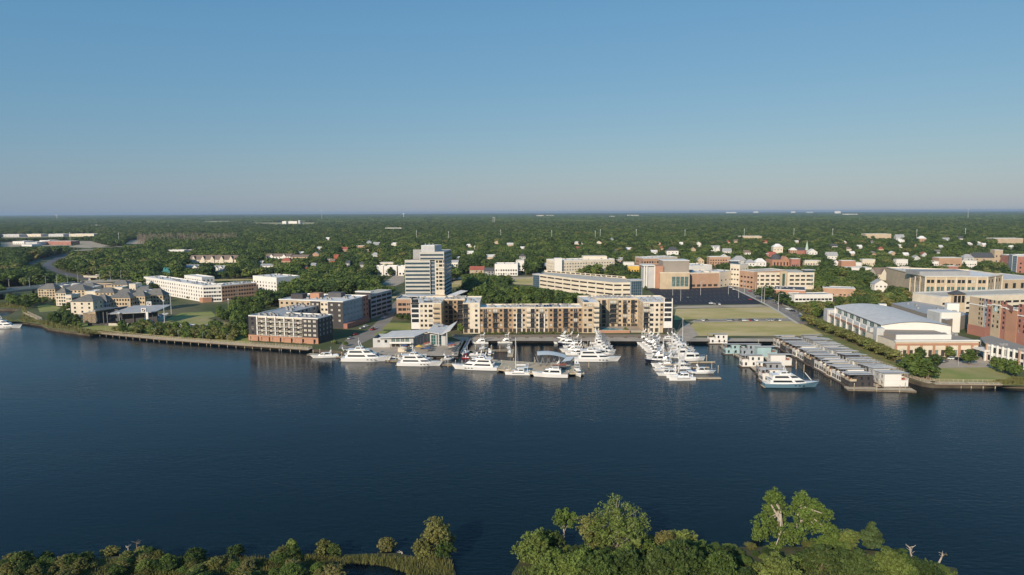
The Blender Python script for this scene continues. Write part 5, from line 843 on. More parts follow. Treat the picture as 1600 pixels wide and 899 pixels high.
for a in (('white and brick tall house left of the green spire', 1208, 1223, 397, 386, 382, 'cream_light', 'roof_white', 'hip'), ('red tile roofed house left of the domed brick church', 1200, 1212, 402, 398, 393.5, 'red_brick', 'roof_red', 'gable'), ('pale house between domed church and green spire', 1234, 1245, 397, 391, 386, 'pink_brick', 'roof_white', 'hip'), ('white gabled house right at the foot of the green spire', 1263, 1277, 398, 394, 389, 'white', 'roof_white', 'front'), ('white grey roofed house right of the spire', 1292, 1309, 406, 400, 393, 'white', 'roof_grey', 'gable'), ('grey roofed house far above the white grey roofed house', 1296, 1309, 387, 385, 382, 'white', 'roof_dark', 'gable'), ('peaked grey house left of the red brick shop', 1300, 1312, 415, 411, 406.5, 'white', 'roof_grey', 'front'), ('small white house in the wood upper right', 1340, 1347, 389, 386, 383.5, 'white', 'roof_white', 'gable'), ('cream hipped inn with white porch gables above the convention hall', 1369, 1412, 441, 429, 420, 'cream_light', 'roof_brown', 'gables'), ('white gabled house with grey roof above the convention hall', 1366, 1386, 455, 444, 434, 'white', 'roof_grey', 'front'), ('grey long roof at the wood edge above the inn', 1400, 1413, 376, 371, 365.5, 'light_grey', 'roof_grey', 'gable'), ('white low house just under the grey long roof', 1404, 1413, 380, 377, 374, 'white', 'roof_white', 'gable'), ('pink house with white porch left of the far mast', 1435, 1447, 378, 373, 369, 'pink_brick', 'roof_white', 'hip'), ('white low house in the far right wood', 1474, 1484, 377, 374.5, 372, 'white', 'roof_grey', 'gable'), ('white dark roofed house beside the right far mast', 1496, 1507, 376, 373, 368, 'white', 'roof_dark', 'gable'), ('small white house above the civic building left', 1412, 1420, 401, 398.5, 395.5, 'white', 'roof_white', 'gable'), ('grey hipped church hall above the civic building', 1505, 1521, 409, 403, 396, 'light_grey', 'roof_grey', 'hip'), ('tan church nave with long dark roof at the right', 1521, 1553, 409, 403, 396, 'tan', 'roof_dark', 'gable')): H_(*a)
def square_tower():
    r, fp, h = bld('bell_tower', 'square tan brick bell tower at the end of the dark roofed nave', 'tower', (1553, 411), (1566, 411), 391.5, 10, 'tan', 'roof_brown', 2, 2, 1.6, 2.4, 'dark', 7, .8, True, 0)
square_tower()
for a in (('white and cream flat house left of the brick church', 1257, 1282, 417, 408, 'cream_light'), ('red brick shop building upper right of the parking deck', 1314, 1336, 422, 408, 'orange_brick'), ('white box annex of the red brick shop', 1336.5, 1346, 421, 411, 'white'), ('long cream flat block behind the red brick shop', 1347, 1367, 417, 406, 'cream_light'), ('long low white roof in front of the red brick shop', 1325, 1362, 424.5, 419, 'white'), ('cream school complex in the far right wood', 1352, 1392, 375, 366, 'cream'), ('long brick flat roofed school above the civic building', 1466, 1502, 418, 403.5, 'pink_brick'), ('white flat annex left of the brick school', 1450, 1466, 418, 409, 'white'), ('white flat wing right of the brick school', 1503, 1526, 418, 408, 'white'), ('brown brick low block behind the civic building roof', 1477, 1497, 424, 416.5, 'red_brick'), ('red roofed restaurant left above the civic building', 1407, 1424, 423, 418, 'red'), ('white flat house at the left above the red roofed restaurant', 1400, 1418, 417, 406, 'white'), ('long tan hall with small cupola at the far right', 1552, 1598, 384, 373, 'tan'), ('blue grey flat roof among trees right of the parking deck', 1312, 1324, 434, 427, 'blue_grey')): FB(*a, rm='roof_red' if 'red roofed' in a[0] else 'roof_white', n=6, rows=2)
# steeple church
def boxpart_local(r, n, m, *a): mb = MB(); mb.box(*a); mb.build(n, m, r, False)
def steeple():
    p = G(1260, 400); r = thing('church', 'brick church with slender pale green copper spire', 'church', (*p, GZ)); s = p[1]/F; mb = MB(); mb.box(-15, 3*s, 2, 22, 0, 9); mb.build('nave', 'red_brick', r, False); mb = MB(); mb.face([(-15, 2, 9), (3*s, 2, 9), (3*s, 12, 13.5), (-15, 12, 13.5)]); mb.face([(3*s, 22, 9), (-15, 22, 9), (-15, 12, 13.5), (3*s, 12, 13.5)]); mb.build('nave_roof', 'roof_dark', r, False); h0 = hgt(1260, 400, 391); h1 = hgt(1260, 400, 376); mb = MB(); mb.box(-2.6, 2.6, -3.2, 1.9, 0, h0); mb.build('tower', 'red_brick', r, False); mb = MB(); mb.tube((0, -.6, h0), (0, -.6, h1), 2.9, .08, 8); mb.build('spire', 'copper_green', r, False); mb = MB(); mb.box(-.9, .9, -3.28, -3.21, h0-5, h0-2); mb.build('louvre', 'dark_grey', r, False); visr(1255, 375, 1266, 396, p[1]+10)
    p = G(1221, 420); r = thing('church', 'orange brick church with dark domed roof above the parking deck', 'church', (*p, GZ)); s = p[1]/F; mb = MB(); mb.box(-15*s, 14*s, 0, 24, 0, 11.5); mb.build('nave', 'orange_brick', r, False); mb = MB(); R_ = 8.5*s; c = (-4*s, 12); N = 10
    mb.tube((*c, 11.5), (*c, 13.4), R_, R_, 14); mb.tube((*c, 13.4), (*c, 17.0), R_, R_*.62, 14); mb.tube((*c, 17.0), (*c, 18.8), R_*.62, .4, 14); mb.build('dome', 'roof_dark', r, False); mb = MB(); mb.face([(0*s, -.3, 11.5), (12*s, -.3, 11.5), (6*s, -.3, 16)]); mb.face([(12*s, -.3, 11.5), (12*s, 12, 11.5), (6*s, 12, 16), (6*s, -.3, 16)]); mb.face([(0, 12, 11.5), (0, -.3, 11.5), (6*s, -.3, 16), (6*s, 12, 16)]); mb.build('front_gable', 'orange_brick', r, False); [boxpart_local(r, 'arched_window', 'glass', x*s-.8, x*s+.8, -.12, -.03, 4, 8.5) for x in (-11, -6, -1, 4, 9)]; visr(1205, 396, 1250, 415, p[1]+10); EXCL.append([(p[0]-18*s, p[1]), (p[0]+16*s, p[1]), (p[0]+16*s, p[1]+24), (p[0]-18*s, p[1]+24)])
    FB('red brick house right beside the domed church', 1236, 1250, 419, 405, 'red_brick', 'roof_white', 4, 2)
steeple()
# smaller houses glimpsed between the crowns
hr = random.Random(21); nh = 0
for i in range(400):
    px, yb = (hr.uniform(1010, 1590), hr.uniform(380, 428)) if i % 6 else (hr.uniform(390, 980), hr.uniform(376, 414))
    if nh >= 40: break
    w = hr.uniform(7, 13)*(yb-331)/70; p = [(px-w*.3, yb-4), (px+w*1.3, yb-4), (px+w*1.3, yb+2), (px-w*.3, yb+2)]
    if any(min(q[0] for q in pts) < p[1][0] and max(q[0] for q in pts) > p[0][0] and min(q[1] for q in pts) < yb+4 and max(q[1] for q in pts) > yb-8 for pts, D in VIS): continue
    wm = hr.choice(('cream_light', 'light_grey', 'tan', 'pink_brick', 'cream', 'blue_grey')); rm = hr.choice(('roof_grey', 'roof_white', 'shingle', 'roof_brown', 'metal_roof', 'roof_red')); hh = (yb-331)*.062; wn = {'white': 'white', 'cream_light': 'cream', 'light_grey': 'pale grey', 'pink_brick': 'pinkish', 'cream': 'tan', 'blue_grey': 'slate', 'tan': 'sand'}[wm]; rn = {'roof_grey': 'grey', 'roof_white': 'pale', 'shingle': 'dark', 'roof_brown': 'brown', 'metal_roof': 'metal', 'roof_red': 'red'}[rm]
    zn = next(t for lim, t in ((470, 'far above the white apartments'), (560, 'above the charcoal apartments'), (640, 'left of the office tower'), (740, 'right of the office tower'), (860, 'above the white two storey building'), (985, 'above the cream hotel'), (1080, 'above the taupe fly tower'), (1160, 'above the brick hall'), (1250, 'around the domed church'), (1330, 'right of the green spire'), (1430, 'above the cream inn'), (1520, 'above the civic building'), (1700, 'near the right edge')) if px < lim)+(', higher up' if yb < 398 else '')
    roofed('house', f'small {wn} house, {rn} roof, among trees {zn}', 'house', px, px+w, yb+2, yb-hh, yb-hh*1.7, wm, rm, kind=hr.choice(('gable', 'hip', 'gable', 'front')), n=3, rows=1, group='small houses between the town trees', visb=yb-hh*.5); nh += 1
# long pale sheds and far roofs
k = 0
for x0, x1, yb, yt, wm, lab in ((0, 30, 369.5, 366.6, 'light_grey', 'long white warehouse at the far left edge'), (39, 64, 369, 366.2, 'cream_light', 'pale warehouse second from the far left'), (76, 99, 369, 366, 'light_grey', 'white warehouse in the middle of the far left row'), (108, 147, 369, 365.8, 'cream_light', 'long cream warehouse at the right of the far left row'), (20, 38, 381, 377.5, 'white', 'white shed in the cleared ground far left'), (40, 58, 383, 379, 'light_grey', 'grey shed in the cleared ground far left'), (62, 78, 379, 376, 'white', 'white shed behind the red roofed mill'), (66, 111, 382, 377.5, 'red_brick', 'long red roofed mill in the cleared ground far left'), (34, 50, 386.5, 382.5, 'white', 'nearest white shed of the cleared ground far left'), (122, 132, 354.5, 352.5, 'white', 'tiny white depot on the far left horizon, left one'), (140, 152, 355, 352, 'white', 'tiny white depot on the far left horizon, right one'), (260, 267, 355, 352, 'white', 'bright white hangar left of the airfield'), (280, 288, 353, 351, 'white', 'low white hangar left of the airfield'), (441, 447, 349, 346, 'white', 'white hangar on the airfield, left one'), (450, 464, 348.7, 346, 'white', 'long white terminal on the airfield'), (466, 469, 349, 344.5, 'light_grey', 'small airfield control tower'), (601, 627, 359, 356.5, 'white', 'long white roof deep in the wood left of the tower'), (450, 474, 368, 366, 'cream', 'low cream roofs in the wood below the airfield'), (838, 850, 338.5, 336.7, 'cream_light', 'pale sand coloured roof on the horizon, left one'), (853, 865, 338, 336.5, 'cream_light', 'pale sand coloured roof on the horizon, right one'), (952, 960, 340, 338, 'white', 'white roof near the centre horizon'), (980, 998, 338, 336.3, 'white', 'long white roof near the centre horizon'), (1134, 1150, 333.4, 331.6, 'white', 'white buildings cluster on the right horizon'), (1177, 1184, 333, 330.6, 'white', 'white block on the right horizon'), (1236, 1242, 333, 330.5, 'white', 'white block above the green spire on the horizon'), (1260, 1270, 333, 331, 'light_grey', 'grey block right of the horizon white block'), (1304, 1313, 334, 330.2, 'white', 'tall white block on the right horizon'), (1316, 1340, 336.5, 334.6, 'white', 'long white roof below the tall horizon block')):
    FB(lab, x0, x1, yb-1.5, yt, wm, 'roof_red' if wm == 'red_brick' else 'roof_white', 5, 1, depth=30)
# water towers on the horizon
for px, yb, yt, lab in ((89, 347, 339.2, 'white water tower on the far left horizon'), (631, 341, 333.2, 'white water tower on the horizon above the office tower')):
    p = (XD(px, 9000), 9000); h = 62; r = thing('water_tower', lab, 'water tower', (*p, GZ)); mb = MB(); mb.tube((0, 0, 0), (0, 0, h-14), 3, 3, 8); mb.build('stem', 'white', r, False); mb = MB(); mb.tube((0, 0, h-16), (0, 0, h-10), 4, 13, 12); mb.tube((0, 0, h-10), (0, 0, h-3), 13, 12, 12); mb.tube((0, 0, h-3), (0, 0, h), 12, 2, 12); mb.build('tank', 'white', r, False); visr(px-2, 337, px+2, 344, 9000)
# ---------------------------------------------------------------- boats
BC = {}
def loft(mb, rings, mi=0, cap=True):
    k = len(mb.v); n = len(rings[0])
    for r in rings: mb.v += [tuple(p) for p in r]
    for i in range(len(rings)-1):
        for j in range(n-1): mb.f.append((k+i*n+j, k+(i+1)*n+j, k+(i+1)*n+j+1, k+i*n+j+1)); mb.m.append(mi)
    if cap: mb.f.append(tuple(k+j for j in range(n))); mb.m.append(mi)
def hull(L, B, fb, bowrise, hm, rake=.12, stern=0.0, boot=True):
    """hull shell with sheer, flare and transom; bow at +x"""
    mb = MB(); N = 14; rings = []; deck = []
    for i in range(N+1):
        t = i/N; x = -L/2+L*t; w = B/2*(1-max(0, (t-.45)/.55)**2.3)*(.88+.12*min(1, t*4)); w = max(w, .03); z = fb*(1+bowrise*max(0, t-.25)**1.6); xo = rake*L*max(0, t-.6)/.4*.5
        wl = w*(.86 if t < .6 else .86-.45*(t-.6)/.4); xw = x-xo
        rings.append([(xw, -wl*.55, -.35), (xw, -wl, .12), (x, -w, z), (x, -w*.92, z+.01), (x, w*.92, z+.01), (x, w, z), (xw, wl, .12), (xw, wl*.55, -.35)])
    loft(mb, [r[:3] for r in rings], 0, False); loft(mb, [r[5:] for r in rings], 0, False); loft(mb, [r[2:6] for r in rings], 1, False)
    r = rings[0]; mb.f.append(tuple(len(mb.v)+i for i in range(6))); mb.v += [r[7], r[6], r[5], r[2], r[1], r[0]]; mb.m.append(0)
    return mb.mesh('hull', [hm, 'hull_white'])
def tier(x0, x1, w, z0, z1, rf, rb, taper=.25, mats=('hull_white', 'glass'), win=(.35, .8), name='cabin'):
    """superstructure storey with raked front and back and a dark window band; returns (body, band)"""
    def ring(z, e=0.0):
        t = (z-z0)/(z1-z0); xf = x1-rf*t; xb = x0+rb*t; ww = w/2*(1-.08*t)+e; wf = ww*(1-taper)
        return [(xb-e, -ww, z), (xf-(xf-xb)*.3, -ww, z), (xf+e, -wf, z), (xf+e, wf, z), (xf-(xf-xb)*.3, ww, z), (xb-e, ww, z)]
    mb = MB(); a, b = ring(z0), ring(z1)
    for i in range(6): j = (i+1) % 6; mb.face([a[i], a[j], b[j], b[i]])
    mb.face(b); body = mb.mesh(name, mats[0]); mb = MB(); h = z1-z0; a, b = ring(z0+h*win[0], .03), ring(z0+h*win[1], .03)
    xs = [(0, .12, .9), (1, .05, .95), (2, .05, .95), (3, .05, .95), (4, .1, .88)]
    for i, f0, f1 in xs:
        j = (i+1) % 6; L_ = lambda p, q, t: tuple(p[k]+(q[k]-p[k])*t for k in range(3)); mb.face([L_(a[i], a[j], f0), L_(a[i], a[j], f1), L_(b[i], b[j], f1), L_(b[i], b[j], f0)])
    return body, mb.mesh('window_band', mats[1])
def boxmesh(n, m, *a):
    mb = MB(); mb.box(*a); return mb.mesh(n, m)
def arch(x, w, z0, z1, m='hull_white'):
    mb = MB()
    for s in (-1, 1): mb.bar((x, s*w/2, z0), (x-.9, s*w/2*.8, z1), .5, .2)
    mb.bar((x-.9, -w/2*.8, z1), (x-.9, w/2*.8, z1), .6, .2); mb.tube((x-.9, 0, z1+.1), (x-.9, 0, z1+.5), .3, .3, 8); mb.tube((x-.9, .6, z1+.1), (x-.9, .6, z1+.5), .25, .2, 8); mb.bar((x-.9, -.6, z1), (x-.9, -.6, z1+2.2), .06, .06); return mb.mesh('radar_arch', m)
def rail(L, B, z, x0=.0, m='steel'):
    mb = MB(); pts = []
    for i in range(9): t = .5+.49*i/8; w = B/2*(1-max(0, (t-.45)/.55)**2.3)*.9; pts.append((-L/2+L*t, w, z(t)))
    for s in (-1, 1):
        for a, b in zip(pts[:-1], pts[1:]): mb.bar((a[0], s*a[1], a[2]+.7), (b[0], s*b[1], b[2]+.7), .05, .05)
        for a in pts[::2]: mb.bar((a[0], s*a[1], a[2]), (a[0], s*a[1], a[2]+.7), .04, .04)
    return mb.mesh('rail', m)
def boatparts(style, L, hm, canvas='canvas_blue'):
    key = (style, round(L), hm, canvas)
    if key in BC: return BC[key]
    P = []; add = lambda n, me: P.append((n, me)); zf = lambda fb, br: (lambda t: fb*(1+br*max(0, t-.25)**1.6))
    if style == 'tri':
        B = L*.23; fb = L*.075; add('hull', hull(L, B, fb, .75, hm, .14)); add('rail', rail(L, B, zf(fb, .75)))
        h = L*.080; b, w = tier(-L*.42, L*.27, B*.88, fb*1.02, fb+h, 2.6, .4); add('main_deck_house', b); add('window_band', w); b, w = tier(-L*.38, L*.15, B*.80, fb+h+.02, fb+2*h, 2.8, .6); add('upper_deck_house', b); add('window_band', w)
        mb = MB(); mb.box(-L*.44, -L*.30, -B*.42, B*.42, fb+h-.14, fb+h); mb.box(-L*.38, L*.02, -B*.40, B*.40, fb+2*h, fb+2*h+.14); add('deck_overhang', mb.mesh('deck_overhang', 'hull_white')); b, w = tier(-L*.24, -L*.02, B*.5, fb+2*h+.15, fb+2.75*h, 1.6, .8); add('flybridge', b); add('window_band', w); add('radar_arch', arch(-L*.12, B*.5, fb+2.75*h, fb+4.0*h)); mb = MB(); mb.face([(-L*.46, -B*.35, fb*.55), (-L*.5, -B*.35, fb*.1), (-L*.5, B*.35, fb*.1), (-L*.46, B*.35, fb*.55)]); mb.box(-L*.53, -L*.495, -B*.4, B*.4, .2, .35); add('swim_platform', mb.mesh('swim_platform', 'deck_tan'))
        for s in (-1, 1):
            for i in range(3): x = L*.02+i*L*.07; mb = MB(); mb.box(x, x+L*.035, s*B*.5-.02 if s > 0 else -B*.505, s*B*.505 if s > 0 else -B*.5+.02, fb*.55, fb*.75); add('porthole', mb.mesh('porthole', 'glass'))
    elif style in ('cruiser', 'trawler'):
        B = L*.29; fb = L*.10; add('hull', hull(L, B, fb, .6, hm)); add('rail', rail(L, B, zf(fb, .6))); h = 2.1 if L > 10 else 1.7; x1 = L*.22 if style == 'cruiser' else L*.26
        b, w = tier(-L*.32, x1, B*.8, fb*1.01, fb+h, 1.9 if style == 'cruiser' else .5, .3); add('cabin', b); add('window_band', w); b, w = tier(-L*.26, L*.03, B*.66, fb+h+.01, fb+h+.95, .8, .3, win=(.55, .98)); add('flybridge', b); add('window_band', w); mb = MB(); mb.box(-L*.28, -L*.02, -B*.33, B*.33, fb+h+2.5, fb+h+2.62)
        for s in (-1, 1):
            for x in (-L*.25, -L*.04): mb.box(x-.05, x+.05, s*B*.3-.05, s*B*.3+.05, fb+h+.9, fb+h+2.5)
        add('hardtop', mb.mesh('hardtop', 'hull_white' if canvas == 'canvas_blue' else canvas)); add('radar_arch', arch(-L*.2, B*.5, fb+h+2.6, fb+h+3.5)); mb = MB(); mb.box(-L*.485, -L*.33, -B*.36, B*.36, fb+.03, fb+.10); add('cockpit_deck', mb.mesh('cockpit_deck', 'deck_tan'))
    elif style == 'sport':
        B = L*.26; fb = L*.085; add('hull', hull(L, B, fb, .45, hm, .2)); add('rail', rail(L, B, zf(fb, .45))); b, w = tier(-L*.28, L*.22, B*.72, fb*1.01, fb+1.45, L*.13, .8, win=(.4, .95)); add('cabin', b); add('window_band', w); add('radar_arch', arch(-L*.16, B*.7, fb+.9, fb+2.2)); mb = MB(); mb.box(-L*.46, -L*.3, -B*.3, B*.3, fb+.02, fb+.35); add('sun_pad', mb.mesh('sun_pad', canvas)); mb = MB(); mb.box(-L*.53, -L*.49, -B*.4, B*.4, .2, .35); add('swim_platform', mb.mesh('swim_platform', 'deck_tan'))
    elif style == 'fish':
        B = L*.30; fb = L*.085; add('hull', hull(L, B, fb, .9, hm, .14)); h = 1.9; b, w = tier(-L*.12, L*.18, B*.8, fb*1.05, fb+h, 1.4, .1); add('cabin', b); add('window_band', w); mb = MB(); zt = fb+h
        for s in (-1, 1):
            for x in (-L*.10, L*.06): mb.bar((x, s*B*.34, zt), (x*.6-.2, s*B*.18, zt+4.6), .09, .09)
        mb.box(-L*.10, L*.05, -B*.22, B*.22, zt+2.1, zt+2.2); mb.box(-L*.05, L*.02, -B*.16, B*.16, zt+4.55, zt+4.7); add('tuna_tower', mb.mesh('tuna_tower', 'steel'))
        for s in (-1, 1): mb = MB(); mb.bar((-L*.05, s*B*.45, zt), (-L*.30, s*B*.9, zt+6.5), .06, .06); add('outrigger', mb.mesh('outrigger', 'steel'))
        mb = MB(); mb.box(-L*.485, -L*.14, -B*.38, B*.38, fb*.9, fb*.94); add('cockpit_deck', mb.mesh('cockpit_deck', 'deck_tan')); b, w = tier(-L*.10, L*.06, B*.6, zt+.01, zt+.8, .5, .2, win=(.6, .99)); add('flybridge', b); add('window_band', w)
    elif style == 'sail':
        B = L*.28; fb = L*.085; add('hull', hull(L, B, fb, .35, hm, .2)); b, w = tier(-L*.2, L*.18, B*.55, fb*1.01, fb+.7, .8, .3); add('cabin', b); add('window_band', w); H = L*1.25; mb = MB(); mb.tube((L*.06, 0, fb), (L*.06, 0, fb+H), .13, .09, 6); add('mast', mb.mesh('mast', 'hull_white')); mb = MB(); mb.tube((L*.05, 0, fb+1.5), (-L*.36, 0, fb+1.6), .1, .08, 6); mb.bar((L*.03, 0, fb+1.8), (-L*.34, 0, fb+1.85), .35, .4, 1); add('boom', mb.mesh('boom', ['steel', canvas])); mb = MB()
        for q in ((L*.49, 0), (-L*.48, 0), (L*.04, B*.48), (L*.04, -B*.48)): mb.bar((q[0], q[1], fb*1.1), (L*.06, 0, fb+H*.98), .045, .045)
        mb.bar((L*.06, -B*.32, fb+H*.55), (L*.06, B*.32, fb+H*.55), .06, .06); add('rigging', mb.mesh('rigging', 'steel')); mb = MB(); mb.box(-L*.40, -L*.2, -B*.3, B*.3, fb+1.7, fb+1.78); [mb.box(x-.04, x+.04, s*B*.28-.04, s*B*.28+.04, fb, fb+1.7) for x in (-L*.38, -L*.22) for s in (-1, 1)]; add('bimini', mb.mesh('bimini', canvas))
    elif style == 'cat':
        B = L*.52; fb = L*.11; hb = hull(L, B*.28, fb, .25, hm, .05)
        for s in (-1, 1): me = hb.copy(); me.transform(Matrix.Translation((0, s*B*.36, 0))); add('hull', me)
        mb = MB(); mb.box(-L*.42, L*.12, -B*.36, B*.36, fb*.62, fb*1.02); add('bridge_deck', mb.mesh('bridge_deck', 'hull_white')); b, w = tier(-L*.26, L*.14, B*.66, fb*1.03, fb+1.5, 1.6, .2, .15); add('cabin', b); add('window_band', w); H = L*1.35; mb = MB(); mb.tube((L*.08, 0, fb+1.4), (L*.08, 0, fb+H), .16, .1, 6); add('mast', mb.mesh('mast', 'hull_white')); mb = MB(); mb.tube((L*.07, 0, fb+2.6), (-L*.34, 0, fb+2.7), .12, .1, 6); mb.bar((L*.05, 0, fb+3.0), (-L*.32, 0, fb+3.05), .4, .5, 1); add('boom', mb.mesh('boom', ['steel', canvas])); mb = MB()
        for q in ((L*.40, 0), (-L*.05, B*.46), (-L*.05, -B*.46)): mb.bar((q[0], q[1], fb), (L*.08, 0, fb+H*.97), .05, .05)
        add('rigging', mb.mesh('rigging', 'steel')); mb = MB(); mb.box(-L*.42, -L*.24, -B*.32, B*.32, fb+2.0, fb+2.1); [mb.box(x-.05, x+.05, s*B*.3-.05, s*B*.3+.05, fb, fb+2.0) for x in (-L*.40, -L*.26) for s in (-1, 1)]; add('hardtop', mb.mesh('hardtop', 'hull_white')); [add('hull_window', boxmesh('hull_window', 'glass', -L*.28, L*.2, s*B*.36-B*.145 if s < 0 else s*B*.36+B*.125, s*B*.36-B*.125 if s < 0 else s*B*.36+B*.145, fb*.55, fb*.72)) for s in (-1, 1)]
    elif style == 'center':
        B = L*.33; fb = L*.11; add('hull', hull(L, B, fb, .5, hm)); mb = MB(); mb.box(-L*.06, L*.06, -B*.15, B*.15, fb, fb+1.1); mb.box(-L*.45, -L*.2, -B*.3, B*.3, fb+.02, fb+.3); add('console', mb.mesh('console', 'hull_white')); mb = MB(); mb.box(-L*.16, L*.1, -B*.26, B*.26, fb+2.0, fb+2.1); [mb.box(x-.04, x+.04, s*B*.22-.04, s*B*.22+.04, fb, fb+2.0) for x in (-L*.14, L*.07) for s in (-1, 1)]; add('canopy', mb.mesh('canopy', canvas)); mb = MB(); [mb.box(-L*.53, -L*.49, s*B*.14-.18, s*B*.14+.18, .1, fb+.6) for s in (-1, 1)]; add('outboard_motor', mb.mesh('outboard_motor', 'dark_grey'))
    BC[key] = P; return P
NBOAT = 0
def boat(style, x0, x1, y, head, label, hm='hull_white', L=None, canvas='canvas_blue', cat=None, group='boats in the marina', scale=1.0):
    """x0, x1: pixel extent of the near side at the waterline row y"""
    c = G((x0+x1)/2, y, 0.0); Lx = (x1-x0)*c[1]/F; c_ = abs(math.cos(R(head))); L = L or Lx/max(.5, c_)
    B = L*(.5 if style == 'cat' else .26); c = (c[0], c[1]+B*.5*c_); Lq = round(L); nm = {'sail': 'sailing_yacht', 'cat': 'sailing_catamaran', 'tri': 'motor_yacht', 'sport': 'sport_cruiser', 'cruiser': 'cabin_cruiser', 'fish': 'fishing_boat', 'trawler': 'trawler_yacht', 'center': 'small_motorboat'}[style]
    canvas = random.Random(label).choice(('canvas_blue', 'canvas_blue', 'canvas_grey', 'deck_tan', 'hull_white')) if canvas == 'canvas_blue' else canvas
    r = thing(nm, label, cat or ('sailboat' if style in ('sail', 'cat') else 'yacht' if style == 'tri' else 'boat'), (*c, 0.0), R(head), group)
    if 'finger' in group: r.scale = (1.12, 1.12, 1.2)
    for n, me in boatparts(style, max(4, Lq), hm, canvas):
        o = ob(n, me, r)
    return r
boat('sport', 484, 527, 560, 190, 'sleek white sport cruiser moored farthest left at the boardwalk end')
boat('tri', 531, 612, 566.5, -2, 'largest white three deck motor yacht moored before the street end, bow right')
boat('tri', 619, 692, 573.5, -3, 'white motor yacht with raised wheelhouse moored below the restaurant')
boat('tri', 704, 778, 579.5, 171, 'white motor yacht with long dark window stripes, bow left, below the ramps')
boat('cat', 789, 829, 586.5, 175, 'white sailing catamaran moored at the head of the pavilion pier', canvas='hull_white')
boat('cruiser', 831, 888, 590.5, 172, 'white flybridge cruiser moored in front of the canopied fuel pier', L=17)
boat('trawler', 894, 912, 586.5, -78, 'small white cabin boat facing the river at the end of the pier', L=10)
boat('tri', 906, 964, 566.5, -2, 'long white motor yacht lying at the river end of the left finger dock', L=24)
LG = 'boats on the left finger dock'
for a in (('tri', 859, 892, 534.5, 178, 'white yacht nearest the quay on the left finger dock, bow left', 'hull_white'), ('cruiser', 872, 899, 540, 178, 'navy hulled cruiser second from the quay on the left finger dock', 'hull_navy'), ('cruiser', 881, 909, 545, 178, 'white flybridge cruiser third from the quay, left side of the left finger dock', 'hull_white'), ('sport', 876, 920, 551.5, 178, 'long low white sport cruiser behind the pier canopy, bow left', 'hull_white'), ('cruiser', 884, 914, 556, 178, 'white cruiser squeezed between sport cruiser and long yacht', 'hull_white'),
          ('cruiser', 926, 952, 538, 2, 'white cruiser nearest the quay, right side of the left finger dock', 'hull_white'), ('fish', 929, 957, 545, 2, 'white fishing boat with tall tower, right side of the left finger dock', 'hull_white'), ('fish', 936, 962, 551, 2, 'white fishing boat with outriggers beside the long yacht', 'hull_white'), ('sport', 930, 961, 556, 2, 'low white sport boat directly behind the long yacht', 'hull_white')): boat(*a, group=LG)
for a in (('cruiser', 736, 763, 538, 182, 'white cruiser under the quay wall, left of two lying near the ramps', 'hull_white', None), ('cruiser', 776, 801, 537, 182, 'white cruiser under the quay wall, right of two lying near the ramps', 'hull_white', None)): boat(*a[:7], L=a[7], group='boats in the inner basin')
for a in (('center', 722, 733, 553, 60, 'small boat with grey blue canopy beside the ramp foot', 'hull_white', 'canvas_grey'), ('center', 721, 734, 560.5, 175, 'small red covered boat behind the striped motor yacht', 'red', 'red'), ('center', 748, 762, 546, 30, 'small white open boat at the inner float, left one', 'hull_white', 'hull_white'), ('center', 792, 801, 552, -80, 'small grey topped boat at the inner float end', 'hull_white', 'canvas_grey'), ('center', 791, 800, 546, -75, 'small white topped boat behind the grey topped boat', 'hull_white', 'hull_white'), ('sport', 735, 768, 562, 178, 'white sport boat tied behind the striped motor yacht', 'hull_white', 'canvas_grey'), ('center', 815, 832, 577, 178, 'small white tender beside the sailing catamaran', 'hull_white', 'hull_white')): boat(*a[:7], canvas=a[7], group='small boats in the inner basin')
for i, (x, y, hd) in enumerate(((541, 553, 5), (556, 555, 0), (622, 561, 10), (634, 562.5, 0), (650, 560, 80), (664, 563, 5), (700, 563, 30), (708, 559, 80), (745, 556.5, 0), (766, 553, 85))): boat('center' if i % 3 else 'sport', x-6, x+6, y, hd, f'small white runabout between the large yachts and the plaza, {("first", "second", "third", "fourth", "fifth", "sixth", "seventh", "eighth", "ninth", "tenth")[i]} from the left', L=7.5, group='runabouts behind the large yachts')
RG = 'boats on the right finger dock'
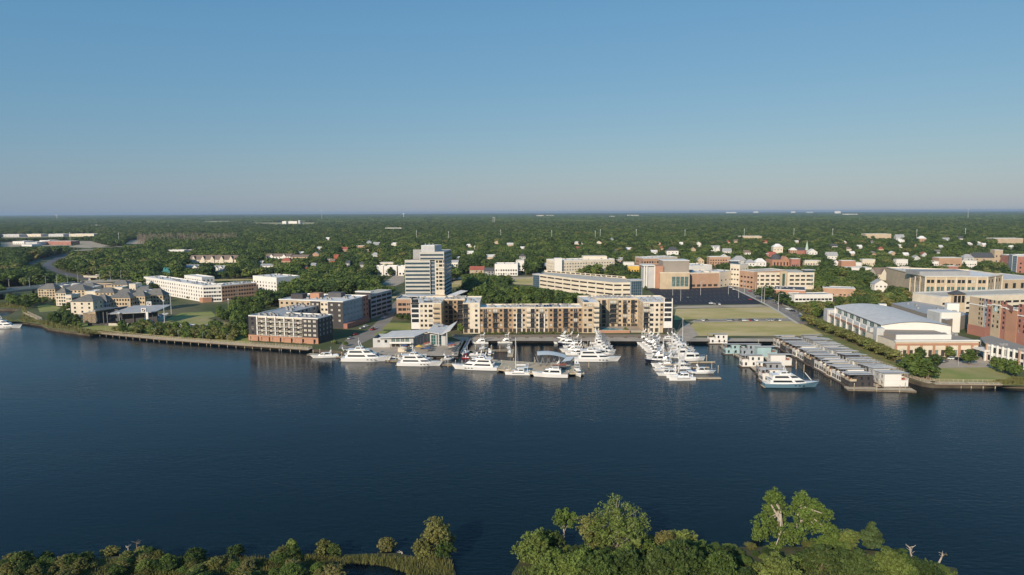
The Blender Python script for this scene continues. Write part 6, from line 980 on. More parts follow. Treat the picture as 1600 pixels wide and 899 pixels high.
for a in (('cruiser', 993, 1012, 534, 180, 'white cruiser nearest the quay, left side of the right finger dock', 'hull_white'), ('cruiser', 997, 1021, 539, 180, 'white cruiser second from the quay, left side of the right finger dock', 'hull_white'), ('cruiser', 1004, 1034, 545.5, 180, 'white cruiser with blue cockpit cover, left side of the right finger dock', 'hull_white'), ('fish', 1010, 1037, 552, 180, 'cream fishing boat with wide foredeck, left side of the right finger dock', 'hull_white'), ('sport', 1010, 1043, 558, 180, 'white sport boat just behind the dark hulled cruiser', 'hull_white'), ('cruiser', 1009, 1044, 567, 180, 'dark navy hulled cruiser with teak deck, left side of the right finger dock', 'hull_navy'), ('cruiser', 1019, 1056, 574, 180, 'white cruiser just in front of the dark hulled cruiser', 'hull_white'), ('sail', 1022, 1056, 581, 180, 'white sloop with tall mast among cruisers, left side of the right finger dock', 'hull_white'), ('sport', 1028, 1064, 588, 180, 'white sport boat last on the left side of the right finger dock', 'hull_white'),
          ('cat', 1046, 1086, 595, 182, 'white sailing catamaran across the river end of the right finger dock', 'hull_white'), ('tri', 1036, 1064, 534, 2, 'white yacht nearest the quay, right side of the right finger dock', 'hull_white'), ('cruiser', 1046, 1071, 540, 2, 'white cruiser second from the quay, right side of the right finger dock', 'hull_white'), ('sail', 1050, 1080, 546, 2, 'white sloop third from the quay, right side of the right finger dock', 'hull_white'), ('fish', 1054, 1086, 552, 2, 'white fishing boat with green tinted tower beside the cream cruiser', 'hull_white'), ('trawler', 1064, 1102, 564.5, 2, 'large cream trawler with long bow sprit, right side of the right finger dock', 'hull_white'), ('sport', 1056, 1080, 571, 2, 'small white sport boat between trawler and dark striped cruiser', 'hull_white'), ('sport', 1082, 1118, 584.5, 2, 'cream and black striped sport cruiser outermost right of the right finger dock', 'hull_white'), ('sail', 1036, 1058, 560, 180, 'white sloop moored bow in near the middle of the right finger dock', 'hull_white')): boat(*a, group=RG)
for i, (st, x0, x1, y, hd, nm) in enumerate((('cruiser', 866, 888, 538, 178, 'between the two nearest the quay, left rank of the left finger dock'), ('sport', 880, 902, 548.5, 178, 'low between flybridge and sport cruiser, left finger dock'), ('cruiser', 927, 950, 534.5, 2, 'closest to the quay wall, right rank of the left finger dock'), ('cruiser', 928, 954, 541.5, 2, 'between cruiser and fishing boat, right rank of the left finger dock'), ('fish', 932, 958, 548.5, 2, 'small with tower, right rank of the left finger dock'), ('cruiser', 1000, 1026, 542, 180, 'small, tucked before the blue covered cruiser'), ('cruiser', 1008, 1036, 549, 180, 'small, between blue covered and cream boats'), ('cruiser', 1012, 1042, 562.5, 180, 'tucked behind the navy cruiser bow, right finger dock'), ('cruiser', 1024, 1054, 577.5, 180, 'between cruiser and sloop, right finger dock'), ('fish', 1040, 1066, 537.5, 2, 'with small tower second rank near the quay, right finger dock'), ('cruiser', 1050, 1076, 543, 2, 'between two sloops, right rank of the right finger dock'), ('cruiser', 1052, 1084, 549.5, 2, 'just behind the towered fishing boat, right finger dock'), ('cruiser', 1056, 1088, 557.5, 2, 'just behind the cream trawler, right finger dock'), ('cruiser', 1058, 1082, 577.5, 2, 'near the dark striped cruiser stern, right finger dock'))): boat(st, x0, x1, y, hd, 'white boat '+nm, group='boats filling the finger docks')
b = boat('tri', 1196, 1286, 607.5, -2, 'blue hulled expedition yacht with white superstructure by the houseboats', 'hull_blue')
mb = MB(); mb.bar((8.5, 0, 3), (5.6, 0, 6.4), .25, .25); mb.build('crane_boom', 'hull_white', b, False)
boat('tri', -24, 31, 514, 4, 'white excursion boat at the left edge of the river', L=22)
# ---------------------------------------------------------------- houseboats
HBN = 0; R2 = {}
def ROOF2(me):
    if me.name not in R2: m2 = me.copy(); m2.materials[0] = M['metal_roof_dull']; R2[me.name] = m2
    return R2[me.name]
def hbparts(wall, sl=.10):
    k = ('hb', wall, sl)
    if k in BC: return BC[k]
    P = []; L, Wd = 10.4, 4.25; mb = MB(); mb.box(-L/2-.9, L/2+.4, -Wd/2-.1, Wd/2+.1, -.3, .45); P.append(('pontoon', mb.mesh('pontoon', 'wood_dark'), []))
    def wallbox(x0, x1, z0, z1, wins):
        mb = MB(); kids = []
        for (p, q, ws) in (((x0, -Wd/2), (x1, -Wd/2), wins), ((x1, -Wd/2), (x1, Wd/2), [(1.2, 2.8, 'win')]), ((x1, Wd/2), (x0, Wd/2), []), ((x0, Wd/2), (x0, -Wd/2), [(.5, 2.2, 'store'), (2.7, 4.4, 'store')])):
            d = Vector((q[0]-p[0], q[1]-p[1])); Ln = d.length; d.normalize(); us = [0]; 
            for a, b, kd in ws: us += [a, b]
            us.append(Ln); zlo, zhi = z0+.55, z1-.5; F_ = lambda u, z: (p[0]+d.x*u, p[1]+d.y*u, z)
            for i in range(len(us)-1):
                u0, u1 = us[i], us[i+1]
                if i % 2 == 0: mb.face([F_(u0, z0), F_(u1, z0), F_(u1, z1), F_(u0, z1)])
                else:
                    mb.face([F_(u0, z0), F_(u1, z0), F_(u1, zlo), F_(u0, zlo)]); mb.face([F_(u0, zhi), F_(u1, zhi), F_(u1, z1), F_(u0, z1)]); kids.append((winmesh(u1-u0, zhi-zlo, ws[i//2][2]), F_((u0+u1)/2, zlo), math.atan2(d.y, d.x)))
        mb.face([(x0, -Wd/2, z1), (x1, -Wd/2, z1), (x1, Wd/2, z1), (x0, Wd/2, z1)]); return mb, kids
    mb, kd = wallbox(-L/2, L/2, .45, 3.0, [(1.4, 2.4, 'dark'), (5.2, 6.2, 'dark'), (8.2, 9.0, 'dark')]); P.append(('lower_cabin', mb.mesh('lower_cabin', wall), kd)); mb, kd = wallbox(-L/2+3.1, L/2, 3.02, 5.5, [(1.6, 2.6, 'dark'), (4.6, 5.5, 'dark')]); P.append(('upper_cabin', mb.mesh('upper_cabin', wall), kd))
    mb = MB(); zr = lambda y: 5.62+(y+Wd/2)*sl+(.4 if sl < 0 else 0)
    for i in range(6):
        y0 = -Wd/2-.14+(Wd+.28)*i/6; y1 = -Wd/2-.14+(Wd+.28)*(i+1)/6; n = len(mb.v)
        mb.v += [(-L/2-.3, y0, zr(y0)-.14), (L/2+.35, y0, zr(y0)-.14), (L/2+.35, y1-.03, zr(y1)-.14), (-L/2-.3, y1-.03, zr(y1)-.14), (-L/2-.3, y0, zr(y0)), (L/2+.35, y0, zr(y0)), (L/2+.35, y1-.03, zr(y1)), (-L/2-.3, y1-.03, zr(y1))]
        for q in ((0, 3, 2, 1), (4, 5, 6, 7), (0, 1, 5, 4), (1, 2, 6, 5), (2, 3, 7, 6), (3, 0, 4, 7)): mb.f.append(tuple(n+k_ for k_ in q)); mb.m.append(0)
    P.append(('metal_roof', mb.mesh('metal_roof', 'metal_roof'), [])); mb = MB()
    for s in (-1, 1): mb.box(-L/2-.2, -L/2-.08, s*Wd/2*.96-.06, s*Wd/2*.96+.06, 3.0, 5.5)
    P.append(('roof_post', mb.mesh('roof_post', 'dark_grey'), [])); mb = MB(); mb.box(-L/2-.05, -L/2+.05, -Wd/2, Wd/2, 3.0, 4.0); mb.box(-L/2+.05, -L/2+3.0, -Wd/2-.02, -Wd/2+.06, 3.0, 4.0); P.append(('terrace_railing', mb.mesh('terrace_railing', wall if wall != 'charcoal' else 'wood_pale'), [])); mb = MB(); mb.box(-L/2+1.0, -L/2+2.0, -1.2, -.2, 3.02, 3.5); mb.box(-L/2+1.0, -L/2+1.8, .3, 1.3, 3.02, 3.8); P.append(('terrace_furniture', mb.mesh('terrace_furniture', 'roof_red'), []))
    BC[k] = P; return P
def houseboat(x, y, wall, label, group, rz=0.0, flip=False):
    global HBN; HBN += 1; rr = random.Random(HBN); x += rr.uniform(-.5, .5)
    r = thing('houseboat', label, 'houseboat', (x, y, 0.0), rz+(math.pi if flip else 0), group)
    r.scale = (1, 1, rr.uniform(.95, 1.08))
    for n, me, kids in hbparts(wall, .10 if flip else -.10):
        if n == 'metal_roof' and rr.random() < .4: me = ROOF2(me)
        o = ob(n, me, r)
        for wm_, loc, a in kids: ob('window', wm_, o, loc, a)
P0 = Vector(G(1206.5, 539.5, 0)); P1 = Vector(G(1325, 607, 0)); NR = 20; ordn = ['first', 'second', 'third', 'fourth', 'fifth', 'sixth', 'seventh', 'eighth', 'ninth', 'tenth', 'eleventh', 'twelfth', 'thirteenth', 'fourteenth', 'fifteenth', 'sixteenth', 'seventeenth', 'eighteenth', 'nineteenth', 'twentieth']
c1 = ['cream_light', 'white', 'charcoal', 'charcoal', 'grey', 'charcoal', 'white', 'white', 'white', 'charcoal', 'charcoal', 'dark_grey', 'white', 'white', 'cream_light', 'cream_light', 'white', 'white', 'charcoal', 'charcoal']; c2 = ['grey', 'grey', 'grey', 'grey', 'white', 'white', 'white', 'light_grey', 'light_grey', 'light_grey', 'dark_grey', 'charcoal', 'white', 'white', 'cream_light', 'dark_grey', 'dark_grey', 'light_grey', 'light_grey', 'white']
cn = {'cream_light': 'cream', 'white': 'white', 'charcoal': 'charcoal', 'grey': 'mid grey', 'light_grey': 'pale grey', 'dark_grey': 'dark grey'}
for i in range(NR):
    p = P0.lerp(P1, (i+.5)/NR); houseboat(p.x+6.1, p.y, c1[i], f'{cn[c1[i]]} two storey houseboat, {ordn[i]} from shore in the outer row', 'houseboats of the outer row')
    houseboat(p.x+21.2, p.y+.5, c2[i], f'{cn[c2[i]]} two storey houseboat, {ordn[i]} from shore in the row beside the riverwalk', 'houseboats of the inner row', flip=True)
for x0, x1, y, w, lab in ((1108, 1138, 538, 'white', 'white lone houseboat close to the quay end'), (1133, 1163, 554.5, 'teal_pale', 'pale teal lone houseboat, left of the two teal ones'), (1163, 1186, 556, 'blue_grey', 'blue grey lone houseboat between the two pale teal ones'), (1184, 1214, 560, 'teal_pale', 'pale teal lone houseboat, right of the two teal ones'), (1161, 1193, 574.5, 'white', 'white lone houseboat left of centre, before the pale teal ones'), (1203, 1236, 573, 'white', 'white lone houseboat nearest the outer houseboat row'), (1187, 1222, 587, 'grey', 'mid grey lone houseboat behind the blue hulled yacht'), (1190, 1228, 597, 'white', 'white lone houseboat hard against the blue hulled yacht')):
    c = G((x0+x1)/2, y, 0); houseboat(c[0], c[1]+2.4, w, lab, 'lone houseboats', flip=(x0 in (1184, 1203)))
# ---------------------------------------------------------------- docks, piers, piles
def dock(label, pts, width, z=.55, px=True, name='floating_dock', m='wood_pale', fingers=(), th=.5, piles=6, group=None):
    w = [Vector((*(G(a, b, z) if px else (a, b)), z)) for a, b in pts]; r = thing(name, label, 'dock', w[0], 0, group); mb = MB(); ed = MB()
    for a, b in zip(w[:-1], w[1:]):
        d = (b-a).normalized(); n = Vector((-d.y, d.x, 0)); mb.bar(a-Vector((0, 0, th/2)), b-Vector((0, 0, th/2)), width, th)
        for s in (-1, 1): ed.bar(a+n*s*(width/2+.08)-Vector((0, 0, .1)), b+n*s*(width/2+.08)-Vector((0, 0, .1)), .16, .34)
    mb.build('deck', m, r); ed.build('edge_beam', 'wood_dark', r)
    L = sum((b-a).length for a, b in zip(w[:-1], w[1:]))
    for k in range(piles):
        t = (k+.5)/piles; j = min(int(t*(len(w)-1)), len(w)-2); f = t*(len(w)-1)-j; a, b = w[j], w[j+1]; d = (b-a).normalized(); n = Vector((-d.y, d.x, 0)); c = a.lerp(b, f)+n*(width/2+.35)*(1 if k % 2 else -1); ob('pile', PILE, r, Vector((c.x, c.y, 0))-w[0])
    for a, b, fw in fingers:
        f = MB(); f.bar(Vector((*G(*a, z), z-.25)), Vector((*G(*b, z), z-.25)), fw, .44); f.build('finger', m, r)
    return r
mb = MB(); mb.tube((0, 0, -2), (0, 0, 3.0), .17, .15, 7); mb.tube((0, 0, 3.0), (0, 0, 3.35), .19, .02, 7, 1); PILE = mb.mesh('pile', ['wood_pale', 'white'])
dock('long floating dock along the river where the large motor yachts moor', [(482, 553), (560, 559), (640, 564.5), (715, 570), (770, 576)], 3.2, piles=14)
dock('inner float below the quay reached by the ramps', [(724, 548), (800, 547)], 2.2, fingers=(((743, 547), (741, 552), 1.2), ((772, 547), (770, 552), 1.2), ((799, 546), (797, 556), 3)), piles=6)
dock('left finger dock between two ranks of white boats', [(912, 536), (918, 546), (924, 557)], 2.4, piles=8, fingers=(((915, 541), (940, 541), 1.0), ((918, 547.5), (885, 547.5), 1.0)))
dock('right finger dock crowded with boats on both sides', [(1030, 536), (1040, 553), (1052, 572), (1064, 591)], 2.6, piles=12, fingers=(((1048, 566), (1117, 565), 1.0), ((1056, 574), (1108, 573.5), 1.1), ((1062, 590), (1126, 590), 2.2), ((1036, 546), (1006, 546.5), 1.0), ((1044, 559), (1014, 560), 1.0)))
a = P0+Vector((13.2, 2)); b = P1+Vector((13.2, -2)); dock('long walkway between the two houseboat rows', [tuple(a), tuple(b)], 2.4, px=False, piles=10)
dock('end platform in front of the houseboat rows', [(1322, 606), (1428, 609)], 5.0, piles=6); dock('float beside the lone houseboats', [(1128, 541), (1160, 560), (1196, 590)], 2.2, piles=7); dock('short float linking the right lone houseboats', [(1188, 548), (1200, 562), (1212, 580)], 2.0, piles=4)
# broad pier with the tensile canopy
pp = [G(a, b, 1.3) for a, b in [(770, 562), (905, 571), (913, 583), (838, 584), (778, 577)]]; r = thing('pier', 'broad timber pier with a fuel dock in the middle of the marina', 'pier', (*pp[0], 0)); mb = MB(); mb.prism(pp, .7, 1.3, bottom=True); mb.build('deck', 'wood_pale', r)
for k in range(16): c = lerp2(pp[4] if k < 6 else pp[3], pp[3] if k < 6 else pp[2], (k % 6)/6) if k < 12 else lerp2(pp[0], pp[1], (k-12)/4); ob('pile', PILE, r, Vector((c[0], c[1], -.6))-r.location)
cc = G(866, 572, 1.3); r = thing('tensile_canopy', 'pale grey curved fabric canopy on splayed steel struts over the pier', 'canopy', (*cc, 1.3)); mb = MB(); N = 10; x0, x1 = XD(839, cc[1]), XD(884, cc[1])
for i in range(N):
    t0, t1 = i/N, (i+1)/N; f = lambda t: (x0+(x1-x0)*t, 6.2+1.3*math.sin(math.pi*(t*.8+.12))-1.4*t); (xa, za), (xb, zb_) = f(t0), f(t1); mb.face([(xa, cc[1]-4.2, 1.3+za-.5), (xb, cc[1]-4.2, 1.3+zb_-.5), (xb, cc[1], 1.3+zb_+.3), (xa, cc[1], 1.3+za+.3)]); mb.face([(xa, cc[1], 1.3+za+.3), (xb, cc[1], 1.3+zb_+.3), (xb, cc[1]+4.5, 1.3+zb_-.3), (xa, cc[1]+4.5, 1.3+za-.3)])
mb.build('fabric_roof', 'fabric_roof', r, smooth=True); x2 = XD(897, cc[1]-3); mb = MB(); mb.face([(x1-2.5, cc[1]-7.5, 5.0), (x2-2, cc[1]-6.0, 5.3), (x2+.3, cc[1]-1, 6.3), (x1, cc[1]-2.5, 6.4)]); mb.build('side_sail', 'fabric_roof', r); mb = MB()
for i in range(5):
    x = x0+(x1-x0)*(i+.5)/5
    for s in (-1, 1): mb.bar((x, cc[1], 1.3), (x+s*2.0, cc[1]-3.2, 6.3-i*.15), .16, .16); mb.bar((x, cc[1], 1.3), (x+s*2.0, cc[1]+3.0, 6.6-i*.15), .16, .16)
mb.build('strut_frame', 'steel', r)
# fuel kiosk and furniture under the canopy
t = thing('kiosk', 'small dark kiosk under the pier canopy', 'kiosk', (*G(876, 577, 1.3), 1.3)); mb = MB(); mb.box(-3.5, 2.5, -1.2, 1.2, 0, 2.3); mb.build('kiosk_wall', 'dark_grey', t, False); mb = MB(); mb.box(-3.8, 2.8, -1.5, 1.5, 2.31, 2.5); mb.build('kiosk_roof', 'roof_red', t, False)
for k, (px, py) in enumerate(((716, 546), (726, 545))):
    a = Vector((*G(px+8, py-14), GZ+.2)); b = Vector((*G(px-4, py+8, .6), .6)); r = thing('gangway_ramp', f'sloping aluminium gangway ramp from the plaza to the floats, {"left" if k == 0 else "right"} one', 'ramp', a); mb = MB(); mb.bar(a, b, 1.6, .15); mb.build('ramp_deck', 'light_grey', r)
    for s in (-1, 1):
        mb = MB(); o = Vector((.8*s, 0, .6)); mb.bar(a+o, b+o, .1, .9); mb.build('ramp_side', 'steel', r)
for k, (px, y) in enumerate(((500, 556), (545, 561), (594, 562), (606, 566), (618, 565), (691, 571), (700, 574), (722, 575), (738, 573), (758, 571), (784, 574), (795, 584), (806, 574), (835, 570), (920, 575), (1104, 566), (1112, 577), (1122, 583), (1244, 577), (1256, 582), (1185, 541), (1224, 538))):
    o = ob('mooring_pile', PILE, None, (*G(px, y, 0), .4)); tag(o, 'pale timber mooring pile with white conical cap standing in the marina', 'pile', 'mooring piles in the marina')
# ---------------------------------------------------------------- boardwalks
mbp = MB(); mbp.tube((0, 0, -1.6), (0, 0, 1.9), .2, .2, 6); BPILE = mbp.mesh('pile', 'wood_pale')
def boardwalk(label, pts, width, z, step=6.0, offset=0.0, lamp=False):
    w = [Vector((*G(a, b, z), z)) for a, b in pts]; r = thing('boardwalk', label, 'boardwalk', w[0]); mb = MB(); rl = MB(); bm = MB()
    for a, b in zip(w[:-1], w[1:]):
        d = (b-a).normalized(); n = Vector((-d.y, d.x, 0)); mb.bar(a-Vector((0, 0, .1)), b+d*.5-Vector((0, 0, .1)), width, .2); L = (b-a).length
        for s in (-1, 1):
            bm.bar(a+n*s*(width/2)-Vector((0, 0, .45)), b+n*s*(width/2)-Vector((0, 0, .45)), .25, .5)
            for zz in (.5, 1.0): rl.bar(a+n*s*(width/2-.1)+Vector((0, 0, zz)), b+n*s*(width/2-.1)+Vector((0, 0, zz)), .08, .1)
            k = 0.0
            while k < L: c = a+d*k+n*s*(width/2-.1); rl.bar(c, c+Vector((0, 0, 1.05)), .12, .12); k += 2.0
        k = 1.0
        while k < L:
            for s in (-1, 1): c = a+d*k+n*s*(width/2-.35); ob('pile', BPILE, r, Vector((c.x, c.y, z-2.1))-w[0])
            k += step
    mb.build('deck', 'wood_pale', r); rl.build('railing', 'wood_pale', r); bm.build('edge_beam', 'wood_dark', r)
    for p in w[:1]: pass
    return r
boardwalk('long timber boardwalk on piles along the left river bank', [(158, 519.5), (250, 528.5), (330, 534.5), (395, 539), (440, 542), (485, 545)], 4.0, 1.9, 6.0); boardwalk('short timber boardwalk among the marsh grass left of the stage', [(40, 489), (62, 499)], 3.0, 2.0, 5.0)
boardwalk('timber riverwalk on piles beside the inner houseboat row', [(1258, 524), (1300, 542), (1360, 564.5), (1420, 586), (1456, 597.5)], 5.0, 1.9, 5.0); boardwalk('timber riverwalk end along the hotel lawn', [(1457, 598), (1510, 598.5), (1560, 599)], 4.5, 1.9, 5.0)
# ---------------------------------------------------------------- trees
def ico():
    t = (1+5**.5)/2; v = [Vector(p).normalized() for p in ((-1, t, 0), (1, t, 0), (-1, -t, 0), (1, -t, 0), (0, -1, t), (0, 1, t), (0, -1, -t), (0, 1, -t), (t, 0, -1), (t, 0, 1), (-t, 0, -1), (-t, 0, 1))]
    f = [(0, 11, 5), (0, 5, 1), (0, 1, 7), (0, 7, 10), (0, 10, 11), (1, 5, 9), (5, 11, 4), (11, 10, 2), (10, 7, 6), (7, 1, 8), (3, 9, 4), (3, 4, 2), (3, 2, 6), (3, 6, 8), (3, 8, 9), (4, 9, 5), (2, 4, 11), (6, 2, 10), (8, 6, 7), (9, 8, 1)]; return v, f
IV, IF = ico()
def blob(mb, c, r, rs, sq=.85, mi=0):
    n = len(mb.v)
    for v in IV: k = r*rs.uniform(.8, 1.12); mb.v.append((c[0]+v.x*k, c[1]+v.y*k, c[2]+v.z*k*sq))
    for f in IF: mb.f.append(tuple(n+i for i in f)); mb.m.append(mi)
def leaves(mb, c, r, n, size, rs, mi=0, sq=.85, up=.2):
    for _ in range(n):
        u = Vector((rs.gauss(0, 1), rs.gauss(0, 1), rs.gauss(up, 1))); u.normalize(); k = r*rs.uniform(.78, 1.16); p = Vector((c[0]+u.x*k, c[1]+u.y*k, c[2]+u.z*k*sq))
        nr = (u+Vector((rs.gauss(0, .6), rs.gauss(0, .6), rs.gauss(.25, .5)))).normalized(); a = nr.orthogonal().normalized(); a.rotate(Matrix.Rotation(rs.uniform(0, 6.28), 3, nr)); b = nr.cross(a); s = size*rs.uniform(.55, 1.25); s2 = s*rs.uniform(.5, .9)
        mb.face([p-a*s-b*s2*.3, p-b*s2+a*s*.2, p+a*s, p+b*s2+a*.1*s], mi)
def limb(mb, p, q, r0, r1, rs, n=5, mi=0, kink=.12):
    p = Vector(p); q = Vector(q); L = (q-p).length; m = (p+q)/2+Vector((rs.uniform(-1, 1), rs.uniform(-1, 1), 0))*L*kink; rm = (r0+r1)/2; mb.tube(p, m, r0, rm, n, mi); mb.tube(m, q, rm, r1, n, mi)
def make_tree(seed, kind='round', h=10.0, r=4.0, nl=420, leaf=.55, nb=11, trunk_h=.3, tr=.28, core=.72, bs=1.0):
    """returns (trunk mesh data, crown mesh data) as MB, standing at the origin"""
    rs = random.Random(seed); T = MB(); C = MB(); blobs = []; th = h*trunk_h
    if kind == 'round':
        for i in range(nb):
            a = rs.uniform(0, 6.28); zz = rs.uniform(0, 1); rr = r*(.62+.22*(1-bs))*math.sqrt(rs.random())*(1-(.45 if bs == 1 else .75)*abs(zz-.35)); blobs.append(((rr*math.cos(a), rr*math.sin(a), th+(h-th)*(.16+.64*zz)), r*rs.uniform(.36, .54)*bs))
        blobs.append(((rs.uniform(-.4, .4), rs.uniform(-.4, .4), h*(.84 if bs == 1 else .92)), r*.4*bs))
    elif kind == 'spread':
        for i in range(nb):
            a = 6.28*i/nb+rs.uniform(-.3, .3); rr = r*rs.uniform(.35, .8); blobs.append(((rr*math.cos(a), rr*math.sin(a)*.8, h*rs.uniform(.5, .78)), r*rs.uniform(.26, .42)*bs))
        for i in range(4): blobs.append(((rs.uniform(-.4, .4)*r, rs.uniform(-.4, .4)*r, h*rs.uniform(.72, .9)), r*.32))
    elif kind == 'tall':
        for i in range(nb):
            zz = (i+.5)/nb; w = r*(.9*(1-zz)**.7+.18)*.55; a = rs.uniform(0, 6.28); blobs.append(((w*math.cos(a), w*math.sin(a), th+(h-th)*(.1+.84*zz)), r*(.5*(1-zz)+.2)))
    elif kind == 'pine':
        for i in range(nb):
            zz = i/(nb-1); w = r*(1-zz*.85)
            for k in range(4): a = rs.uniform(0, 6.28); d = w*rs.uniform(.35, .8); blobs.append(((d*math.cos(a), d*math.sin(a), th+(h-th)*(zz*.93)), w*.36+.25))
    limb(T, (0, 0, -.4), (0, 0, h*(.7 if kind != 'pine' else .97)), tr, tr*.3, rs, 6, 0, .03)
    for c, br in blobs[::2]:
        if kind in ('round', 'spread'): limb(T, (0, 0, max(th*.7, c[2]*.42)), (c[0]*.9, c[1]*.9, c[2]), tr*.5, tr*.14, rs, 4)
    tot = sum(b[1]**2 for b in blobs); sq = .85 if kind != 'pine' else .38
    for c, br in blobs:
        if core: blob(C, c, br*core, rs, sq)
        leaves(C, c, br, max(4, int(nl*br*br/tot)), leaf, rs, 0, sq)
    return T, C
# --- prototypes for town and wood trees
PROT = []
for i, (kd, h, r, lm, bk) in enumerate((('round', 10, 4.4, 'leaf_broad', 'bark'), ('round', 11, 4.0, 'leaf_broad', 'bark'), ('round', 9, 4.6, 'leaf_dark', 'bark'), ('tall', 11, 3.6, 'leaf_dark', 'bark'), ('round', 10, 4.2, 'leaf_olive', 'bark'), ('spread', 9, 5.0, 'leaf_broad', 'bark'), ('pine', 13, 3.2, 'leaf_pine', 'bark'), ('round', 10, 4.0, 'leaf_bright', 'bark'), ('tall', 10, 3.0, 'leaf_yellow', 'bark'), ('tall', 10, 3.6, 'leaf_broad', 'bark'))):
    T, C = make_tree(100+i, kd, h, r, 460 if kd != 'pine' else 520, .62 if kd != 'pine' else .5, 11 if kd != 'pine' else 8, .14 if kd != 'pine' else .35)
    PROT.append((T.mesh('trunk', bk), C.mesh('crown', lm), h, r, T, C, lm, bk))
# shrub
T, C = make_tree(140, 'round', 3.2, 2.0, 300, .32, 8, .05, .08); SHRUB = (T.mesh('stem', 'bark'), C.mesh('foliage', 'leaf_broad'), 3.2, 2.0)
C2 = C.mesh('foliage', 'leaf_olive'); SHRUB2 = (SHRUB[0], C2, 3.2, 2.0)
def put_tree(k, x, y, h, label, group, name='broadleaf_tree', z=GZ, wid=1.0, cat='tree'):
    p = PROT[k]; s = h/p[2]; r = thing(name, label, cat, (x, y, z), random.uniform(0, 6.28), group); r.scale = (s*wid, s*wid, s); ob('trunk', p[0], r); ob('crown', p[1], r); return r
# --- mask of what the photograph shows between the trees
MK = np.zeros((899, 1700))
def fill(pts, D):
    pts = [(min(1690, max(0, x)), y) for x, y in pts]; ys = [p[1] for p in pts]; n = len(pts)
    for y in range(max(0, int(min(ys))), min(898, int(max(ys)))+1):
        yc = y+.5; xs = []
        for i in range(n):
            (xa, ya), (xb, yb) = pts[i], pts[(i+1) % n]
            if (ya <= yc) != (yb <= yc): xs.append(xa+(yc-ya)*(xb-xa)/(yb-ya))
        xs.sort()
        for a, b in zip(xs[::2], xs[1::2]): s = MK[y, int(a):int(b)+1]; np.maximum(s, D, out=s)
vis([(-5, 447), (60, 442), (130, 436), (205, 432), (205, 438), (130, 444), (62, 451), (56, 458), (-5, 459)], 700)
for pts, D in VIS: fill(pts, D)
EX = []
for e in EXCL:
    a = np.array(e); c = a.mean(0); d = a-c; L = np.linalg.norm(d, axis=1)[:, None]; EX.append(c+d*(1+2.0/np.maximum(L, 1)))
def blocked(P):
    out = np.zeros(len(P), bool)
    for e in EX:
        lo, hi = e.min(0), e.max(0); m = (~out) & (P[:, 0] > lo[0]) & (P[:, 0] < hi[0]) & (P[:, 1] > lo[1]) & (P[:, 1] < hi[1]); idx = np.nonzero(m)[0]
        if len(idx) == 0: continue
        q = P[idx]; ins = np.zeros(len(idx), bool); j = len(e)-1
        for i in range(len(e)):
            xi, yi = e[i]; xj, yj = e[j]
            if yi != yj: ins ^= ((yi > q[:, 1]) != (yj > q[:, 1])) & (q[:, 0] < (xj-xi)*(q[:, 1]-yi)/(yj-yi)+xi)
            j = i
        out[idx[ins]] = True
    return out
def allow(x, y, h, r):
    """greatest height a tree may have here without covering what the photograph shows behind it"""
    bx, by = proj(x, y, GZ); _, ty = proj(x, y, GZ+h); rp = max(1, r*F/y*.8); i0, i1 = int(max(0, bx-rp)), int(min(1699, bx+rp))+1
    if i1 <= i0: return h
    y1 = int(min(898, by)); y0 = int(max(0, ty))
    if y0 >= y1: return h
    sub = (MK[y0:y1, i0:i1] > y+4).any(1); k = np.nonzero(sub)[0]
    if len(k) == 0: return h
    return h*max(0, (by-(y0+k[-1]+1))/max(.1, by-ty))
def inpoly(P, e): 
    ins = np.zeros(len(P), bool); j = len(e)-1
    for i in range(len(e)):
        xi, yi = e[i]; xj, yj = e[j]
        if yi != yj: ins ^= ((yi > P[:, 1]) != (yj > P[:, 1])) & (P[:, 0] < (xj-xi)*(P[:, 1]-yi)/(yj-yi)+xi)
        j = i
    return ins
TREES = []      # x, y, height, prototype, label
def scatter(poly, sp, h0, h1, kinds, label, px=True, jit=.45):
    e = np.array([G(a, b) for a, b in poly]); lo, hi = e.min(0), e.max(0); gx, gy = np.meshgrid(np.arange(lo[0], hi[0], sp), np.arange(lo[1], hi[1], sp)); P = np.stack([gx.ravel(), gy.ravel()], 1); P = P+rng.uniform(-jit, jit, P.shape)*sp; P = P[inpoly(P, e)]; P = P[~blocked(P)]
    for x, y in P:
        h = rng.uniform(h0, h1); k = kinds[rng.integers(len(kinds))]; a = allow(x, y, h, h*.4)
        if a < min(2.4, h0*.8): continue
        TREES.append((x, y, h if a >= h else max(2.2, a*rng.uniform(.6, 1)), k, label))
mix = (0, 0, 1, 2, 3, 4, 5, 0, 2); NEAR_ZONES = []
def zone(poly, *a, **k): NEAR_ZONES.append(np.array([G(p, q) for p, q in poly])); scatter(poly, *a, **k)
zone([(700, 447), (740, 440), (832, 447), (850, 463), (986, 479), (990, 487), (752, 487), (742, 472), (712, 462)], 8.4, 8, 14, (0, 1, 2, 2, 3, 0, 5), 'broadleaf tree in the wood between office tower, garage and waterfront block')
zone([(396, 472), (402, 460), (440, 446), (520, 441), (600, 446), (620, 455), (604, 470), (596, 478), (560, 462), (480, 470), (430, 482)], 7.5, 8, 14, (0, 1, 5, 0, 7, 2), 'broadleaf tree in the wood behind the charcoal apartments')
zone([(340, 492), (372, 474), (398, 470), (420, 480), (388, 508), (386, 530), (330, 524), (318, 505), (342, 500)], 6.5, 4, 9, (0, 2, 3, 7, 5), 'leafy tree in the park between lawn and charcoal apartments')
zone([(66, 492), (96, 478), (110, 482), (114, 498), (132, 508), (130, 517), (82, 508)], 6.5, 4, 8, (0, 2, 3, 0), 'leafy tree in the riverside park left of the stage')
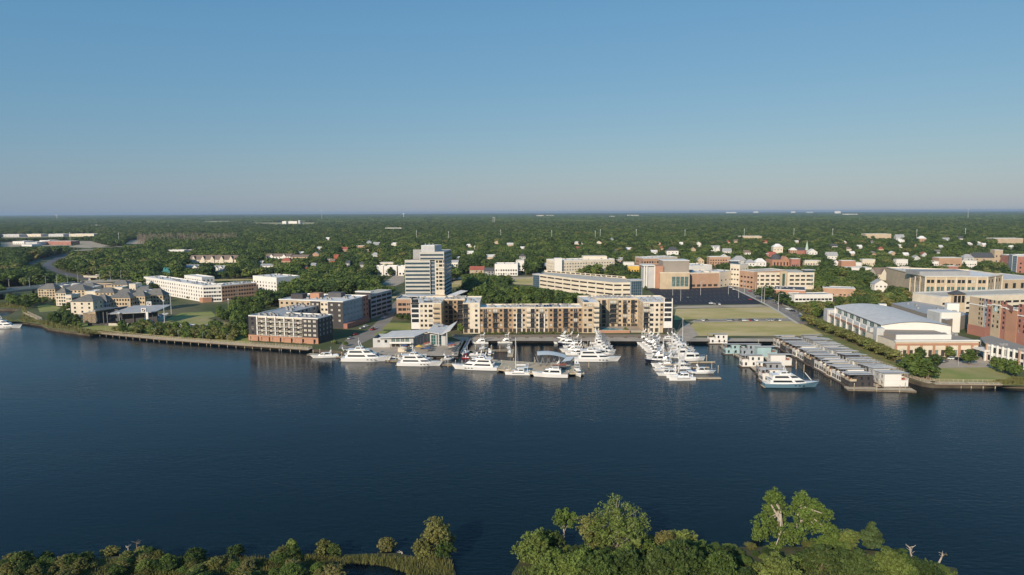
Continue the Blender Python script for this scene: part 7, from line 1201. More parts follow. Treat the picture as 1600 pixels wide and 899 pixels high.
zone([(16, 478), (10, 466), (56, 462), (86, 470), (94, 478), (60, 476), (40, 484)], 8, 6, 12, (0, 7, 3), 'leafy tree below the highway at the left edge')
zone([(1225, 478), (1262, 476), (1300, 472), (1430, 484), (1372, 486), (1310, 486), (1290, 490), (1268, 504), (1246, 494)], 7.5, 6, 11, (0, 4, 5, 2, 1, 4), 'leafy tree on the slope behind the convention hall')
zone([(1150, 452), (1176, 455), (1206, 468), (1210, 478), (1188, 466), (1160, 455)], 7, 8, 12, (0, 2, 5), 'street tree along the left edge of the long parking deck')
zone([(1210, 478), (1222, 470), (1238, 474), (1244, 482), (1226, 484)], 8, 6, 9, (2, 5), 'round street tree beside the low orange brick building')
zone([(1030, 455), (1003, 455), (1012, 448), (1032, 450)], 5, 5, 8, (2, 0), 'small tree at the left of the theatre lobby')
zone([(1046, 479), (1050, 475.5), (1160, 474.5), (1164, 478)], 6, 3, 5, (0, 7), 'small round tree along the front edge of the black car park')
zone([(1090, 505), (1094, 501), (1222, 500), (1224, 503)], 8, 2.4, 4, (0, 2, 3), 'bushy shrub tree between the two dry lawns')
zone([(1340, 480), (1345, 462), (1420, 462), (1440, 476), (1470, 482), (1476, 492), (1400, 486)], 7.5, 7, 11, (0, 1, 2, 4), 'leafy tree before the cream civic building')
zone([(618, 500), (622, 496), (644, 497), (644, 502)], 4, 3, 4.5, (0, 2), 'small tree in front of the pink brick podium')
zone([(1262, 462), (1300, 470), (1345, 470), (1350, 446), (1300, 440), (1275, 448)], 8, 8, 12, (0, 1, 2, 4, 5), 'leafy tree right of the long parking deck')
# wood beyond the town: graded points
far = []
for d0, d1, sp in ((600, 1000, 9.2), (1000, 1700, 10.2), (1700, 2800, 12.5), (2800, 4600, 16)):
    gy = np.arange(d0, d1, sp); pts = []
    for y in gy: xs = np.arange(-.92*y-20, .92*y+20, sp)+rng.uniform(-.5, .5)*sp; pts.append(np.stack([xs, np.full(len(xs), y)], 1))
    P = np.concatenate(pts); P = P+rng.uniform(-.75, .75, P.shape)*sp; P = P[~blocked(P)]
    for zz in NEAR_ZONES: P = P[~inpoly(P, zz)]
    bxp = 800+P[:, 0]/P[:, 1]*F; nse = np.sin(P[:, 0]*.011+1.3)*np.sin(P[:, 1]*.009)+.6*np.sin(P[:, 0]*.023+P[:, 1]*.017); town = (bxp > 980) & (P[:, 1] < 1150)
    keep = rng.random(len(P)) < np.where(town, .74, .97); P = P[keep]; nse = nse[keep]; town = town[keep]; bxp = bxp[keep]
    for (x, y), ns, tw, bp in zip(P, nse, town, bxp):
        if y < 740 and 1010 < bp < 1260: continue
        if y < 690 and 590 < bp < 1000: continue
        if y < 640 and bp > 1260: continue
        h = rng.uniform(7, 14) if tw else 8+10*rng.beta(2, 2.4)+ns*1.5; q = rng.random()+ns*.16
        k = 6 if q > .98 else 4 if q > .86 else 7 if q > .745 else 3 if q > .68 else 2 if q > .36 else (0, 1, 5)[rng.integers(3)]
        if y < 3400:
            a = allow(x, y, h, h*.4)
            if a < 3: continue
            h = h if a >= h else a*rng.uniform(.7, 1)
        far.append((x, y, h, k))
# the nearest become single trees, the rest one wood
TREES.sort(key=lambda t: t[1]); NI = 285
grp = {}
for t in TREES[:NI]:
    nm = 'shrub_tree' if t[2] < 4 else 'broadleaf_tree'; kn = {0: 'mid green', 1: 'tall green', 2: 'dark green', 3: 'upright dark', 4: 'olive', 5: 'wide crowned', 6: 'pine', 7: 'bright green', 8: 'yellow green', 9: 'upright green'}[t[3]]
    put_tree(t[3], t[0], t[1], t[2], f'{kn} {t[4]}', t[4]+'s', nm)
rest = [t[:4] for t in TREES[NI:]]+far
# distinct single trees
for px, yb, yt, k, lab, w in ((755, 474, 450, 8, 'yellow green tree behind the waterfront block, nearest the office tower', 1.1), (793, 473, 449.5, 8, 'bright yellow tree behind the middle of the waterfront block', 1.2), (806, 473, 449, 8, 'yellow green tree just right of the bright yellow tree', 1.1),
        (1428, 588, 549, 9, 'tall dark cypress like tree on the riverwalk by the hotel lawn, left one', 1.3), (1437, 591, 555, 9, 'dense upright tree on the riverwalk by the hotel lawn, middle one', 1.3), (1450, 594, 560, 9, 'dense upright tree on the riverwalk by the hotel lawn, right one', 1.3), (1416, 578, 552, 9, 'smaller upright tree at the riverwalk near the lobby corner', 1.2), (1438, 561, 543, 2, 'round dark tree before the lobby, left one', 1.2), (1462, 570, 553, 2, 'wide round tree before the lobby, second from left', 1.5), (1483, 560, 541, 0, 'round green tree before the lobby, third from left', 1.2), (1514, 570, 546, 0, 'large round green tree beside the entrance canopy', 1.4), (1553, 578, 557, 0, 'round tree before the hotel podium, left of three', 1.1), (1567, 583, 560, 0, 'round tree before the hotel podium, middle of three', 1.1), (1583, 588, 562, 0, 'round tree before the hotel podium, right of three', 1.2), (1388, 548, 521, 0, 'green tree at the corner between vaulted hall and lobby', .9), (593, 541, 532, 2, 'round bush in front of the restaurant white wall', 1.3), (720, 521, 505, 7, 'bright green tree at the mouth of the left court', 1.0), (978, 520, 511, 7, 'palm like bright tree beside the swimming pool', 1.2), (1223, 477, 456, 2, 'big round dark tree left of the white annex', 1.6), (1195, 469, 446, 2, 'big dark street tree at the bend of the main street', 1.5), (540, 541, 533, 0, 'bush at the street end by the charcoal apartments', 1.6), (523, 538, 531, 4, 'olive shrub beside the charcoal apartments', 1.8), (1297, 494, 477, 2, 'dark tree left of the convention hall corner tower', 1.4), (1276, 497, 479, 0, 'green tree at the street corner before the convention hall', 1.4)):
    p = G(px, yb); h = hgt(px, yb, yt); put_tree(k, *p, h, lab, None, 'broadleaf_tree', wid=w)
# olive hedge trees along the riverwalk
NHg = 44; ha = G(1262, 503); hb_ = G(1408, 566)
for i in range(NHg):
    x, y = lerp2(ha, hb_, (i+.5)/NHg); put_tree(4, x+rng.uniform(-.6, .6)-1.8, y, rng.uniform(5.2, 6.4), 'small olive tree in the clipped row along the convention hall river side', 'olive row along the convention hall', 'hedge_tree', wid=1.5)
# shrubs of the left bank
ns = 0; sp = []
e = np.array([G(a, b) for a, b in [(160, 517), (236, 508), (300, 512), (350, 510), (386, 518), (388, 536), (300, 530), (220, 524)]]); lo, hi = e.min(0), e.max(0)
P = rng.uniform(lo, hi, (900, 2)); P = P[inpoly(P, e)]; P = P[~blocked(P)][:150]
for x, y in P:
    s = rng.uniform(.8, 1.7); q = SHRUB if rng.random() < .6 else SHRUB2; r = thing('shrub', f'{"large" if s > 1.3 else "small"} rounded {"green" if q is SHRUB else "olive"} shrub above the left boardwalk, {["before the stage", "before the sign pylons", "before the festival lawn", "near the charcoal apartments"][min(3, max(0, int((proj(x, y, GZ)[0]-160)/57)))]}', 'shrub', (x, y, GZ), rng.uniform(0, 6), 'shrubs above the left boardwalk'); r.scale = (s*1.1, s*1.1, s); ob('stem', q[0], r); ob('foliage', q[1], r)
D0 = G(836, 521)[1]
for i in range(46):
    px = 753+i*3.3; q = SHRUB if i % 3 else SHRUB2; r = thing('shrub', 'low clipped shrub in the planting strip along the waterfront block', 'shrub', (XD(px, D0-1.8), D0-1.8, GZ), rng.uniform(0, 6), 'promenade planting'); s = rng.uniform(.25, .5); r.scale = (s, s, s); ob('stem', q[0], r); ob('foliage', q[1], r)
# --- wood as one mass of instanced trees
def proto_obj(name, T, C, mats):
    mb = MB(); mb.v = T.v+C.v; n = len(T.v); mb.f = T.f+[tuple(n+i for i in f) for f in C.f]; mb.m = [0]*len(T.f)+[1]*len(C.f); return mb.mesh(name, mats)
def mass(name, label, pts, protos, cat='wood'):
    """one object that instances whole trees on its points"""
    me = bpy.data.meshes.new(name); me.from_pydata([(p[0], p[1], GZ) for p in pts], [], []); at = me.attributes.new('size', 'FLOAT', 'POINT'); at.data.foreach_set('value', [p[2] for p in pts]); at = me.attributes.new('pick', 'INT', 'POINT'); at.data.foreach_set('value', [int(p[3]) for p in pts]); at = me.attributes.new('turn', 'FLOAT', 'POINT'); at.data.foreach_set('value', rng.uniform(0, 6.28, len(pts)).tolist())
    at = me.attributes.new('wide', 'FLOAT', 'POINT'); at.data.foreach_set('value', [p[4] if len(p) > 4 else p[2] for p in pts])
    o = ob(name, me); o['kind'] = 'stuff'; o['label'] = label; o['category'] = cat
    g = bpy.data.node_groups.new(name, 'GeometryNodeTree'); g.interface.new_socket('Geometry', in_out='INPUT', socket_type='NodeSocketGeometry'); g.interface.new_socket('Geometry', in_out='OUTPUT', socket_type='NodeSocketGeometry'); N = g.nodes; L = g.links
    gi = N.new('NodeGroupInput'); go = N.new('NodeGroupOutput'); col = bpy.data.collections.new(name+'_kinds')
    for i, me2 in enumerate(protos): q = bpy.data.objects.new(f'kind_{i:02d}', me2); col.objects.link(q)
    ci = N.new('GeometryNodeCollectionInfo'); ci.inputs[0].default_value = col; ci.inputs[1].default_value = True; ci.inputs[2].default_value = True
    ip = N.new('GeometryNodeInstanceOnPoints'); ip.inputs['Pick Instance'].default_value = True; L.new(gi.outputs[0], ip.inputs['Points']); L.new(ci.outputs[0], ip.inputs['Instance'])
    def attr(nm, ty): a = N.new('GeometryNodeInputNamedAttribute'); a.data_type = ty; a.inputs[0].default_value = nm; return a.outputs[0]
    L.new(attr('pick', 'INT'), ip.inputs['Instance Index']); cx = N.new('ShaderNodeCombineXYZ'); L.new(attr('turn', 'FLOAT'), cx.inputs[2]); L.new(cx.outputs[0], ip.inputs['Rotation']); c2 = N.new('ShaderNodeCombineXYZ'); w = attr('wide', 'FLOAT'); L.new(w, c2.inputs[0]); L.new(w, c2.inputs[1]); L.new(attr('size', 'FLOAT'), c2.inputs[2]); L.new(c2.outputs[0], ip.inputs['Scale']); L.new(ip.outputs[0], go.inputs[0])
    md = o.modifiers.new('instances', 'NODES'); md.node_group = g; return o
KM = [proto_obj(f'kind_{i}', p[4], p[5], [p[7], p[6]]) for i, p in enumerate(PROT)]
mass('woodland', 'dense green woodland covering the land behind the town', [(x, y, h/PROT[k][2], k, h/PROT[k][2]*(1.42 if h > 8 else 1.1)) for x, y, h, k in rest], KM)
# far groves: patches of crowns
GP_ = []
for s in range(4):
    rs = random.Random(300+s); C = MB()
    for i in range(26): a = rs.uniform(0, 6.28); d = 34*math.sqrt(rs.random()); blob(C, (d*math.cos(a), d*math.sin(a), rs.uniform(5, 9)), rs.uniform(5, 8.5), rs, 1.0)
    for i in range(240): a = rs.uniform(0, 6.28); d = 38*math.sqrt(rs.random()); leaves(C, (d*math.cos(a), d*math.sin(a), rs.uniform(6, 11)), 5, 1, 2.2, rs)
    GP_.append(C.mesh(f'grove_{s}', ('leaf_broad', 'leaf_dark', 'leaf_dark', 'leaf_broad')[s]))
pts = []
for d0, d1, sp in ((4500, 8000, 42), (8000, 14000, 60), (14000, 27000, 110)):
    for y in np.arange(d0, d1, sp):
        xs = np.arange(-.92*y, .92*y, sp*1.15)+rng.uniform(-.5, .5)*sp; P = np.stack([xs, np.full(len(xs), y)], 1)+rng.uniform(-.8, .8, (len(xs), 2))*sp; P = P[~blocked(P)]
        sc = sp/48
        for x, yy in P:
            if yy < 9500 and allow(x, yy, 15, 40) < 8: continue
            pts.append((x, yy, rng.uniform(.8, 1.45), int(rng.integers(4)), sc*rng.uniform(.9, 1.4)))
mass('far_woodland', 'far dark woodland running to the horizon', pts, GP_)
# bare winter-brown trees in the left distance
rs = random.Random(9); T = MB(); limb(T, (0, 0, -.3), (0, 0, 15), .45, .08, rs, 5, 0, .03)
for i in range(9): z = 5+i*1.0; a = rs.uniform(0, 6.28); limb(T, (0, 0, z), (2.6*math.cos(a), 2.6*math.sin(a), z+2.6), .14, .04, rs, 3)
BARE = T.mesh('bare_kind', 'twig_bare'); P = []
for i in range(460):
    px = rng.uniform(215, 370); yb = rng.uniform(374, 383)-max(0, (px-300))*.02; x, y = G(px, yb); P.append((x, y, rng.uniform(.9, 1.5), 0, rng.uniform(1.2, 2.0)))
mass('bare_woodland', 'strip of bare brown trees standing in the left distance', P, [BARE])
# ---------------------------------------------------------------- near bank vegetation
def near_crown(seed, h, r, th, leaf=.24, lobes=7, per=24, dens=34, spread=1.0):
    """ragged crown: lobes made of many small leaf clusters on twigs, with gaps between them"""
    rs = random.Random(seed); T = MB(); C = MB(); LB = [((0, 0, th+(h-th)*.55), r*.55), ((rs.uniform(-.15, .15)*r, rs.uniform(-.15, .15)*r, th+(h-th)*.80), r*.36)]
    for i in range(lobes):
        a = 6.28*i/lobes+rs.uniform(-.5, .5); q = rs.uniform(.05, .78); d = r*rs.uniform(.4, .66)*(1-.5*abs(q-.3))*spread; LB.append(((d*math.cos(a), d*math.sin(a), th+(h-th)*(.12+.75*q)), r*rs.uniform(.28, .46)))
    tr = .03*h+.06; limb(T, (0, 0, -.5), (0, 0, th+(h-th)*.7), tr, tr*.35, rs, 6, 0, .04)
    for c, lr in LB:
        limb(T, (0, 0, max(.3, th*.8)), c, tr*.45, tr*.15, rs, 4)
        for k in range(max(8, int(per*(lr/(r*.42))**2))):
            u = Vector((rs.gauss(0, 1), rs.gauss(0, 1), rs.gauss(.25, .9))).normalized(); e = lr*rs.uniform(.6, 1.35); p = (c[0]+u.x*e, c[1]+u.y*e, max(.3, c[2]+u.z*e*.95)); cr = r*rs.uniform(.06, .13)+.12; leaves(C, p, cr, int(dens*rs.uniform(.5, 1.2)), leaf, rs, 0, .75, .3)
            if k % 5 == 0: limb(T, c, p, tr*.12, .02, rs, 3)
        blob(C, c, lr*.42, rs, .9)
    return T, C
def near_tree(px, D, ytop, wpx, kind, lm, bk, label, leaf=.42, nl=5200, seed=1, name='riverbank_tree', th=.18, nb=26, tr=.4, core=.45, z=.5):
    x = XD(px, D, 5); h = zat(px, ytop, D)-z; r = wpx*D/F/2*1.05
    if kind == 'pine': T, C = make_tree(seed, kind, h, r, int(nl*2.1), leaf*.66, nb, th, tr, core)
    else: T, C = near_crown(seed, h*.97, r, h*(th if kind == 'round' else .5 if kind == 'spread' else .1)*(.6 if kind == 'round' else 1), .21, 9 if nl > 4000 else 6, 30 if nl > 4000 else 22, 34 if nl > 4000 else 26, 1.0 if kind != 'tall' else .6)
    t = thing(name, label, 'tree', (x, D, z), 0); T.build('trunk', bk, t, False); C.build('crown', lm, t, False); return t
THK = []
for i, lm in enumerate(('leaf_bright', 'leaf_olive', 'leaf_dark', 'leaf_broad', 'reed', 'leaf_bright')): T, C = near_crown(500+i, 6.0, 3.6, .3, .22, 8, 26, 30); THK.append((T.mesh('trunk', 'bark'), C.mesh('crown', lm)))
def thicket(i, x, y, h, w, label, group, name='thicket_tree', cat='tree', z=.5):
    r = thing(name, label, cat, (x, y, z), random.uniform(0, 6.28), group); r.scale = (w/3.6, w/3.6, h/6.0); ob('trunk', THK[i][0], r); ob('crown', THK[i][1], r)
near_tree(964, 146, 782, 108, 'round', 'leaf_bright', 'bark_pale', 'large bright green tree in the middle of the near bank', seed=11, nl=8200, nb=34, leaf=.36, th=.12); near_tree(924, 147, 806, 60, 'round', 'leaf_olive', 'bark', 'olive tree leaning on the left of the large bright tree', seed=12, nl=3200)
near_tree(882, 150, 798, 46, 'spread', 'leaf_bright', 'bark_pale', 'small fan shaped tree standing alone above the dark bank', seed=13, nl=2600, nb=14, th=.5, leaf=.32, tr=.28)
def fork_tree():
    D = 151; x = XD(1236, D, 8); t = thing('riverbank_tree', 'tall spreading bright tree with pale forked trunks on the near bank', 'tree', (x, D, .5)); rs = random.Random(5); T = MB(); C = MB(); s = D/F; B = []
    for dx, yt, r in ((-40, 822, 17), (-46, 838, 14), (-28, 808, 17), (-20, 790, 15), (-27, 778, 10), (-8, 806, 17), (2, 822, 16), (14, 800, 14), (24, 790, 13), (36, 796, 15), (48, 808, 15), (56, 824, 13), (40, 822, 14), (-14, 832, 17), (28, 812, 15), (10, 786, 8), (-34, 850, 13), (52, 800, 10)): B.append(((dx*s, rs.uniform(-3, 3), zat(1236, yt, D)-.5), r*s))
    zb = 4.0; limb(T, (-2, 0, -.4), (-2.6, 0, zb+3.5), .42, .32, rs, 7); limb(T, (.8, .3, -.4), (2.4, .2, zb+4.5), .40, .28, rs, 7); limb(T, (-1.4, 0, .5), (-4.6, .4, zb+4.6), .3, .2, rs, 6)
    for i, (c, r) in enumerate(B): f = (-2.6, 0, zb+3.3) if c[0] < 0 else (2.4, .2, zb+4.2); limb(T, f, c, .2, .06, rs, 5)
    for c, r in B:
        blob(C, c, r*.35, rs, .8)
        for k in range(int(9*r*r)+6):
            u = Vector((rs.gauss(0, 1), rs.gauss(0, 1), rs.gauss(.25, .9))).normalized(); e = r*rs.uniform(.5, 1.25); leaves(C, (c[0]+u.x*e, c[1]+u.y*e, c[2]+u.z*e*.9), rs.uniform(.35, .7), 30, .21, rs, 0, .75, .3)
    T.build('trunk', 'bark_pale', t, False); C.build('crown', 'leaf_bright', t, False)
fork_tree()
near_tree(1361, 148, 815, 42, 'pine', 'leaf_pine', 'bark_pale', 'slender layered pine on the right of the near bank', seed=14, nl=4200, nb=9, leaf=.3, th=.25, tr=.22, core=.5); near_tree(836, 143, 836, 62, 'round', 'leaf_bright', 'bark', 'full rounded grey green tree at the left end of the right bank', seed=15, nl=4200, leaf=.34); near_tree(860, 148, 836, 52, 'round', 'leaf_dark', 'bark', 'dark shaded tree below the small fan shaped tree', seed=16, nl=2600)
near_tree(684, 146, 808, 52, 'round', 'leaf_olive', 'bark', 'tall olive tree at the end of the left near bank', seed=17, nl=4200, leaf=.34, th=.1); near_tree(662, 144, 846, 44, 'round', 'leaf_olive', 'bark', 'low olive tree left of the tall olive tree', seed=18, nl=2400, leaf=.32); near_tree(694, 143, 842, 34, 'round', 'leaf_dark', 'bark', 'dark shaded tree under the tall olive tree', seed=19, nl=2000, leaf=.32)
near_tree(456, 143.5, 842, 26, 'tall', 'leaf_bright', 'bark_pale', 'slim yellow green tree among the marsh reeds', seed=20, nl=1700, leaf=.26, nb=12, tr=.16); near_tree(506, 145, 846, 32, 'round', 'leaf_olive', 'bark', 'olive bush tree right of the slim tree, left one', seed=21, nl=1600, leaf=.28); near_tree(522, 144, 850, 26, 'round', 'leaf_dark', 'bark', 'dark bush tree right of the slim tree, right one', seed=22, nl=1200, leaf=.28); near_tree(368, 146, 858, 28, 'round', 'leaf_dark', 'bark', 'low dark bush tree in the marsh left of the slim tree', seed=23, nl=1200, leaf=.26); near_tree(173, 147, 866, 30, 'round', 'leaf_olive', 'bark', 'low olive bush in the marsh left of the dead snags', seed=24, nl=1200, leaf=.26); near_tree(222, 147, 862, 24, 'round', 'leaf_olive', 'bark', 'low olive bush at the foot of the dead snags', seed=25, nl=1000, leaf=.26); near_tree(604, 148, 848, 34, 'round', 'reed', 'bark', 'pale tawny bush on the left near bank', seed=26, nl=1400, leaf=.26)
lab = ['left', 'second', 'third', 'fourth', 'fifth', 'sixth', 'seventh', 'eighth', 'ninth', 'tenth', 'eleventh', 'twelfth', 'thirteenth', 'fourteenth', 'fifteenth', 'sixteenth', 'seventeenth', 'eighteenth', 'nineteenth', 'twentieth', 'twenty-first', 'twenty-second', 'twenty-third', 'twenty-fourth', 'twenty-fifth', 'twenty-sixth']
BP = []
for i, (px, D, yt, w, lm) in enumerate(((905, 142, 858, 46, 'leaf_dark'), (1018, 147, 842, 34, 'leaf_dark'), (1040, 146, 836, 40, 'leaf_olive'), (1070, 148, 832, 46, 'leaf_bright'), (1056, 141, 858, 50, 'leaf_olive'), (1096, 147, 848, 40, 'leaf_bright'), (1118, 149, 852, 36, 'leaf_broad'), (1110, 141, 868, 50, 'leaf_bright'), (1140, 147, 854, 36, 'leaf_bright'), (1172, 148, 852, 40, 'leaf_olive'), (1160, 141, 872, 50, 'leaf_broad'), (1200, 145, 862, 44, 'leaf_dark'), (1214, 140, 876, 46, 'leaf_bright'), (1262, 148, 850, 44, 'leaf_olive'), (1290, 147, 842, 40, 'leaf_bright'), (1270, 141, 868, 50, 'leaf_bright'), (1325, 149, 834, 40, 'leaf_bright'), (1316, 142, 862, 50, 'leaf_dark'), (1345, 142, 868, 46, 'leaf_olive'), (1385, 147, 858, 40, 'leaf_bright'), (1372, 141, 872, 48, 'leaf_bright'), (1410, 146, 862, 40, 'leaf_broad'), (1420, 141, 878, 44, 'leaf_dark'), (1446, 143, 880, 34, 'leaf_olive'), (1478, 145, 878, 44, 'reed'), (980, 141, 872, 60, 'leaf_broad'))):
    ki = {'leaf_bright': 0, 'leaf_olive': 1, 'leaf_dark': 2, 'leaf_broad': 3, 'reed': 4}[lm]; thicket(ki if i % 2 or ki else 5, XD(px, D, 3), D, zat(px, yt-3, D)-.5, min(w*1.2*D/F/2, (zat(px, yt-3, D)-.5)*.75+.8), f'bushy {lm[5:] if lm != "reed" else "tawny"} green thicket tree on the right near bank, {lab[i]} of the thicket', 'thicket on the right near bank')
for i in range(130):
    px = rng.uniform(5, 525); yb = rng.uniform(876, 930); x, y = G(px, yb, .5); ki = (1, 3, 4, 2, 4)[int(rng.integers(5))]; h = rng.uniform(1.1, 3.0)*(.8+.5*math.sin(px*.045)**2); thicket(ki, x, y, h, h*rng.uniform(.6, 1.0), ('olive', 'mid green', 'tawny', 'dark green')[(1, 3, 4, 2).index(ki)]+' marsh shrub among the reeds of the left near bank', 'marsh shrubs on the left near bank', 'marsh_shrub', 'shrub')
EVX = [795, 806, 836, 870, 905, 1010, 1070, 1100, 1160, 1210, 1290, 1325, 1350, 1400, 1450, 1495]; EVY = [892, 856, 846, 850, 856, 848, 840, 852, 858, 862, 850, 843, 848, 858, 870, 884]
for i in range(150):
    px = rng.uniform(800, 1490) if i < 105 else rng.uniform(1395, 1492); px = px if i < 125 else rng.uniform(1085, 1215); D = rng.uniform(143, 149.5) if i >= 125 else rng.uniform(131, 149.5) if px < 1400 else rng.uniform(131, 141.5); ye = np.interp(px, EVX, EVY)+(rng.uniform(-2, 22) if i < 125 else rng.uniform(-2, 5))+max(0, 140-D)*1.2; h = zat(px, ye, D)-.5
    if h < .9: continue
    ki = (0, 2, 2, 3, 5, 3, 2)[int(rng.integers(7))]; thicket(ki, XD(px, D, 3), D, h, min(4.2, h*rng.uniform(.45, .75)+.5), ('bright', 'olive', 'dark green', 'mid green', '', 'bright')[ki]+' undergrowth bush filling the right near bank', 'undergrowth of the right near bank', 'undergrowth_bush', 'shrub')
def snag(px, D, ytop, label, m='bark_pale', seed=0, lean=0):
    rs = random.Random(seed); h = zat(px, ytop, D)-.5; t = thing('dead_tree', label, 'tree', (XD(px, D, 3), D, .5)); T = MB(); limb(T, (0, 0, -.3), (lean, 0, h*.75), .22, .1, rs, 6, 0, .06); T.build('trunk', m, t, False); T = MB()
    for i in range(6): z = h*(.45+.09*i); a = rs.uniform(0, 6.28); limb(T, (lean*z/h, 0, z*.9), (lean*z/h+1.1*math.cos(a), .8*math.sin(a), min(h, z+h*.2)), .08, .03, rs, 4)
    T.build('branch_fork', m, t, False)
snag(1427, 142.5, 851, 'pale dead tree with forked branches on the right near bank, left one', seed=1, lean=-1); snag(1466, 141, 862, 'pale dead tree with forked branches on the right near bank, right one', seed=2, lean=.8); snag(1446, 140.5, 876, 'short pale leaning snag between the two pale dead trees', seed=3, lean=-1.0); snag(201, 148, 853, 'pale broken snag standing in the left marsh', seed=4); snag(214, 149, 845, 'dark thin snag standing in the left marsh', 'bark', 5); snag(628, 146, 862, 'grey bare bush skeleton beside the tall olive tree', seed=6)
def reeds(name, label, poly, n, h0, h1, z, m='reed', w=.07, px=True):
    e = np.array([G(a, b, z) for a, b in poly]); lo, hi = e.min(0), e.max(0); P = rng.uniform(lo, hi, (int(n*3), 2)); P = P[inpoly(P, e)][:n]; mb = MB()
    for x, y in P:
        h = rng.uniform(h0, h1)*(.55+.45*math.sin(x*.31+math.sin(y*.5))*math.sin(y*.43+x*.17)+.25); h = max(h, .2); a = rng.uniform(0, 3.14); dx, dy = math.cos(a)*w, math.sin(a)*w; lx, ly = rng.normal(0, .22, 2)*h; mb.face([(x-dx, y-dy, z-.1), (x+dx, y+dy, z-.1), (x+lx+dx*.4, y+ly+dy*.4, z+h), (x+lx-dx*.4, y+ly-dy*.4, z+h)])
    o = mb.build(name, m); o['kind'] = 'stuff'; o['label'] = label; o['category'] = 'reeds'
reeds('marsh_reeds', 'tawny reeds covering the left near bank', [(-60, 894), (60, 887), (150, 876), (235, 871), (330, 875), (440, 877), (470, 871), (540, 871), (620, 869), (650, 875), (705, 879), (712, 915), (640, 915), (633, 895), (600, 885), (545, 881), (529, 891), (524, 915), (-60, 915)], 20000, .3, 1.4, .5, w=.06)
reeds('bank_grass', 'rough grass under the thicket of the right near bank', [(800, 900), (815, 886), (900, 881), (1010, 881), (1100, 877), (1300, 881), (1440, 889), (1495, 895), (1500, 915), (800, 915)], 9000, .2, .7, .5, 'leaf_broad', w=.10)
reeds('marsh_grass', 'green marsh grass fringing the left shore', [(-60, 483), (0, 481), (33, 482), (36, 492), (30, 500), (-30, 499.2), (0, 501.2), (33, 502), (66, 506.6), (76, 512), (140, 521), (160, 519), (100, 508), (60, 500), (45, 488), (32, 474), (-60, 474)], 16000, .5, 1.5, GZ, w=.22); reeds('fringe_grass', 'marsh grass at the foot of the left boardwalk', [(120, 519.5), (160, 518), (240, 526), (160, 521.5), (140, 522.5)], 3000, .5, 1.2, GZ, w=.2); reeds('right_marsh_grass', 'marsh grass on the bank at the right edge', [(1538, 600), (1600, 601), (1660, 603), (1660, 590), (1584, 590), (1556, 596)], 5000, .5, 1.3, GZ, w=.14)
# ---------------------------------------------------------------- highway on the left
def highway():
    z = 8.5; r = thing('highway_bridge', 'elevated concrete highway crossing the left side behind the apartments', 'bridge', (*G(60, 447, z), 0)); c = np.array([G(a, b, z) for a, b in [(-260, 467), (-60, 460), (60, 449), (130, 442), (200, 437.5)]]); deck = MB(); pr = MB()
    for a, b in zip(c[:-1], c[1:]):
        A = Vector((*a, z)); B = Vector((*b, z)); d = (B-A).normalized(); n = Vector((-d.y, d.x, 0)); deck.bar(A-Vector((0, 0, .8)), B-Vector((0, 0, .8)), 24, 1.6)
        for s in (-12, -.3, 12): pr.bar(A+n*s+Vector((0, 0, .5)), B+n*s+Vector((0, 0, .5)), .4, 1.0)
        L = (B-A).length; k = 8
        while k < L:
            for s in (-7, 7): q = A+d*k+n*s; m = MB(); m.tube((q.x, q.y, 0), (q.x, q.y, z-1.7), 1.0, 1.0, 8); m.build('pillar', 'concrete', r)
            k += 26
    deck.build('deck', 'asphalt', r); pr.build('barrier', 'concrete', r)
    r2 = thing('overpass_bridge', 'pale concrete overpass on the left beyond the pitched roof apartments', 'bridge', (*G(180, 433, 6), 0)); A = Vector((*G(140, 431, 7), 7)); B = Vector((*G(224, 435.5, 7), 7)); m = MB(); m.bar(A-Vector((0, 0, .6)), B-Vector((0, 0, .6)), 14, 1.2); m.build('deck', 'concrete', r2); m = MB(); d = (B-A).normalized(); n = Vector((-d.y, d.x, 0))
    for s in (-7, 7): m.bar(A+n*s+Vector((0, 0, .4)), B+n*s+Vector((0, 0, .4)), .4, 1.1)
    m.build('barrier', 'concrete', r2)
    for t in (.05, .35, .65, .95): q = A.lerp(B, t); m = MB(); m.box(q.x-1, q.x+1, q.y-5, q.y+5, 0, 5.8); m.build('pillar', 'concrete', r2)
    return c
HWC = highway()
# ---------------------------------------------------------------- cars
CARM = {}
def carmesh(col):
    if col in CARM: return CARM[col]
    b = MB(); sec = [(-2.2, .45, .75, .80), (-2.1, .35, .95, .86), (-1.0, .3, 1.0, .9), (1.0, .3, .98, .9), (2.0, .33, .85, .84), (2.25, .45, .65, .76)]
    rings = [[(x, -w, z0), (x, -w, z1*.8), (x, -w*.85, z1), (x, w*.85, z1), (x, w, z1*.8), (x, w, z0)] for x, z0, z1, w in sec]; loft(b, rings, 0, True); r = rings[-1]; b.face([p for p in r[::-1]]); c = MB(); lo = [(-1.7, .78, .95), (1.0, .78, .95)]; q0 = [(-1.75, -.76, .96), (1.15, -.76, .96), (1.15, .76, .96), (-1.75, .76, .96)]; q1 = [(-1.2, -.62, 1.45), (.35, -.62, 1.45), (.35, .62, 1.45), (-1.2, .62, 1.45)]
    for i in range(4): j = (i+1) % 4; c.face([q0[i], q0[j], q1[j], q1[i]], 0)
    c.face(q1, 1); w = MB(); w.tube((0, -.1, 0), (0, .1, 0), .33, .33, 10); CARM[col] = (b.mesh('body', col), c.mesh('cabin', ['glass', col]), w.mesh('wheel', 'dark_grey')); return CARM[col]
for nm, c in (('car_white', (.75, .75, .74)), ('car_silver', (.42, .43, .44)), ('car_black', (.02, .02, .022)), ('car_red', (.35, .02, .02)), ('car_blue', (.04, .08, .22)), ('car_grey', (.15, .155, .16))): mat(nm, c, .25, 0, spec=.5)
CC = ['car_white', 'car_silver', 'car_black', 'car_white', 'car_grey', 'car_red', 'car_blue']
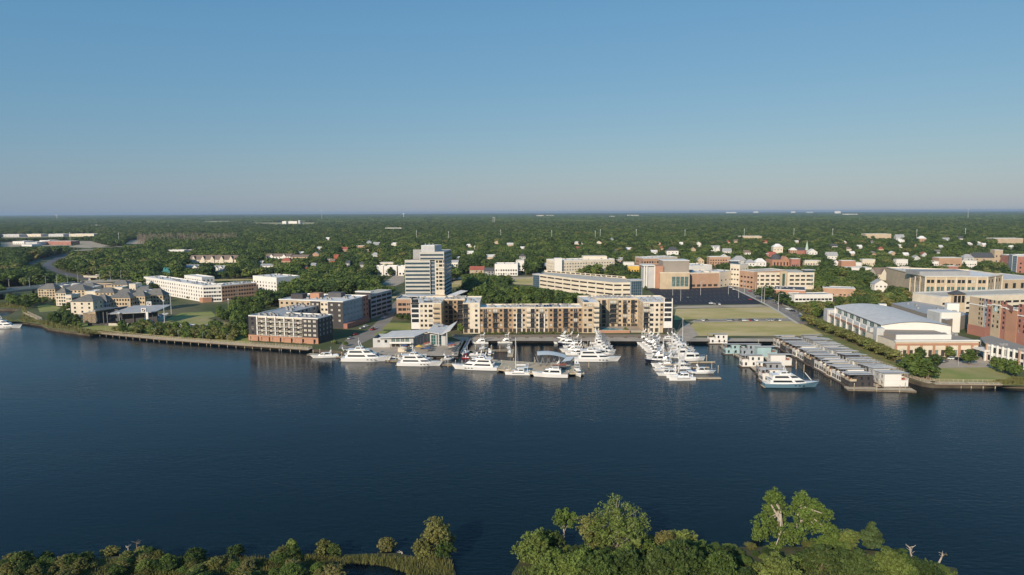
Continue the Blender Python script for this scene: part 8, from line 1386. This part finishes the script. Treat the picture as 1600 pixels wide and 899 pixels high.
def car(x, y, rz, col, label, group, z=GZ+.04):
    r = thing('car', label, 'car', (x, y, z), rz, group); b, c, w = carmesh(col); ob('body', b, r); ob('cabin', c, r)
    for sx in (-1.4, 1.35):
        for sy in (-.82, .82): ob('wheel', w, r, (sx, sy, .33))
cn2 = {'car_white': 'white', 'car_silver': 'silver', 'car_black': 'black', 'car_red': 'red', 'car_blue': 'blue', 'car_grey': 'grey'}
def pc(px, py, rz, col, where, group, z=GZ+.04): car(*G(px, py, z), R(rz), col, f'{cn2[col]} car {where}', group, z)
rw = random.Random(3); k = 0
for px in (1137, 1141, 1144, 1156, 1160, 1163, 1167, 1171, 1175, 1181, 1200, 1205, 1213, 1217, 1098, 1104): col = rw.choice(CC); pc(px, 501.5, 90+rw.uniform(-4, 4), col, f'parked in the row between the dry lawns, {ordn[k] if k < 20 else "last"} listed from its middle', 'cars between the dry lawns'); k += 1
for i, (px, py) in enumerate(((1112, 475), (1116, 476), (1121, 475), (1124, 476.5), (1075, 466), (1172, 469), (1138, 449), (1141, 450), (1145, 449), (1148, 451), (1146, 453))): pc(px, py, rw.choice((0, 90, 80)), CC[i % 7], ('parked at the front edge of the black car park' if py > 470 else 'parked in the black car park' if py > 460 else 'parked at the far corner of the black car park'), 'cars in the black car park', GZ+.03)
for i, (px, py) in enumerate(((1232, 484), (1238, 487), (1244, 490), (1252, 495), (1218, 476), (1196, 466), (1172, 456), (1258, 500))): pc(px, py, 125, CC[(i*2) % 7], f'on the main street, {ordn[i]} listed along it', 'cars on the main street', GZ+.05)
for i, (px, py) in enumerate(((572, 511), (566, 514), (586, 514), (583, 516), (604, 492), (600, 497), (555, 524), (548, 530))): pc(px, py, 60, ('car_white', 'car_silver', 'car_white', 'car_red', 'car_grey', 'car_white', 'car_red', 'car_silver')[i], f'on the street beside the charcoal apartments, {ordn[i]} from the far end', 'cars on the quay street', GZ+.05)
for i, (px, py) in enumerate(((282, 508.5), (286, 509), (290, 509.5), (294, 510), (299, 509), (246, 496), (252, 494), (258, 492), (253, 508), (249, 510))): pc(px, py, 20, ('car_white', 'car_white', 'car_silver', 'car_blue', 'car_white', 'car_white', 'car_silver', 'car_white', 'car_red', 'car_black')[i], f'parked by the festival lawn, {ordn[i]} listed', 'cars by the festival lawn', GZ+.05)
for i, (t, s, col) in enumerate(((.3, 5, 'car_white'), (.42, -5, 'car_silver'), (.5, 6, 'car_white'), (.56, -6, 'car_black'), (.62, 5, 'car_white'), (.68, -5, 'car_grey'), (.73, 6, 'car_red'), (.8, -6, 'car_white'), (.88, 5, 'car_white'))):
    j = t*(len(HWC)-1); q = int(j); p = HWC[q]+(HWC[q+1]-HWC[q])*(j-q); d = HWC[q+1]-HWC[q]; car(p[0], p[1]+s, math.atan2(d[1], d[0]), col, f'{cn2[col]} car on the elevated highway, {ordn[i]} from the left', 'cars on the highway', 8.52)
for i, (px, py) in enumerate(((1499, 563), (1488, 562), (1476, 566), (1404, 567), (1409, 566))): pc(px, py, 15*i, ('car_black', 'car_white', 'car_grey', 'car_black', 'car_blue')[i], f'on the hotel forecourt, {ordn[i]} from the right', 'cars on the hotel forecourt', GZ+.05)
# ---------------------------------------------------------------- poles and masts
mb = MB(); mb.tube((0, 0, 0), (0, 0, 30), .55, .35, 8); STM = mb.mesh('shaft', 'light_grey'); mb = MB(); mb.tube((0, 0, 25), (0, 0, 29.5), .7, .7, 8); ANM = mb.mesh('antenna_collar', 'light_grey')
for i, px in enumerate((110, 186, 651, 701, 782.5, 862, 930, 938, 994, 1070, 1162.5, 1240, 1300.5, 1431.5, 1507.5)):
    D = 1720+(px*37 % 160)-80; r = thing('transmission_pole', f'tall pale steel pole rising from the wood, {ordn[i]} from the left', 'pole', (XD(px, D), D, GZ), 0, 'tall poles in the wood'); ob('shaft', STM, r); ob('antenna_collar', ANM, r)
for px, D, h, lab in ((770.5, 4200, 46, 'thin twin mast far beyond the white building, left one'), (773, 4200, 44, 'thin twin mast far beyond the white building, right one'), (503, 6000, 100, 'thin mast above the airfield on the horizon'), (1512, 5200, 85, 'thin mast on the right horizon')):
    r = thing('radio_mast', lab, 'mast', (XD(px, D), D, GZ)); mb = MB(); mb.tube((0, 0, 0), (0, 0, h), 1.4, .9, 5); mb.build('lattice_shaft', 'light_grey', r, False); mb = MB(); mb.box(-3, 3, -.4, .4, h-5, h-3); mb.build('antenna', 'white', r, False)
mb = MB(); mb.tube((0, 0, 0), (0, 0, 10), .14, .09, 6); LP = mb.mesh('post', 'light_grey'); mb = MB(); mb.bar((0, 0, 9.9), (1.8, 0, 10.2), .1, .1); mb.box(1.5, 2.5, -.18, .18, 10.1, 10.3); LA = mb.mesh('lamp_head', 'light_grey')
def lamp(px, py, lab, group, s=1.0, z=GZ, rz=0): r = thing('street_lamp', lab, 'lamp', (*G(px, py, z), z), rz, group); r.scale = (s, s, s); ob('post', LP, r); ob('lamp_head', LA, r)
for i, (px, py) in enumerate(((1051, 462), (1063.5, 470), (1094.5, 461.5), (1138, 460), (1154, 466))): lamp(px, py, f'pale lamp post in the black car park, {ordn[i]} from the left', 'car park lamps', 1.25)
for i, (px, py) in enumerate(((1190, 473), (1194, 474.5), (1163, 459), (1216, 486), (1180, 464))): lamp(px, py, f'utility pole along the main street, {ordn[i]} listed', 'street poles', 1.3)
for i, t in enumerate((.40, .47, .54, .60, .66, .72, .78, .84, .9, .96)):
    j = t*(len(HWC)-1); q = int(j); p = HWC[q]+(HWC[q+1]-HWC[q])*(j-q); r = thing('street_lamp', f'tall lamp on the elevated highway, {ordn[i]} from the left', 'lamp', (p[0], p[1], 8.5), R(90 if i % 2 else -90), 'highway lamps'); ob('post', LP, r); ob('lamp_head', LA, r)
for i, (px, yb, yt) in enumerate(((257.5, 508, 469), (268, 494, 459), (187, 508, 488), (357, 480, 467))): r = thing('flood_light_mast', f'tall light mast around the festival lawn, {("nearest tall", "farther tall", "short one by the stage", "short one by the white apartments")[i]}', 'mast', (*G(px, yb), GZ), 0, 'festival lawn masts'); h = hgt(px, yb, yt); mb = MB(); mb.tube((0, 0, 0), (0, 0, h), .28, .18, 7); mb.build('shaft', 'light_grey', r, False); mb = MB(); mb.box(-.8, .8, -.2, .2, h-.8, h); mb.build('lamp_head', 'light_grey', r, False)
for i, (px, py) in enumerate(((1402, 566), (1434, 576), (1497, 572), (1408, 560))): lamp(px, py, f'pale lamp post near the hotel lawn, {ordn[i]} listed', 'hotel lamps', .55)
for i in range(9): lamp(165+i*38, 519.2+i*3.25, f'slim lamp post on the left boardwalk, {ordn[i]} from the left', 'boardwalk lamps', .5)
# cafe tables with parasols on the plaza
mb = MB(); mb.tube((0, 0, 0), (0, 0, 2.5), .05, .05); PO = mb.mesh('pole', 'steel'); mb = MB(); mb.tube((0, 0, .7), (0, 0, .76), .55, .55, 8); TT = mb.mesh('table_top', 'wood_pale'); PAR = []
for cm in ('canvas_blue', 'dark_grey', 'deck_tan', 'roof_red'): mb = MB(); mb.tube((0, 0, 2.0), (0, 0, 2.7), 1.5, .08, 8); PAR.append(mb.mesh('parasol', cm))
for i in range(26):
    px = 598+(i*37 % 112); py = 541.5+(i*23 % 11); k = i % 4; r = thing('cafe_table', f'cafe table under a {("blue", "dark", "tan", "red")[k]} parasol on the plaza, {"left" if px < 635 else "middle" if px < 675 else "right"} part', 'table', (*G(px, py), GZ), 0, 'cafe tables on the plaza'); ob('pole', PO, r); ob('table_top', TT, r); ob('parasol', PAR[k], r)
# benches on the quay
mb = MB(); mb.box(-1, 1, -.3, .3, .4, .48); SEAT = mb.mesh('seat', 'wood_dark'); mb = MB(); mb.box(-1, 1, .28, .34, .5, .95); BACK = mb.mesh('backrest', 'wood_dark'); mb = MB(); mb.box(-.06, .06, -.28, .28, 0, .4); LEG = mb.mesh('leg', 'dark_grey')
for i in range(14):
    px = 735+i*22; r = thing('bench', f'dark timber bench on the brick quay, {ordn[i]} from the left', 'bench', (*G(px, 528.5), GZ), math.pi, 'quay benches'); ob('seat', SEAT, r); ob('backrest', BACK, r); ob('leg', LEG, r, (-.8, 0, 0)); ob('leg', LEG, r, (.8, 0, 0))
# ---------------------------------------------------------------- haze
def haze():
    m = bpy.data.materials.new('haze'); m.use_nodes = True; t = m.node_tree; t.nodes.remove(t.nodes['Principled BSDF']); v = t.nodes.new('ShaderNodeVolumePrincipled'); v.inputs['Color'].default_value = (.55, .70, .90, 1); v.inputs['Density'].default_value = 4.4e-5; v.inputs['Anisotropy'].default_value = .1
    t.links.new(v.outputs[0], t.nodes['Material Output'].inputs['Volume']); mb = MB(); mb.box(-62000, 62000, -900, 43000, -3, 92); o = mb.build('haze', m); o['kind'] = 'stuff'
haze()
